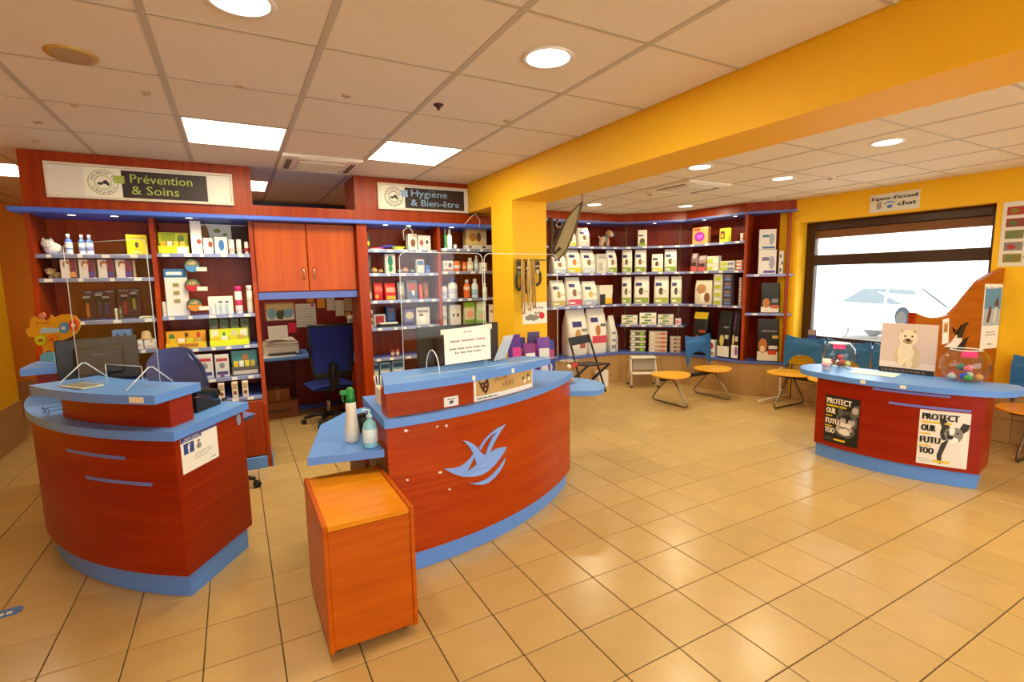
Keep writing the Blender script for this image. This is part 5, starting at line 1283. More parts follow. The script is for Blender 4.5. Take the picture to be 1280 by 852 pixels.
# ---- right unit
G = 'articles in the right back shelving'
sb1 = ((1.166, BF+.012), (1.877, BF+.012)); sb2 = ((1.911, BF+.012), (2.584, BF+.012))
R1, R2, R3, R4, R5, R6 = ['%s shelf under blue sign' % o for o in ('top', 'second', 'third', 'fourth', 'fifth', 'lowest')]
row(sb1, ZB[0], R1, G, zmax=2.165, items=[(457.5, 463, 285, 'bottle', 'spray_bottle', ('3a3a2a', [(.2, .4, 'd8d02a')], '2a2a2a'), 'narrow dark bottle'), (511, 522, 292, 'box', 'toy_box', ('c8bca8', [(.2, .2, .8, .7, '5a3a2a', 'e'), (.1, .8, .9, .95, 'a89a84')]), 'tan box with dog photo'),
    (523, 539, 294, 'box', 'toy_box', ('ded6ca', [(.1, .3, .4, .7, 'a85a5a', 'e'), (.5, .25, .9, .8, 'f2eee6', 'e'), (.6, .4, .8, .7, '3a3a3a', 'e')]), 'white box with red print')], D=.1)
row(sb2, ZB[6], R1, G, zmax=2.165, items=[(545.5, 551, 289, 'bottle', 'shampoo_bottle', ('9ab8a8', [(.2, .55, 'd8e0d0')], 'e8ece8'), 'pale green shampoo bottle'), (556, 559.5, 285, 'bottle', 'shampoo_bottle', ('3a8a4a', [(.2, .5, '2a6a3a')], 'c8d0c8'), 'thin green bottle'),
    (560, 566, 286, 'bottle', 'shampoo_bottle', ('c8d0c0', [(.2, .6, 'e8e4d8')], 'f0ece4'), 'white green shampoo bottle'), (568, 572, 305, 'tube', 'small_jar', ('9a9a8a', [(.2, .6, 'c8c4b8')], '6a6a60'), 'tiny grey jar'),
    (582.5, 616, 306, 'box', 'flat_carton', ('dcd2c0', [(.1, .3, .2, .8, '3a2a1a', 'e'), (.6, .3, .75, .8, '5a2a1a', 'e')]), 'long flat white carton'),
    ], D=.1)
a = at(582, 302, Y=BF+.12)
make('box', 'toy_box', 'yellow tan box with plush photo on the top shelf near the column', 'box', G, (a.x+.135, BF+.13, ZB[6]+.055), 0, .25, .1, .165, 'e0c070', [(.15, .2, .5, .75, 'b87a1a', 'e'), (.5, .2, .72, .8, '6a3a14', 'e'), (.75, .1, .97, .9, 'd8ccb0')])
row(sb1, ZB[1], R2, G, zmax=ZB[0], items=[(457.5, 464, 318, 'box', 'toy_card', ('2a4a6a', [(.2, .3, .8, .7, '3a7a4a', 'e')]), 'dark blue toy card'), (482, 495, 316, 'box', 'toy_card', ('d8d4c8', [(.25, .35, .75, .92, '1a7a6a', 'e'), (.3, .08, .7, .4, '2a8a4a', 'e')]), 'white card with green toy'),
    (521, 531, 324, 'box', 'toy_card', ('d0cabc', [(.1, .6, .9, .9, '4a6ab0'), (.2, .15, .8, .5, 'e8e0d0')]), 'white and blue card'), (532, 538, 331, 'box', 'toy_card', ('3a5ab0', [(.2, .2, .8, .5, '6a8ad0')]), 'small blue card')], D=.05)
row(sb2, ZB[7], R2, G, zmax=ZB[6], items=[(545.5, 552.5, 321, 'bottle', 'lotion_bottle', ('ece6dc', [(.2, .45, 'd8c0b0')], 'ece8e0'), 'tall white bottle'), (554, 567, 325.5, 'box', 'care_box', ('e8e0d6', [(.15, .5, .4, .8, 'c8b8a0', 'e'), (.5, .35, .85, .8, '7a4a3a', 'e'), (.1, .05, .9, .22, 'b85a3a')]), 'white box with red base', {'D': .06}),
    (568, 577.5, 326, 'tube', 'care_tub', ('e8782a', [(.3, .6, 'f0e0d0')], 'e07a3a'), 'orange tub'), (579, 584, 327, 'tube', 'care_tub', ('e0641a', [(.3, .55, 'f0b070')], 'd8581a'), 'slim orange tub'),
    (585, 593, 322, 'bottle', 'lotion_bottle', ('d8c8a0', [(.2, .5, 'f0e8d0')], 'ece4d0'), 'cream bottle'), (594, 599, 319, 'bottle', 'lotion_bottle', ('b8c0b8', [(.2, .5, 'e0e4dc')], 'd8dcd4'), 'grey white bottle'), (600, 609, 328, 'box', 'care_box', ('ece6da', [(.2, .3, .8, .5, 'c0b8a8')]), 'plain white box', {'D': .06})], D=.07)
row(sb1, ZB[2], R3, G, zmax=ZB[1], items=[(458, 466, 349, 'bag', 'chew_bag', ('6a5a44', [(.1, .1, .7, .4, 'd8d0b8'), (.2, .6, .8, .9, '4a3a2a')]), 'brown chew bag'), (467.5, 480, 353, 'bag', 'chew_bag', ('c8181a', [(.1, .5, .9, .75, 'e85a4a'), (.1, .1, .5, .35, 'e8a02a', 'e')]), 'red chew bag'),
    (481.5, 496, 353, 'bag', 'chew_bag', ('d0201a', [(.1, .45, .9, .72, 'f0a08a'), (.1, .05, .95, .25, 'c8b02a')]), 'red chew bag with yellow base'), (497.5, 507, 352, 'bag', 'chew_bag', ('7a8090', [(.2, .3, .8, .8, 'b8a890'), (.4, .05, .9, .3, '8a5a3a', 'e')]), 'grey blue chew bag'),
    (509.5, 523, 350, 'bag', 'chew_bag', ('8a7a80', [(.1, .5, .9, .85, 'a84a4a'), (.1, .1, .9, .4, '4a6aa0'), (.4, .2, .7, .5, 'd8d0c0', 'e')]), 'multicoloured toy bag'), (525, 529, 355, 'bag', 'chew_bag', ('e8481a', [(.2, .2, .8, .7, 'f07a4a')]), 'slim orange bag'), (530, 537, 352, 'bag', 'chew_bag', ('7a3a1a', [(.2, .2, .8, .6, 'a8602a')]), 'brown treat bag')], D=.07)
row(sb2, ZB[8], R3, G, zmax=ZB[7], items=[(547, 552.5, 353, 'bottle', 'cleaner_bottle', ('eceae4', [(.15, .45, 'd0d4e0')], '2a3a90'), 'white bottle with navy cap'), (553, 560.5, 353, 'bottle', 'cleaner_bottle', ('eceae4', [(.15, .45, 'c8d0e0')], '2a3a90'), 'second white bottle with navy cap'),
    (561.5, 573.5, 347, 'bottle', 'cleaner_bottle', ('f0eee8', [(.25, .5, 'c8ccd8')], '2a3a9a'), 'large white bottle with navy cap'), (581, 589, 349, 'bottle', 'foam_bottle', ('e8641a', [(.45, .62, 'f0c8a0')], 'f0e4d8'), 'orange foam bottle'),
    (591, 599, 348, 'bottle', 'foam_bottle', ('dce8e4', [(.15, .45, '9ac0c8')], 'f0f0ea'), 'pale aqua foam bottle'), (604.5, 610, 354, 'bottle', 'foam_bottle', ('f0ece2', [(.2, .4, 'd8d4c8')], 'f0ece2'), 'plain white bottle')], D=.07)
row(sb1, ZB[3], R4, G, zmax=ZB[2], items=[(458, 467, 387, 'box', 'toy_box', ('c8c0b0', [(.1, .55, .9, .8, '3a3a38'), (.1, .2, .9, .4, '5a5a50')]), 'grey box with dark bands', {'D': .08}), (470.5, 486, 393, 'box', 'toy_box', ('f0eae0', [(.15, .25, .85, .85, 'd0303a')]), 'white box with red panel', {'D': .05, 'back': .1}),
    (487, 499, 383, 'box', 'toy_box', ('2a4a80', [(.2, .3, .8, .7, '4a6aa0'), (.3, .75, .8, .9, '8a5a4a')]), 'dark blue box', {'D': .08, 'back': .1}), (506, 519, 386, 'box', 'toy_box', ('5a4a7a', [(.1, .4, .9, .85, 'c8b888', 'e'), (.1, .05, .9, .25, '3a2a6a')]), 'purple box with tan print', {'D': .09}),
    (521, 538, 383.5, 'box', 'toy_box', ('e2dcce', [(.1, .7, .9, .85, '8a847a'), (.3, .1, .7, .5, 'f4f0e6'), (.15, .5, .5, .65, '6a5a4a', 'e')]), 'white box with grey heading', {'D': .09})], D=.08)
row(sb2, ZB[9], R4, G, zmax=ZB[8], items=[(548.5, 559, 381.5, 'box', 'care_box', ('e6dece', [(.15, .3, .4, .5, '3a3a30', 'e'), (.55, .3, .8, .5, '4a4a4a', 'e'), (.1, .7, .9, .78, 'c8c0b0')]), 'white box with two animals', {'D': .06}), (563, 577, 380.5, 'box', 'care_box', ('d8d0bc', [(.2, .4, .4, .58, '4a4438', 'e'), (.6, .4, .8, .58, '3a3630', 'e')]), 'beige box with two animals', {'D': .06}),
    (581, 594, 377, 'box', 'care_box', ('d8caa0', [(0, .75, 1, 1, '8ac02a'), (0, .02, 1, .2, '6aa02a'), (.2, .3, .9, .6, 'e8a080', 'e')]), 'green and peach box', {'D': .06}), (596, 608, 375.5, 'box', 'care_box', ('b8d8a0', [(.1, .6, .9, .9, 'e0ecd0'), (.3, .2, .8, .5, 'd8b8a0', 'e'), (0, .02, 1, .14, '7ab04a')]), 'pale green box', {'D': .06}),
    (611.5, 617, 380, 'box', 'care_box', ('e6dccc', [(0, .0, 1, .5, 'f0e8d8'), (.3, .55, .8, .7, 'a04a6a')], '4a2a5a'), 'slim white and purple box', {'D': .06})])
row(sb1, ZB[4], R5, G, zmax=ZB[3], items=[(489.5, 494, 437, 'tube', 'small_jar', ('a8442a', [(.2, .6, 'd8c8b8')], '8a3a2a'), 'tiny red jar'), (495.5, 500, 436, 'tube', 'small_jar', ('b04a30', [(.2, .6, 'd8c8b8')], '8a3a2a'), 'second tiny red jar')], D=.05)
blc = ('8fb8d0', [(.1, .1, .9, .6, 'dfe6ea'), (.35, .05, .75, .4, '14120f', 'e'), (.1, .7, .9, .9, '2a5a8a')])
row(sb1, ZB[5], R6, G, zmax=ZB[4], items=[(463, 474, 453, 'box', 'fountain_box', blc, 'blue white box with black disc', {'D': .1}), (475.5, 489, 452, 'box', 'fountain_box', blc, 'blue white box with black disc', {'D': .1}), (490.5, 506, 450, 'box', 'fountain_box', blc, 'blue white box with black disc', {'D': .1})])
# ------------------------------------------------------------------ office chairs
def office_chair(label, loc, rz, back_m, seat_m, kind, zs=.48):
    t = thing('office_chair', label, 'chair', loc, rz)
    for k in range(5):
        a = 2*PI*k/5+.3; c, s_ = math.cos(a), math.sin(a)
        part('base_arm', MB().tube([(0, 0, .10), (.14*c, .14*s_, .105), (.27*c, .27*s_, .07)], [.026, .022, .016], 8), BLACK, t)
        cw = part('castor', MB().lathe([(0, -.022), (.024, -.022), (.028, -.016), (.028, .016), (.024, .022), (0, .022)], 14), BLACK, t)
        cw.location = (.28*c, .28*s_, .0285); cw.rotation_euler = (PI/2, 0, a+.6)
    part('gas_column', MB().lathe([(.028, .08), (.028, .25), (.018, .255), (.018, zs-.05)], 14), STEEL, t)
    part('tilt_box', MB().box((-.09, -.11, zs-.07), (.09, .11, zs-.035), .012), BLACK, t)
    part('seat', MB().grid(lambda u, v: Vector(((u-.5)*.48*(1-.12*(2*v-1)**4), (v-.5)*.46, zs+.03-.10*(abs(u-.5)**3+abs(v-.5)**3)*1.5)), 12, 12).box((-.22, -.21, zs-.034), (.22, .21, zs+.005), .02), seat_m, t)
    if kind == 'mesh':
        part('spine', MB().tube([(0, -.12, zs-.05), (0, -.26, zs-.02), (0, -.275, zs+.16), (0, -.26, zs+.28)], .028, 8).box((-.05, -.29, zs+.0), (.05, -.262, zs+.26), .01), BLACK, t)
        part('lumbar_bar', MB().box((-.20, -.272, zs+.10), (.20, -.250, zs+.165), .008), BLACK, t)
        lean = lambda v: -.245-.10*v*v
        fr = []
        for u, v in ((-.20, .06), (-.225, .3), (-.235, .58), (.235, .58), (.225, .3), (.20, .06)): fr.append((u, lean(v), zs+.10+v))
        part('back_frame', MB().tube(fr, .020, 8, True), BLACK, t)
        part('back_mesh', MB().grid(lambda u, v: Vector(((u-.5)*(.40+.06*v), lean(.07+.5*v)+.0, zs+.10+.07+.5*v)), 8, 8).grid(lambda u, v: Vector(((u-.5)*(.40+.06*v), lean(.07+.5*v)+.012, zs+.10+.07+.5*v)), 8, 8), back_m, t)
    else:
        def bk(y):
            return lambda u, v: Vector(((u-.5)*.41*(1-.30*abs(2*v-1)**4), y-.07*v+.05*(1-(2*u-1)**2), zs+.10+.25+.25*(2*v-1)*(1-.22*abs(2*u-1)**4)))
        part('backrest', MB().grid(bk(-.28), 14, 14).grid(bk(-.235), 14, 14), back_m, t)
        part('back_bar', MB().tube([(0, -.10, zs-.05), (0, -.29, zs-.02), (0, -.29, zs+.28)], .02, 8), BLACK, t)
    for s_ in ():
        part('armrest', MB().tube([(s_*.2, -.02, zs-.03), (s_*.27, -.02, zs), (s_*.28, -.02, zs+.19)], .016, 8).box((s_*.28-.035, -.14, zs+.19), (s_*.28+.035, .12, zs+.215), .01), BLACK, t)
office_chair('blue mesh office chair with black frame at the back desk', (.86, 5.93, 0), math.radians(6), M('1a2a80', .8), M('1a2a80', .8), 'mesh', .45)
office_chair('blue fabric office chair behind the left counter', (-.215, 4.385, 0), -.60, M('626ca4', .9, sheen=.3), M('626ca4', .9), 'pad', .56)

# ------------------------------------------------------------------ niche clutter
fb = flat((0, 6.93, 0), (1, 0, 0), (0, 0, 1))
def pin(name, label, cat, x0, y0, x1, y1, m, extra=None, th=.004):
    a, b = at(x0, y1, Y=6.92), at(x1, y0, Y=6.92)
    t = thing(name, label, cat, (a.x, 6.93, a.z))
    part('sheet', MB().prism_on([rect(a.x, a.z, b.x, b.z)], fb, .001, .001+th), m, t, True)
    if extra: extra(t, a.x, a.z, b.x-a.x, b.z-a.z)
    return t
def pic(t, x, z, w_, h_):
    for q in (((0, 0), (1, .05)), ((0, .95), (1, 1)), ((0, 0), (.04, 1)), ((.96, 0), (1, 1))):
        part('frame_bar', MB().prism_on([rect(x+q[0][0]*w_, z+q[0][1]*h_, x+q[1][0]*w_, z+q[1][1]*h_)], fb, .005, .014), M('a8521a', .5), t, True)
    ink('sky_print', t, fb, [rect(x+.04*w_, z+.5*h_, x+.96*w_, z+.95*h_)], M('c8a468', .6), .006, True)
    ink('water_print', t, fb, [ell(x+.75*w_, z+.4*h_, .2*w_, .25*h_, 12, .15), ell(x+.22*w_, z+.4*h_, .14*w_, .3*h_, 12, .15)], M('7a9aa0', .6), .007, True)
    ink('tree_print', t, fb, [ell(x+.5*w_, z+.35*h_, .13*w_, .25*h_, 12, .2)], M('4a4a20', .6), .0075, True)
pin('framed_picture', 'orange framed landscape picture on the pin board', 'picture', 332, 377, 368, 402, M('e0d8c4', .6), pic)
def cal(t, x, z, w_, h_):
    ink('month_grid', t, fb, [rect(x+.05*w_, z+k*h_*.11+.03, x+.95*w_, z+k*h_*.11+.036) for k in range(8)], M('8a8478', .7), .006, True)
    ink('red_square', t, fb, [rect(x+.78*w_, z+.86*h_, x+.93*w_, z+.98*h_)], M('d02a3a', .6), .006, True)
pin('wall_calendar', 'white calendar sheet pinned left of the blue chair', 'calendar', 371, 379, 394, 409, M('d8ccb4', .7), cal)
pin('note', 'red sticky note on the pin board', 'note', 361, 403, 370, 416, M('e01a3a', .6))
for n, (a, b, c, d, m_) in enumerate(((384, 372, 392, 377.5, 'd8801a'), (397, 373, 406, 385, 'd88a1a'), (409, 372, 418, 388, 'c8b898'), (420, 375, 429.5, 395, 'd0c2a4'), (431, 372, 446, 389, 'b89a6a'), (432, 390, 439, 397, 'c8944a'))):
    pin('note', '%s paper note on the pin board, %s from left' % (('orange', 'amber', 'grey', 'cream', 'wide tan', 'small ochre')[n], ORD[n]), 'note', a, b, c, d, M(m_, .7))
pt = thing('printer', 'cream inkjet printer on the back desk', 'printer', (.45, 6.6, .74))
part('body', MB().box((-.19, -.15, 0.005), (.19, .15, .13), .012), M('e6dcc0', .5), pt)
part('tray', MB().box((-.15, -.20, .02), (.15, -.151, .035), .004), M('3a342c', .5), pt)
part('lid', MB().box((-.188, -.148, .131), (.188, .148, .15), .006), M('d8ccb0', .5), pt)
part('paper_support', MB().box((-.12, .12, .151), (.10, .135, .33), .004), M('ece4d4', .6), pt)
part('control_strip', MB().box((-.18, -.1515, .10), (.18, -.150, .125)), M('c8bca0', .4), pt)
solo('paper_pile', MB().grid(lambda u, v: Vector(((u-.5)*.32, (v-.5)*.24-.02, .025+.012*math.sin(5*u+3*v))), 10, 8).box((-.15, -.13, 0), (.15, .09, .02), .003), M('d8ccb8', .8), 'loose paper pile on top of the printer', 'papers', None, (.44, 6.59, .8935), .15)
solo('paper_sheet', MB().box((-.19, -.11, 0), (.19, .11, .003)), PAPER, 'white papers lying on the front of the back desk', 'papers', None, (.40, 6.425, .7405), .02)
t = thing('desk_telephone', 'dark upright handset beside the printer on the back desk', 'telephone', (.80, 6.62, .74))
part('base', MB().box((-.06, -.05, 0), (.06, .05, .05), .012), BLACK, t)
part('handset', MB().box((-.035, -.03, .051), (.035, .03, .23), .02), BLACK, t)
t = thing('paper_cup', 'white cup beside the dark handset on the back desk', 'cup', (.90, 6.66, .74))
part('cup', MB().lathe([(.028, 0), (.036, .11), (.033, .11), (.026, .005), (0, .005)], 16), CREAM, t)
part('rim', MB().lathe([(.033, .108), (.038, .110), (.036, .114)], 16), WHITE, t)
t = thing('thermos', 'pale green thermos on the back desk right of the blue chair', 'thermos', (at(441, 420, Y=6.5).x, 6.55, .87))
part('body', MB().lathe([(.05, 0), (.052, .01), (.052, .20), (.045, .22)], 18), M('c8cca8', .4), t)
part('cup_lid', MB().lathe([(.047, .221), (.047, .28), (.04, .29), (0, .29)], 18), M('d8d8c0', .4), t)
part('ring', MB().lathe([(.0535, .14), (.0535, .15), (.052, .15)], 18), M('8a8a70', .4), t)
t = thing('document_tray', 'dark document tray under the thermos', 'tray', (at(441, 420, Y=6.5).x+.04, 6.55, .74))
part('tray_shell', MB().box((-.15, -.13, 0), (.15, .13, .02), .004).box((-.15, -.13, .1), (.15, .13, .129), .004).box((-.15, .11, .02), (.15, .13, .1)), M('2a2420', .5), t)
part('paper_inside', MB().box((-.13, -.12, .0205), (.13, .10, .05)), M('d8ccb0', .7), t)
cardb = M('8a5020', .8, noise=.06, nscale=12)
t = thing('cardboard_box', 'larger brown cardboard box with black lettering under the back desk', 'box', (.41, 6.55, 0))
part('carton', MB().box((-.17, -.14, 0), (.17, .14, .20), .004), cardb, t)
part('flap', MB().box((-.17, -.142, .2005), (.17, .02, .205)), cardb, t)
part('lettering', text_on(MB(), 'lstaci', flat((-.165, -.1405, .07), (1, 0, 0), (0, 0, 1)), 0, 0, .06, .001, .25, bold=.003), BLACK, t)
t = thing('cardboard_box', 'smaller brown carton standing on the lettered box', 'box', (.37, 6.56, .2058))
part('carton', MB().box((-.13, -.12, 0), (.13, .12, .14), .004), M('95561f', .8), t)
part('tape', MB().box((-.02, -.1205, 0.002), (.02, .1205, .1408)), M('a8703a', .5), t)

# ------------------------------------------------------------------ left counter: screens, phone, monitor, cat display
def acrylic(name, label, P, Q, z0, z1, cut=None, r_=.03):
    P, Q = Vector((*P, 0)), Vector((*Q, 0)); L0 = (Q-P).length; fa = flat(P, Q-P, (0, 0, 1))
    t = thing(name, label, 'acrylic screen', (P.x/2+Q.x/2, P.y/2+Q.y/2, z0), 0, 'clear counter screens')
    lp = [(0, z0)]
    if cut: lp += [(L0*cut[0], z0), (L0*cut[0], z0+cut[2]), (L0*cut[1], z0+cut[2]), (L0*cut[1], z0)]
    lp += [(L0, z0), (L0, z1-r_), (L0-.01, z1-.01), (L0-r_, z1), (r_, z1), (.01, z1-.01), (0, z1-r_)]
    part('sheet', MB().prism_on([lp], fa, -.002, .002), CLR, t, True)
    ed = M('e6ece8', .25)
    for a, b in zip(lp, lp[1:]+lp[:1]):
        part('polished_edge', MB().tube([fa(a[0], a[1], 0), fa(b[0], b[1], 0)], .0019, 5), ed, t, True)
    return t, fa, L0, ed
def pol(c, r, a): return (c[0]+r*math.cos(math.radians(a)), c[1]+r*math.sin(math.radians(a)))
P, Q = pol(LC, 1.87, -148), pol(LC, 1.87, -128.5)
ztop = atseg(126, 302, P, Q).z
t, fa, L0, ed = acrylic('counter_screen', 'clear acrylic screen on the left counter with a cut-out', P, Q, ZU+.001, ztop, (.36, .80, .10))
for u in (.05, L0-.06):
    for w0, w1 in ((-.10, .12),):
        part('foot_fin', MB().tube([fa(u, ZU+.004, -.11), fa(u, ZU+.10, -.01), fa(u, ZU+.10, .01), fa(u, ZU+.004, .13)], .0032, 6), ed, t, True)
        part('foot_plate', MB().add([fa(u-.0015, ZU+.003, -.11), fa(u-.0015, ZU+.10, 0), fa(u-.0015, ZU+.003, .13)], [(0, 1, 2)]), CLR, t, True)
def monitor(label, loc, rz, W, H, zs, logo=True):
    t = thing('computer_monitor', label, 'monitor', loc, rz)
    part('casing', MB().box((-W/2, -.012, zs), (W/2, .012, zs+H), .006).box((-W*.3, .012, zs+H*.15), (W*.3, .045, zs+H*.8), .012), M('241a14', .45), t)
    part('screen', MB().box((-W/2+.015, -.0135, zs+.02), (W/2-.015, -.0122, zs+H-.015)), M('0c0c10', .15), t)
    part('stand', MB().box((-.04, .02, .012), (.04, .05, zs+H*.3), .008), BLACK, t)
    part('foot', MB().box((-.13, -.08, 0), (.13, .11, .012), .005), BLACK, t)
    if logo: part('logo', greek(flat((.03, .0455, zs+H*.6), (-1, 0, 0), (0, 0, 1)), 0, 0, .014, .001, .06, 1), M('6a5a4a', .4), t, False, None, 'stuff')
    return t
e_ = math.radians(-138)
monitor('dark computer monitor seen from behind on the left counter', (-.78, 4.05, ZL), PI+.25, .41, .27, .11)
t = thing('white_note_pad', 'white pad with blue cover behind the left screen', 'note pad', (*pol(LC, 1.60, -139), ZL), math.radians(-138)+PI/2)
part('pad', MB().box((-.05, -.04, 0), (.05, .04, .03), .003), M('a8c0e0', .5), t); part('cover', MB().box((-.05, -.04, .0302), (.05, .04, .034)), M('5a8ac8', .5), t)
p = at(104, 479, Z=ZU)
t = thing('newspaper', 'folded newspaper lying on the left upper counter', 'newspaper', (*pol(LC, 1.955, -141.5), ZU), math.radians(-141.5)+PI/2)
part('pages', MB().box((-.10, -.05, .0005), (.10, .05, .008), .002), M('d8cfb8', .8), t)
ink('print_columns', t, flat((-.115, -.06, .0085), (1, 0, 0), (0, 1, 0)), [rect(.02+.04*k, .02, .05+.04*k, .10) for k in range(5)], M('8a8272', .8), .0006)
p = at(250, 512, Z=ZL)
t = thing('telephone', 'black desk telephone on the right end of the left counter', 'telephone', (p.x-.03, p.y+.06, ZL), math.radians(-123)-PI/2)
part('base', MB().add([(-.09, -.10, 0), (.09, -.10, 0), (.09, .10, 0), (-.09, .10, 0), (-.09, -.10, .02), (.09, -.10, .02), (.09, .10, .085), (-.09, .10, .085)], [(0, 3, 2, 1), (4, 5, 6, 7), (0, 1, 5, 4), (1, 2, 6, 5), (2, 3, 7, 6), (3, 0, 4, 7)]), BLACK, t)
part('handset', MB().tube([(-.07, -.10, .065), (-.07, -.06, .085), (-.07, .06, .115), (-.07, .10, .11)], [.026, .018, .018, .026], 10), BLACK, t)
part('keypad', MB().box((.0, -.07, .035), (.07, .0, .052), .003), M('2c2a2c', .4), t)
part('cord', MB().tube([(-.09+.012*math.sin(k*1.4), -.10-.006*k, .02+.008*math.cos(k*1.4)) for k in range(12)], .004, 6), BLACK, t)
t = thing('reading_glasses', 'thin dark glasses on the left counter beside the riser', 'glasses', (*pol(LC, 1.99, -152.5), ZL), math.radians(-150)+PI/2)
for s_ in (-1, 1): part('rim', MB().tube([(s_*.03+.022*math.cos(2*PI*i/12), 0, .024+.02*math.sin(2*PI*i/12)) for i in range(12)], .0015, 5, True), BLACK, t)
part('temple', MB().tube([(-.052, 0, .028), (-.052, .11, .026), (-.05, .13, .008)], .0016, 5), BLACK, t); part('temple', MB().tube([(.052, 0, .028), (.052, .11, .026), (.05, .13, .008)], .0016, 5), BLACK, t)
# cat shaped cardboard display with round badges
cp_ = pol(LC, 1.92, -176.5)
fcz = Vector((-cp_[0], -cp_[1], 0)).normalized(); U_ = Vector((fcz.y*-1, fcz.x, 0)) 
U_ = Vector((RT.x, RT.y, 0)).normalized()
cq = Vector((cp_[0], cp_[1]+.02, 0)); fcd = flat(cq, U_, (0, 0, 1))
def cuv(px, py):
    p = atseg(px, py, cq[:2], (cq+U_)[:2]); return ((Vector((p.x, p.y, 0))-cq).dot(U_), p.z)
ck = lambda pts: [cuv(20+x/7.1, 370+y/7.1) for x, y in pts]
cdp = thing('cat_display', 'yellow cat shaped cardboard display with round animal badges', 'display', (cq.x, cq.y, ZU))
part('cat_body', MB().prism_on([ck([(240, 480), (230, 420), (180, 380), (150, 360), (125, 370), (95, 330), (95, 290), (120, 290), (130, 210), (160, 180), (200, 205), (240, 205), (270, 225), (300, 200), (310, 170), (345, 190), (400, 165), (470, 160), (530, 180), (570, 225), (570, 280), (540, 330), (480, 370), (400, 400), (360, 440), (350, 500), (370, 590), (250, 575)])], fcd, -.003, .003), M('e0a01a', .6), cdp, True)
part('name_strip', MB().prism_on([ck([(215, 330), (235, 280), (390, 285), (385, 325)])], fcd, .0035, .006), M('a8cce0', .6), cdp, True)
part('base_block', MB().prism_on([ck([(250, 575), (250, 520), (300, 495), (370, 500), (380, 575)])], fcd, .0035, .03), M('6ab8d8', .6), cdp, True)
for n, (x, y, a, b, c_) in enumerate(((438, 280, 38, 48, '4a90c0'), (525, 255, 42, 52, 'd8402a'), (235, 390, 50, 46, 'c8d02a'), (335, 380, 44, 40, 'e87a1a'), (300, 520, 32, 36, '6a4a9a'))):
    bg = part('badge', MB().prism_on([ck([(x+a*math.cos(2*PI*i/18), y+b*math.sin(2*PI*i/18)) for i in range(18)])], fcd, .0065, .014), M(c_, .5), cdp, True)
    ink('badge_face', bg, fcd, [ck([(x-a*.4, y-b*.2), (x+a*.4, y-b*.2), (x+a*.45, y+b*.3), (x-a*.45, y+b*.3)])], M('f0e4d0' if n < 2 else '8a5a1a', .5), .0148)
part('ear_trim', MB().prism_on([ck([(190, 190), (205, 155), (235, 145), (255, 175), (235, 200)])], fcd, -.012, -.0035), M('d88a6a', .6), cdp, True)
u, v = cuv(66, 410)
part('lettering', greek(fcd, cuv(46, 405)[0], cuv(46, 405)[1], .014, .0045, .09, 2), M('a86a10', .6), cdp, True, None, 'stuff')
# papers behind the cat display in the shelving
z = ZA1[2]
row(segA(z), z, 'third shelf behind cat display', 'articles in the left shelving', [(62, 82, 388, 'box', 'leaflet_box', ('efe8d0', [(.1, .2, .9, .5, 'd8c86a'), (.1, .6, .7, .8, 'c8c4a8')]), 'white and yellow leaflet box', {'D': .06, 'cat': 'box'}), (83, 94, 385, 'box', 'leaflet_box', ('6a5a4a', [(.1, .5, .9, .7, 'b8a890'), (.1, .2, .9, .3, '8a7a6a')]), 'brown leaflet box', {'D': .06, 'cat': 'box'})])
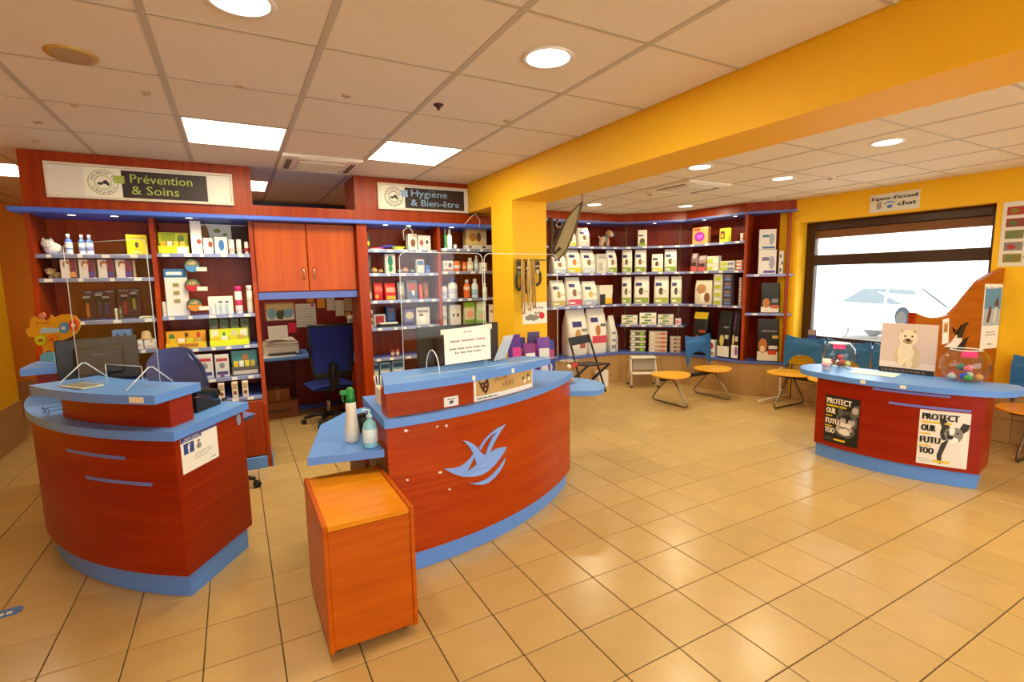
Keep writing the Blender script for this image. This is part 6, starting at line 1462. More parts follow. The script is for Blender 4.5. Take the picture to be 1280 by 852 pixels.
# plush animals
def plush(label, loc, rz, col, s_, kind, cat='plush toy'):
    t = thing('plush_' + ('cat' if kind == 'cat' else 'dog'), label, cat, loc, rz)
    m = M(col, .95, noise=.08, nscale=60, sheen=.4, bump=.6)
    if kind == 'cat':
        part('body', MB().ball((0, 0, .42*s_), .42*s_, 14, 10, (1.15, .8, 1)), m, t); part('head', MB().ball((-.22*s_, -.12*s_, .72*s_), .34*s_, 14, 10, (1.1, .85, .9)), m, t)
        for x in (-.42, -.04): part('ear', MB().lathe([(.12*s_, 0), (.06*s_, .13*s_), (0, .22*s_)], 8, (x*s_, -.12*s_, .92*s_)), m, t)
        part('tail', MB().tube([(.38*s_, .0, .1*s_), (.58*s_, -.1*s_, .08*s_), (.68*s_, -.2*s_, .1*s_)], .09*s_, 8), m, t)
        for x in (-.30, -.14): part('eye', MB().ball((x*s_, -.41*s_, .76*s_), .035*s_, 8, 6), BLACK, t)
    elif kind == 'lying':
        part('body', MB().ball((.1*s_, .05*s_, .3*s_), .34*s_, 12, 8, (1.3, .9, .85)), m, t); part('head', MB().ball((-.28*s_, -.1*s_, .62*s_), .32*s_, 12, 8), m, t)
        part('muzzle', MB().ball((-.34*s_, -.38*s_, .54*s_), .14*s_, 10, 7), M('d8b888', .9), t)
        for x in (-.58, .04): part('ear', MB().ball((x*s_, -.06*s_, .70*s_), .14*s_, 10, 7, (.7, .5, 1.3)), M('a8804a', .9), t)
        for x in (-.25, .2, .5): part('paw', MB().ball((x*s_, -.3*s_, .12*s_), .13*s_, 10, 7, (1, 1.2, .9)), m, t)
        for x in (-.40, -.2): part('eye', MB().ball((x*s_, -.39*s_, .70*s_), .03*s_, 8, 6), BLACK, t)
    else:      # standing dog looking right with a face mask
        part('body', MB().ball((-.12*s_, 0, .58*s_), .32*s_, 14, 10, (1.25, .75, .8)), m, t)
        part('coat', MB().ball((-.06*s_, 0, .60*s_), .33*s_, 14, 10, (.7, .80, .85)), M('6a7a70', .9), t)
        part('head', MB().ball((.30*s_, -.04*s_, 1.02*s_), .27*s_, 14, 10, (1.05, .9, 1)), m, t)
        part('ear', MB().ball((.14*s_, -.26*s_, .98*s_), .15*s_, 10, 8, (.7, .5, 1.5)), M('b88a5a', .95), t); part('ear', MB().ball((.20*s_, .20*s_, .98*s_), .15*s_, 10, 8, (.7, .5, 1.5)), M('b88a5a', .95), t)
        part('face_mask', MB().ball((.44*s_, -.08*s_, .93*s_), .21*s_, 12, 8, (.9, 1, .85)), M('a8c8d8', .7), t)
        for x, y in ((-.36, -.12), (-.36, .12), (.12, -.12), (.12, .12)): part('leg', MB().tube([(x*s_, y*s_, .5*s_), (x*s_*1.02, y*s_, .2*s_), (x*s_*1.05, y*s_-.01, .06*s_)], [.13*s_, .10*s_, .11*s_], 10), m, t)
        part('tail', MB().tube([(-.48*s_, 0, .68*s_), (-.62*s_, 0, .8*s_)], .06*s_, 8), m, t)
    return t
z = ZA1[0]; p = at(58, 316, Y=frontA(z)+.1); plush('white plush cat on the top shelf under the green sign', (p.x+.035, frontA(z)+.13, z), .2, 'ece4d6', .115, 'cat')
z = ZA1[1]; p = at(64, 346, Y=frontA(z)+.1); plush('beige plush dog lying on the second shelf under the green sign', (p.x+.016, frontA(z)+.13, z), 0, 'd0a868', .088, 'lying')
z = ZA1[3]; p = at(189, 424, Y=frontA(z)+.1)
solo('sun_hat', MB().lathe([(.05, 0), (.053, .004), (.036, .012), (.033, .05), (.022, .066), (0, .07)], 18), M('c8ac80', .9), 'beige hat shaped toy on the white carton behind the screen', 'toy', None, (p.x-.03, p.y+.0, at(189, 424, Y=p.y).z+.004))
p = atseg(757, 306, inset(PC, .12)[0], inset(PC, .12)[1]); plush('standing plush dog wearing a blue face mask on the top corner shelf', (p.x, p.y, ZCN[0]), -.15, 'caa684', .195, 'dog')

# ------------------------------------------------------------------ middle counter: screens, notice, monitors
P, Q = (.80, 2.64), (1.30, 2.69)
za = atseg(550, 316, P, Q).z
u0 = atseg(505, 460, P, Q); u1 = atseg(606, 455, P, Q); u2 = atseg(697, 450, P, Q)
t, fa, L0, ed = acrylic('counter_screen', 'left clear acrylic screen on the middle counter behind the notice', u0[:2], u1[:2], ZU+.001, za, None)
for n, u in enumerate((.17,)):
    fo = []
    for k in range(11):
        q = PI*k/10; fo.append(fa(u, ZU+.003+.13*math.sin(q), -.085*math.cos(q)))
    part('arch_foot', MB().tube(fo, .003, 6), ed, t, True); part('arch_plate', MB().add([tuple(p) for p in fo], [tuple(range(11))]), CLR, t, True)
pz = lambda x, y: atseg(x, y, u0[:2], u1[:2])
nb = [pz(*p) for p in ((556, 456), (613, 448), (612, 405), (554, 412))]
fq = lambda p: ((Vector((p.x, p.y, 0))-Vector((u0.x, u0.y, 0))).dot((Vector((u1.x, u1.y, 0))-Vector((u0.x, u0.y, 0))).normalized()), p.z)
c = [fq(p) for p in nb]; c[1] = (min(c[1][0], c[2][0]+.01), c[1][1])
nt = thing('paper_notice', 'white A4 notice taped to the middle counter screen', 'notice', fa(c[0][0], c[0][1], 0))
part('sheet', MB().prism_on([c], fa, .004, .0055), PAPER, nt, True)
lerp = lambda a, b: (c[0][0]*(1-a)*(1-b)+c[1][0]*a*(1-b)+c[2][0]*a*b+c[3][0]*(1-a)*b, c[0][1]*(1-a)*(1-b)+c[1][1]*a*(1-b)+c[2][1]*a*b+c[3][1]*(1-a)*b)
sk = (c[1][1]-c[0][1])/(c[1][0]-c[0][0])
fsk = lambda u, v, w_: fa(u, v+sk*(u-c[0][0]), w_)
wN = c[1][0]-c[0][0]; hN = c[3][1]-c[0][1]
for s_, v, wd, m_ in ((3, .86, .18, M('8a8a88', .6)), (3, .62, .76, M('8a3a4a', .6)), (5, .40, .80, M('5a5450', .6)), (4, .28, .58, M('5a5450', .6))):
    part('lettering', greek(fsk, c[0][0]+wN/2-wd*wN/2, c[0][1]+v*hN, .05*hN, .0063, wd*wN, s_), m_, nt, True, None, 'stuff')
for n, (a, b) in enumerate(((.0, .95), (.97, .96))):
    x, y = lerp(a, b); part('tape', MB().prism_on([rect(x-.02, y-.018, x+.02, y+.012)], fa, .0058, .0066), M('ece6d4', .4), nt, True)
t, fb2, L2, ed = acrylic('counter_screen', 'right clear acrylic screen on the middle counter beside the leaflets', (u1.x+.012, u1.y), u2[:2], ZU+.001, za, None)
monitor('dark computer monitor behind the notice on the middle counter', (1.255, 3.0, ZL), PI+.06, .58, .32, .10, False)
p = at(633, 452, Z=ZU)
lh = thing('leaflet_holder', 'clear holder with white leaflets on the middle counter', 'leaflet holder', (p.x-.02, p.y+.09, ZU), math.radians(25))
part('holder', MB().add([(-.055, -.03, 0), (.055, -.03, 0), (.055, -.09, .14), (-.055, -.09, .14), (-.055, .05, 0), (.055, .05, 0)], [(0, 1, 2, 3), (0, 1, 5, 4)]), CLR, lh)
for k in range(3): part('leaflet', MB().add([(-.05, -.026+.006*k, .003), (.05, -.026+.006*k, .003), (.05, -.10+.006*k, .165-.01*k), (-.05, -.10+.006*k, .165-.01*k), (-.05, -.022+.006*k, .003), (.05, -.022+.006*k, .003), (.05, -.096+.006*k, .165-.01*k), (-.05, -.096+.006*k, .165-.01*k)], [(0, 1, 2, 3), (4, 5, 6, 7), (0, 1, 5, 4), (2, 3, 7, 6), (1, 2, 6, 5), (0, 3, 7, 4)]), M('f0ece6', .6), lh)
# bottles on the side leaf
p = at(441, 551, Z=.72)
t = thing('spray_bottle', 'white spray bottle with green head on the blue side leaf', 'bottle', (p.x, p.y, .72))
part('bottle', MB().lathe([(.036, 0), (.040, .01), (.040, .06), (.034, .10), (.028, .16), (.028, .215), (.022, .22)], 18), M('ece4d2', .4), t)
part('trigger_head', MB().lathe([(.026, .2205), (.026, .25), (.022, .262), (.022, .285), (.012, .30), (0, .302)], 16).box((-.055, -.012, .262), (.0, .012, .288), .006), M('1a8a3a', .4), t)
part('trigger', MB().tube([(-.035, 0, .265), (-.042, 0, .245), (-.036, 0, .225)], .006, 6), M('14702e', .4), t)
p = at(473, 557, Z=.72)
t = thing('gel_bottle', 'light blue pump bottle of hand gel on the blue side leaf', 'bottle', (min(p.x, .578), p.y, .72))
part('bottle', MB().lathe([(.034, 0), (.038, .008), (.038, .11), (.030, .135), (.014, .15), (.014, .16)], 18, sy=.75), M('8fd0d8', .25), t)
part('label', MB().lathe([(.0385, .03), (.0395, .031), (.0395, .10), (.0385, .101)], 18, sy=.76), M('d8ecec', .5), t)
part('pump', MB().lathe([(.016, .1602), (.016, .175), (.006, .178), (.006, .205), (.0, .206)], 12).tube([(0, 0, .202), (-.03, -.004, .206), (-.042, -.005, .194)], .006, 8), M('b0dcE4'.lower(), .4), t)
p = at(455, 541, Z=.72)
t = thing('card_reader', 'small black device standing behind the bottles on the side leaf', 'device', (p.x, p.y+.03, .72), .3)
part('case', MB().box((-.025, -.02, 0), (.025, .02, .11), .008), BLACK, t); part('screen', MB().box((-.018, -.0212, .06), (.018, -.0202, .09)), M('6a6a68', .2), t)
part('cable', MB().tube([(.0, -.02, .01), (-.01, -.05, .006), (.015, -.065, .006), (.025, -.05, .006)], .003, 6), BLACK, t)
p = at(477, 512, Z=ZL)
solo('paper_bundle', MB().box((-.015, -.11, 0), (.015, .10, .10), .004), M('e0d4b8', .7), 'upright paper bundle tucked at the left end of the middle counter', 'papers', None, (CC[0]-.02, 2.83, ZL))
t = thing('pen_cup', 'small cup with white pens at the left end of the middle counter', 'pens', (.735, 3.02, ZL))
part('cup', MB().lathe([(.022, 0), (.026, .07), (.023, .07), (.02, .004), (0, .004)], 14), M('c85a3a', .5), t)
for k in range(3): part('pen', MB().tube([(.008*(k-1), 0, .01), (.02*(k-1)-.01, .006, .14)], .004, 6), WHITE, t)
# coloured goods on the counter's back right
vi = [('5a2a8a', 'd83a8a'), ('2a2a7a', 'e8c83a'), ('8a2a7a', 'f0e8d8'), ('3a2a6a', 'd8486a'), ('7a3a9a', 'e8e0d0'), ('2a3a8a', 'c83a5a')]
nm = ('violet', 'navy', 'magenta', 'dark purple', 'lilac', 'royal blue')
for k in range(6):
    a = at(645+k*8.5, 442-(k % 2)*3, Y=3.62+.05*(k % 2))
    make('bag', 'treat_pouch', '%s treat pouch on the desk before the column, %s from left' % (nm[k], ORD[k]), 'bag', 'treat pouches behind the counter', (a.x, 3.60+.09*(k % 2), .7208), -.1*(k-2), .12, .06, .41-.04*(k % 3), vi[k][0], [(.1, .5, .9, .75, vi[k][1]), (.2, .15, .8, .4, 'e8e0d4', 'e')]) if a.x < 2.55 else None
for k in range(2):
    make('box', 'toy_box', '%s blue pack of the pair on the rounded desk end' % ('lower', 'upper')[k], 'box', 'blue packs on the inner desk', (2.15+.01*k, 3.37, .7213+.051*k), .25+.1*k, .12, .09, .05, '2a3a9a', [(.1, .2, .5, .8, 'e8e4ec', 'e'), (.55, .3, .9, .6, '8a5ab0')])
p = at(716, 459, Z=.72)
t = thing('red_chew_toy', 'red and white chew toy on the rounded blue desk end', 'toy', (p.x-.02, p.y-.02, .72), .4)
part('bar', MB().tube([(-.05, 0, .018), (.05, 0, .018)], .016, 10), M('d8202a', .4), t)
part('end_ball', MB().ball((-.06, 0, .022), .022, 10, 7), M('f0ece8', .5), t); part('end_ball', MB().ball((.06, 0, .022), .022, 10, 7), M('d8202a', .5), t)
t = thing('clear_box', 'clear plastic tub with coloured bits on the rounded desk end', 'tub', (2.40, 3.40, .72), .3)
part('tub', MB().box((-.08, -.07, 0), (.08, .07, .19), .01), CLR, t)
for k in range(5): part('bit', MB().ball((-.04+.02*k, .02*((k % 3)-1), .024), .02, 8, 6), M(('c8b8a0', 'd8402a', '7a8ab0', 'b89a6a', 'e0dcd0')[k], .6), t)

# ------------------------------------------------------------------ column: rail with collars, sign, hanging carrier
fcol = flat((0, 4.0995, 0), (1, 0, 0), (0, 0, 1))
cl = lambda x, y: at(x, y, Y=4.09)
rail = thing('display_rail', 'thin dark rail with hooks on the yellow column', 'rail', cl(666, 325))
a, b = cl(644, 325), cl(684.5, 324)
part('rod', MB().tube([(a.x, 4.07, a.z), (b.x-.01, 4.07, a.z)], .005, 8), DARK, rail, True)
for x in (a.x+.004, b.x-.03): part('bracket', MB().tube([(x, 4.0995, a.z), (x, 4.07, a.z)], .004, 6), DARK, rail, True)
zr_ = a.z
def collar(px, ytop, ybot, w_, c1_, c2_, label, card=True):
    t0, b0 = cl(px, ytop), cl(px, ybot)
    t = thing('dog_collar', label, 'collar', (t0.x, 4.06, b0.z), 0, 'collars on the column rail')
    H_ = zr_-.006-b0.z; r = w_/2
    hz = H_*.62
    pts = [(r*math.cos(q), 0, hz/2+hz/2*math.sin(q)) for q in [PI/2+2*PI*i/18 for i in range(18)]]
    part('strap', MB().tube(pts, .013, 8, True), M(c1_, .7), t)
    part('buckle', MB().box((-.018, -.016, hz-.035), (.018, .016, hz+.004), .004), M(c2_, .4, .4), t)
    if card:
        part('header_card', MB().box((-.028, -.006, hz+.005), (.028, -.002, H_*.98), .001), M('2a2420', .6), t)
        part('card_label', MB().box((-.02, -.0075, hz+.03), (.02, -.0062, H_*.8)), M('d8d0bc', .6), t)
    part('hook', MB().tube([(0, -.004, H_*.97), (0, -.002, H_+.010), (0, .010, H_+.015), (0, .020, H_+.008)], .002, 5), DARK, t)
collar(669, 327, 356, .075, '2a241e', 'd8c8a0', 'black dog collar with card at the right on the rail')
collar(657, 327, 366, .06, '5a1a14', 'b8a080', 'dark red dog collar in the middle of the rail')
collar(646.5, 327, 362, .06, '1a2a1a', '8a8a70', 'black green dog collar at the left end of the rail')
for n, (px, c_) in enumerate(((649, 'c8a05a'), (656, 'd8b87a'), (661, 'b88a4a'))):
    t0, b0 = cl(px, 345), cl(px, 392-4*n)
    solo('leather_lead', MB().tube([(t0.x-.012, 4.025-.012*n, b0.z+.05), (t0.x-.008, 4.022-.012*n, b0.z+.005), (t0.x+.01, 4.022-.012*n, b0.z), (t0.x+.016, 4.022-.012*n, b0.z+.06), (t0.x+.006, 4.025-.012*n, zr_-.02), (t0.x+.0, 4.026-.012*n, zr_+.006), (t0.x-.008, 4.025-.012*n, zr_-.03), (t0.x-.012, 4.025-.012*n, b0.z+.05)], .008, 6), M(c_, .7), '%s rope lead hanging on the column rail' % ('golden', 'pale tan', 'brown tan')[n], 'lead', 'leads on the column rail')
a, b = cl(661, 405), cl(685, 377)
t = thing('column_sign', 'white paper sign with red dot pinned on the yellow column', 'sign', (a.x, 4.0995, a.z))
b.x = min(b.x, 2.638)
part('sheet', MB().prism_on([rect(a.x-.06, a.z, b.x, b.z)], fcol, .0003, .0015), PAPER, t, True)
ink('red_dot', t, fcol, [ell(b.x-.06, a.z+.075, .032, .032, 18)], M('d8202a', .6), .0022, True)
ink('sketch', t, fcol, [ell(b.x-.17, a.z+.06, .07, .03, 14, .2), rect(b.x-.23, a.z+.04, b.x-.10, a.z+.048)], M('8a8680', .7), .0021, True)
part('lettering', greek(fcol, b.x-.16, b.z-.06, .018, .0024, .12, 2), M('6a6660', .6), t, True, None, 'stuff')
part('lettering', greek(fcol, b.x-.14, b.z-.11, .020, .0024, .07, 1), M('6a6660', .6), t, True, None, 'stuff')
hk = thing('hanging_carrier', 'khaki padded pet carrier hanging tilted beside the column', 'pet carrier', (2.93, 4.3, 1.3))
Yh = 4.30
hp = lambda x, y, dy=0: at(x, y, Y=Yh+dy)
o0, o1, o2, o3 = hp(706, 382), hp(716, 380), hp(725, 262), hp(715, 280)
vs = []
out = [(697, 325), (703, 319), (709, 311), (715, 296), (721, 280), (724, 268), (728, 252), (722, 257), (717, 262), (709, 273), (701, 291), (694, 309), (690.5, 320)]
lo = [hp(*p) for p in out]
def shell(pts, d0, d1):
    n = len(pts); mb = MB(); vs = [tuple(hp(*p, d0)) for p in pts]+[tuple(hp(*p, d1)) for p in pts]
    t_ = tessellate_polygon([[Vector((p[0], p[1], 0)) for p in pts]])
    mb.add(vs, [tuple(q) for q in t_]+[tuple(i+n for i in q) for q in t_]+[(i, (i+1) % n, n+(i+1) % n, n+i) for i in range(n)])
    return mb
part('padded_panel', shell(out, -.10, .14), M('9a8a60', .85, noise=.06, nscale=20), hk, True)
part('edge_piping', MB().tube([hp(*p, -.105) for p in out], .008, 6, True), M('6a5a3a', .8), hk, True)
lea = M('3a2412', .7)
for k, pts in enumerate((((687.5, 272), (690, 284), (689, 300), (688, 314), (690, 320)), ((692, 285), (697, 276), (700, 284), (696, 296), (691, 306), (692, 318), (700, 310)), ((689, 290), (695, 300), (700, 296), (698, 286), (692, 292)), ((688, 304), (694, 312), (701, 304), (703, 296)))):
    part('brown_strap', MB().tube([hp(*p, -.12+.02*k) for p in pts], (.022, .018, .016, .02)[k], 8), lea if k % 2 else M('4a2e18', .7), hk, True)
part('clip_ring', MB().tube([hp(699+4*math.cos(k), 280+4*math.sin(k), -.14) for k in [2*PI*i/12 for i in range(12)]], .005, 6, True), STEEL, hk, True)
h0 = hp(729, 257)
part('hanging_cord', MB().tube([hp(725, 262, 0), hp(727.5, 254, 0), (hp(728, 250).x, Yh, 2.494)], .004, 6), M('5a4a3a', .7), hk, True)
part('ceiling_hook', MB().tube([(hp(728, 250).x, Yh, 2.4995), (hp(728, 250).x, Yh, 2.485)], .006, 6), STEEL, hk, True)

# ------------------------------------------------------------------ toys on the right back shelving
z = ZB[0]
for n, (px, c_) in enumerate(((461, 'd8d4dc'), (468, 'c82a3a'), (475, '4a2a8a'), (481, '3a4ab0'))):
    p = at(px, 308, Y=BF+.14)
    t = thing('flying_disc', '%s rubber ring toy lying on the top shelf under blue sign' % ('white', 'red', 'purple', 'blue')[n], 'toy', (max(p.x, 1.27)+.02*n, BF+.14+.02*n, z+.0005+.0135*n), 0, 'ring toys')
    part('ring', MB().lathe([(.035, .0), (.065, .0), (.072, .006), (.065, .012), (.035, .012)], 20), M(c_, .5), t)
    part('stripe', MB().lathe([(.045, .0121), (.052, .013), (.058, .0121)], 20), M('f0e8e0', .5), t)
p = at(498, 307, Y=BF+.12)
t = thing('pet_bowl', 'yellow green pet bowl on the top shelf under blue sign', 'bowl', (p.x, BF+.12, z))
part('bowl', MB().lathe([(.045, 0), (.062, .03), (.058, .032), (.042, .008), (0, .008)], 20), M('c8d82a', .4), t); part('rim', MB().lathe([(.056, .031), (.064, .033), (.066, .029)], 20), M('d8e83a', .4), t)
z = ZB[1]
for n, (px, c_, r_) in enumerate(((468, 'c8944a', .03), (476, 'a8702a', .024), (500, '8a8a90', .024), (507, 'c87a3a', .03), (515.5, '6a6a70', .022))):
    p = at(px, 338, Y=BF+.07)
    t = thing('toy_ball', '%s ball toy on the second shelf under blue sign, %s from left' % (('ochre', 'brown', 'grey', 'orange', 'dark grey', 'black')[n], ORD[n]), 'toy', (p.x, BF+.075, z+.0005), 0, 'ball toys')
    part('ball', MB().ball((0, 0, r_), r_, 12, 8), M(c_, .6), t); part('band', MB().lathe([(r_*1.0, r_*.85), (r_*1.03, r_), (r_*1.0, r_*1.15)], 16), M('e0d0b0', .6), t)
z = ZB[3]
p = at(485, 404, Y=BF+.05)
t = thing('flat_tray', 'black flat tray with white papers on the fourth shelf under blue sign', 'tray', (p.x, BF+.075, z))
part('tray', MB().box((-.105, -.05, 0.0005), (.105, .03, .032), .004), BLACK, t); part('papers', MB().box((-.08, -.045, .0325), (.10, .025, .045), .002), PAPER, t)
# thin white cables at the canopy
for n, pts in enumerate((((580, 281), (588, 272), (594, 267), (600, 276), (599, 284)), ((505, 300), (504, 288), (511, 283), (516, 290), (513, 296)))):
    solo('white_cable', MB().tube([at(x, y, Y=FY-.14) for x, y in pts], .003, 6), WHITE, 'thin white cable loop hanging from the blue canopy, ' + ('beside the column', 'over the pet toys')[n], 'cable', 'canopy cables')

# ------------------------------------------------------------------ folding chair and step stool
fc = thing('folding_chair', 'black wooden folding chair standing before the food sacks', 'chair', (4.2, 5.38, 0))
Yc = 5.32
K = lambda x, y, d=0: at(x, y, Y=Yc+d)
bm_ = M('1c1512', .45)
def bar(a, b, w_=.017): return MB().tube([a, b], w_, 4)
def slab(a, b, c_, d_, th):
    vs = [Vector(v) for v in (a, b, c_, d_)]; up = (vs[1]-vs[0]).cross(vs[3]-vs[0]).normalized()*th
    return MB().add([tuple(v) for v in vs]+[tuple(v+up) for v in vs], [(0, 1, 2, 3), (4, 5, 6, 7), (0, 1, 5, 4), (1, 2, 6, 5), (2, 3, 7, 6), (3, 0, 4, 7)])
TL, TR = Vector((3.86, 5.46, .80)), Vector((4.21, 5.50, .82))
FL, FR = Vector((4.04, 5.38, .014)), Vector((4.42, 5.38, .014))
RL, RR = Vector((3.76, 5.62, .014)), Vector((4.13, 5.60, .014))
SL, SR = Vector((4.05, 5.30, .425)), Vector((4.42, 5.30, .425))
for a, b in ((TL, FL), (TR, FR)): part('long_leg', bar(a, b), bm_, fc, True)
for a, b in ((SL, RL), (SR, RR)): part('short_leg', bar(a, b), bm_, fc, True)
dn = Vector((.03, -.012, -.11))
part('back_slat', slab(TL, TR, TR+dn, TL+dn, .014), bm_, fc, True)
bl, br = Vector((3.92, 5.58, .43)), Vector((4.28, 5.58, .43)); fv = Vector((.13, -.30, 0))
for k in range(3): part('seat_slat', slab(bl+fv*(k/3), br+fv*(k/3), br+fv*((k+.9)/3), bl+fv*((k+.9)/3), .014), bm_, fc, True)
lm = lambda a, b, t: a+(b-a)*t
part('stretcher', bar(lm(TL, FL, .86), lm(TR, FR, .86), .010), bm_, fc, True); part('stretcher', bar(lm(SL, RL, .8), lm(SR, RR, .8), .010), bm_, fc, True)
ss = thing('step_stool', 'white folding step stool with grey tread before the tins', 'step stool', (5.17, 5.46, 0), math.radians(-30))
wm = M('e6dcc8', .4)
for x in (-.19, .19):
    part('front_leg', MB().tube([(x, -.14, .012), (x*.9, -.0, .42)], .013, 8), wm, ss); part('rear_leg', MB().tube([(x, .10, .012), (x*.9, .02, .42)], .013, 8), wm, ss)
    part('rubber_foot', MB().lathe([(.017, 0), (.017, .03), (0, .03)], 10, (x, -.142, 0)), BLACK, ss); part('rubber_foot', MB().lathe([(.017, 0), (.017, .03), (0, .03)], 10, (x, .102, 0)), BLACK, ss)
part('top_step', MB().box((-.18, -.08, .41), (.18, .09, .435), .006), wm, ss)
part('lower_step', MB().box((-.19, -.20, .20), (.19, -.07, .222), .006), wm, ss)
part('tread_panel', MB().add([(-.16, -.095, .25), (.16, -.095, .25), (.15, -.035, .40), (-.15, -.035, .40), (-.16, -.085, .25), (.16, -.085, .25), (.15, -.025, .40), (-.15, -.025, .40)], [(0, 1, 2, 3), (4, 5, 6, 7), (0, 1, 5, 4), (2, 3, 7, 6), (1, 2, 6, 5), (0, 3, 7, 4)]), M('9a8a78', .7, noise=.1, nscale=50), ss)
solo('paper_carton', MB().box((-.09, -.05, 0), (.09, .05, .24), .004), M('ece2d2', .6), 'white carton on the floor behind the black folding chair', 'box', None, (4.62, 5.72, 0), .05)

# ------------------------------------------------------------------ welcome desk: bowls, terrier picture, cup
def bowl(px, py, r_, label, toys, pinkc):
    p = at(px, py, Z=.745); p = Vector((p.x+r_*.5, p.y+r_*.2, .745))
    t = thing('glass_bowl', label, 'bowl', p, -1.126)
    prof = [(r_*.5, 0), (r_*.8, r_*.16), (r_*.98, r_*.55), (r_, r_*.82), (r_*.93, r_*1.2), (r_*.72, r_*1.5), (r_*.62, r_*1.58)]
    part('glass', MB().lathe([(0, .0005)]+prof, 28), GLASS, t)
    part('rim', MB().tube([(r_*.62*math.cos(2*PI*i/24), r_*.62*math.sin(2*PI*i/24), r_*1.58) for i in range(24)], .004, 6, True), M('e8ecec', .2), t)
    part('pink_label', MB().add([(-.02+x, y, z) for x, y, z in ((-.02, -r_*.80, r_*1.28), (.07, -r_*.80, r_*1.28), (.07, -r_*.68, r_*1.55), (-.02, -r_*.68, r_*1.55))], [(0, 1, 2, 3)]), PINK, t)
    for k, (c_, nm_) in enumerate(toys):
        a, rr, zz = (0, 0, .24) if k == 0 else (2*PI*k/5, .55, .235) if k < 6 else (PI*(k-6)+.9, .24, .66)
        s_ = .205*r_; rr *= r_; zz *= r_
        o = solo('cat_toy', MB().ball((0, 0, 0), s_, 10, 7, (1, .9, .8)).tube([(0, 0, s_*.6), (s_*.1, 0, s_*.9), (s_*.25, s_*.1, s_*1.05)], s_*.10, 5), M(c_, .7), '%s cat toy in the %s' % (nm_, label.split(' of ')[0]), 'toy', 'toys in the glass bowls', (p.x+rr*math.cos(a), p.y+rr*math.sin(a), .745+zz))
bowl(1046, 459, .135, 'smaller glass bowl of small red toys on the red desk', [('b8b0a8', 'grey'), ('c82a2a', 'bright red'), ('e8c8a0', 'cream'), ('8a2a3a', 'maroon'), ('e8e06a', 'pale yellow'), ('d8603a', 'orange'), ('3a3a5a', 'dark navy'), ('e04a4a', 'coral red')], 0)
bowl(1205, 478, .155, 'larger glass bowl of feathery toys on the red desk', [('2a4ad0', 'royal blue'), ('d83a6a', 'hot pink'), ('b8b8b0', 'silver'), ('4a9a3a', 'green'), ('e8a03a', 'amber'), ('c8c8c0', 'pale grey'), ('3a8a8a', 'teal'), ('e86a8a', 'rose')], 0)
p = at(1030, 463, Z=.745)
t = thing('plastic_cup', 'small pinkish cup beside the smaller glass bowl', 'cup', (p.x+.03, p.y, .745))
part('cup', MB().lathe([(.026, 0), (.034, .10), (.031, .10), (.024, .004), (0, .004)], 16), M('ecd8d0', .4), t); part('print', MB().lathe([(.0305, .03), (.0345, .07), (.0342, .07)], 16), M('d8a8b0', .5), t)
p = at(1085, 468, Z=.745)
solo('paper_sheet', MB().box((-.10, -.16, 0), (.10, .16, .002)), PAPER, 'white paper sheet lying flat on the red desk', 'papers', None, (p.x+.10, p.y, .7455), .2)
# terrier canvas
a, b = at(1096, 463, Z=.745), at(1167, 473, Z=.745)
a = Vector((4.62, 2.17, .745)); 
dd = Vector((b.x-at(1096, 463, Z=.745).x, b.y-at(1096, 463, Z=.745).y, 0))
a = at(1097, 463, Z=.745); a.x += .02
b = at(1166, 471, Z=.745); b.x += .02
fd = flat(a, Vector((b.x-a.x, b.y-a.y, 0)), (0, 0, 1)); Wc = Vector((b.x-a.x, b.y-a.y, 0)).length
top_z = atseg(1135, 405, a[:2], b[:2]).z-.745
tc_ = thing('terrier_picture', 'canvas picture of a white terrier standing on the red desk', 'picture', (a.x/2+b.x/2, a.y/2+b.y/2, .745))
part('canvas', MB().prism_on([rect(0, .001, Wc, top_z)], fd, -.022, 0), M('d6bcae', .6), tc_, True)
part('dark_base', MB().prism_on([rect(0, .0008, Wc, top_z*.10)], fd, .0006, .004), M('2a1c18', .5), tc_, True)
q = lambda u, v: (u*Wc, v*top_z)
ink('floor_print', tc_, fd, [rect(*q(0, .10), *q(1, .22))], M('e2cfc4', .6), .001, True)
fur, fur2, furd = M('e6d2b0', .8, noise=.14, nscale=90), M('d0b48a', .8, noise=.2, nscale=70), M('b0906a', .8, noise=.2, nscale=90)
ink('dog_body', tc_, fd, [ell(*q(.50, .36), .235*Wc, .24*top_z, 30, .06), ell(*q(.43, .24), .13*Wc, .10*top_z, 18, .1), ell(*q(.62, .20), .13*Wc, .08*top_z, 18, .1)], fur2, .0016, True)
ink('dog_chest', tc_, fd, [ell(*q(.47, .42), .15*Wc, .20*top_z, 24, .08), ell(*q(.40, .22), .06*Wc, .09*top_z, 14, .1), ell(*q(.55, .20), .06*Wc, .08*top_z, 14, .1)], fur, .0022, True)
ink('dog_head', tc_, fd, [ell(*q(.50, .72), .165*Wc, .165*top_z, 26, .07), [q(.35, .78), q(.345, .95), q(.44, .86)], [q(.55, .86), q(.645, .95), q(.65, .78)]], fur, .0028, True)
ink('dog_shade', tc_, fd, [ell(*q(.50, .655), .09*Wc, .055*top_z, 16, .1), [q(.365, .82), q(.365, .92), q(.415, .85)], [q(.58, .85), q(.63, .92), q(.63, .82)]], furd, .0034, True)
ink('dog_face', tc_, fd, [ell(*q(.505, .675), .035*Wc, .026*top_z, 12), ell(*q(.445, .755), .02*Wc, .018*top_z, 10), ell(*q(.575, .755), .02*Wc, .018*top_z, 10), rect(*q(.47, .615), *q(.55, .625))], M('1a1210', .4), .0040, True)
part('caption', greek(fd, .05*Wc, .03*top_z, .014, .0046, .8*Wc, 9), M('8a7a70', .6), tc_, True, None, 'stuff')

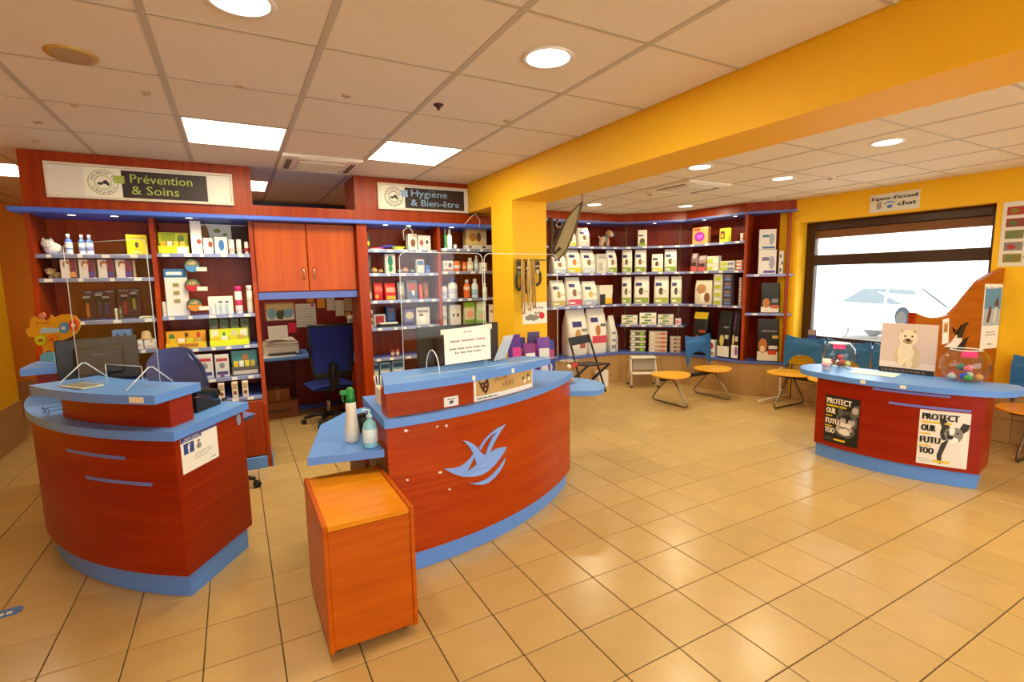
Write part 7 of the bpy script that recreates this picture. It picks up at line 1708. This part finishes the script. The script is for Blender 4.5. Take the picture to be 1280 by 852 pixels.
# ------------------------------------------------------------------ window wall: signs, leaflets, socket
fw_ = flat((6.1995, 0, 0), (0, -1, 0), (0, 0, 1))
wv = lambda x, y: (-at(x, y, X=6.1995).y, at(x, y, X=6.1995).z)
sg_ = thing('wall_sign', 'white sign lettered Espace d\'accueil chat above the window', 'sign', (6.1995, 2.85, 2.24))
c = [wv(*p) for p in ((1087, 266), (1149, 260.5), (1149, 237.5), (1087, 243.5))]
u0, u1, z0, z1 = c[0][0], c[1][0], (c[0][1]+c[1][1])/2, (c[2][1]+c[3][1])/2
part('board', MB().prism_on([rect(u0, z0, u1, z1)], fw_, .0005, .006), M('e0dac8', .5), sg_, True)
Wd, Hh = u1-u0, z1-z0
part('lettering', text_on(MB(), 'Espace d\'accueil', fw_, u0+.03*Wd, z0+.66*Hh, .19*Hh, .0072, .93*Wd, bold=.003), BLACK, sg_, True)
part('lettering', text_on(MB(), 'chat', fw_, u0+.58*Wd, z0+.26*Hh, .24*Hh, .0072, .36*Wd, bold=.004), BLACK, sg_, True)
ink('cat_print', sg_, fw_, [ell(u0+.20*Wd, z0+.34*Hh, .06*Wd, .2*Hh, 14, .1), [(u0+.15*Wd, z0+.5*Hh), (u0+.155*Wd, z0+.62*Hh), (u0+.19*Wd, z0+.54*Hh)], [(u0+.21*Wd, z0+.54*Hh), (u0+.245*Wd, z0+.62*Hh), (u0+.25*Wd, z0+.5*Hh)]], M('a89a80', .6), .0068, True)
ink('paw_print', sg_, fw_, [ell(u0+.42*Wd, z0+.27*Hh, .06*Wd, .10*Hh, 14)]+[ell(u0+(.33+.055*k)*Wd, z0+(.46+.06*(k in (1, 2)))*Hh, .022*Wd, .055*Hh, 10) for k in range(4)], M('4a7ac0', .6), .0068, True)
ps = thing('photo_sheet', 'white wall sheet with rows of small colour photos at the right edge', 'poster', (6.1995, 1.8, 1.6))
u0, z1 = wv(1255, 253); z0 = wv(1253, 333)[1]; u1 = u0+.62
part('sheet', MB().prism_on([rect(u0, z0, u1, z1)], fw_, .0005, .002), M('e2dacb', .6), ps, True)
cols_ = ['a83a2a', '8a3a2a', '7a7a4a', '8a8078', '8a7a2a', 'b84a2a', '5a6a3a', '9a5a3a', '6a7a4a', 'a8622a']
for r in range(5):
    for k in range(3):
        a, b = u0+.03+k*.19, z1-.045-r*.105
        part('photo', MB().prism_on([rect(a, b-.075, a+.125, b)], fw_, .0022, .003), M(cols_[(r+k*3) % 10], .6), ps, True)
        ink('photo_detail', ps, fw_, [ell(a+.05, b-.04, .03, .022, 10, .2)], M(cols_[(r*2+k+4) % 10], .6), .0036, True)
        ink('caption_line', ps, fw_, [rect(a+.13, b-.03, a+.165, b-.026), rect(a+.13, b-.045, a+.16, b-.041)], M('6a6a6a', .6), .0026, True)
p = at(1015, 420, X=6.25)
t = thing('leaflet_stand', 'blue leaflet stand on the left end of the window sill', 'leaflets', (6.25, p.y, .762), -PI/2)
part('leaflet', MB().box((-.05, -.006, .001), (.05, .006, .14), .001), M('3a4a90', .5), t); part('photo', MB().box((-.045, -.0075, .075), (.045, -.0065, .135)), M('b89070', .6), t); part('stand', MB().box((-.055, -.03, 0), (.055, .03, .0009)), CLR, t)
t = thing('wall_socket', 'white power socket on the yellow wall below the sill', 'socket', (6.1995, at(997, 450, X=6.2).y, .60), -PI/2)
part('plate', MB().box((-.04, -.010, -.04), (.04, -.0005, .04), .004), WHITE, t); part('recess', MB().lathe([(0, 0), (.022, 0), (.022, .002), (0, .002)], 16), M('8a8478', .5), t).rotation_euler = (PI/2, 0, 0)
t.children[1].location = (0, -.0102, 0)
p0 = at(1122, 402, X=6.30)
t = thing('window_badge', 'translucent blue oval badge on the lower window pane', 'badge', (6.38, p0.y, p0.z))
fwin = flat((6.40, 0, 0), (0, -1, 0), (0, 0, 1))
a = at(1128, 396, X=6.40)
part('oval', MB().prism_on([ell(-a.y, a.z, .075, .11, 22)], fwin, .0005, .004), M('7aa0d8', .4), t, True)
part('inner_oval', MB().prism_on([ell(-a.y-.01, a.z-.02, .05, .08, 22)], fwin, .0045, .006), M('b8d0ec', .4), t, True)
solo('cable_conduit', MB().box((5.60, 3.865, .03), (6.17, 3.885, .05)).box((6.0, 3.865, .05), (6.012, 3.885, .42)), WHITE, 'white cable conduit along the wall base behind the bench', 'conduit')
# floor strip
a = at(2, 768, Z=0); b = at(29, 760, Z=0)
d = (b-a).normalized(); nn = Vector((-d.y, d.x, 0))
t = thing('floor_strip', 'blue floor strip with white lettering at the lower left edge', 'floor marking', (a.x, a.y, 0))
a2 = a-d*.45
ff = flat(a2+Vector((0, 0, .0005)), d, nn)
L0 = (b-a2).length
part('strip', MB().prism_on([[(0, -.04), (L0-.02, -.04), (L0, -.02), (L0, .02), (L0-.02, .04), (0, .04)]], ff, .0002, .0012), M('3a70b8', .5), t, True)
part('lettering', greek(ff, .05, -.018, .034, .0018, L0*.85, 4), WHITE, t, True, None, 'stuff')

# everything that merely rests on a surface is set down a hair above it
for o in COL.objects:
    if o.parent is None and o.name.split('.')[0] in ('plush_cat', 'plush_dog', 'spray_bottle', 'gel_bottle', 'pet_bowl', 'card_reader', 'paper_cup', 'pen_cup', 'plastic_cup', 'document_tray', 'glass_bowl', 'computer_monitor', 'leaflet_holder', 'clear_box', 'desk_telephone', 'telephone', 'white_note_pad', 'newspaper', 'printer', 'thermos', 'flat_tray', 'reading_glasses', 'red_chew_toy', 'cat_display', 'terrier_picture', 'sun_hat', 'paper_bundle', 'paper_sheet', 'leaflet_stand', 'counter_screen'):
        o.location.z += .0013
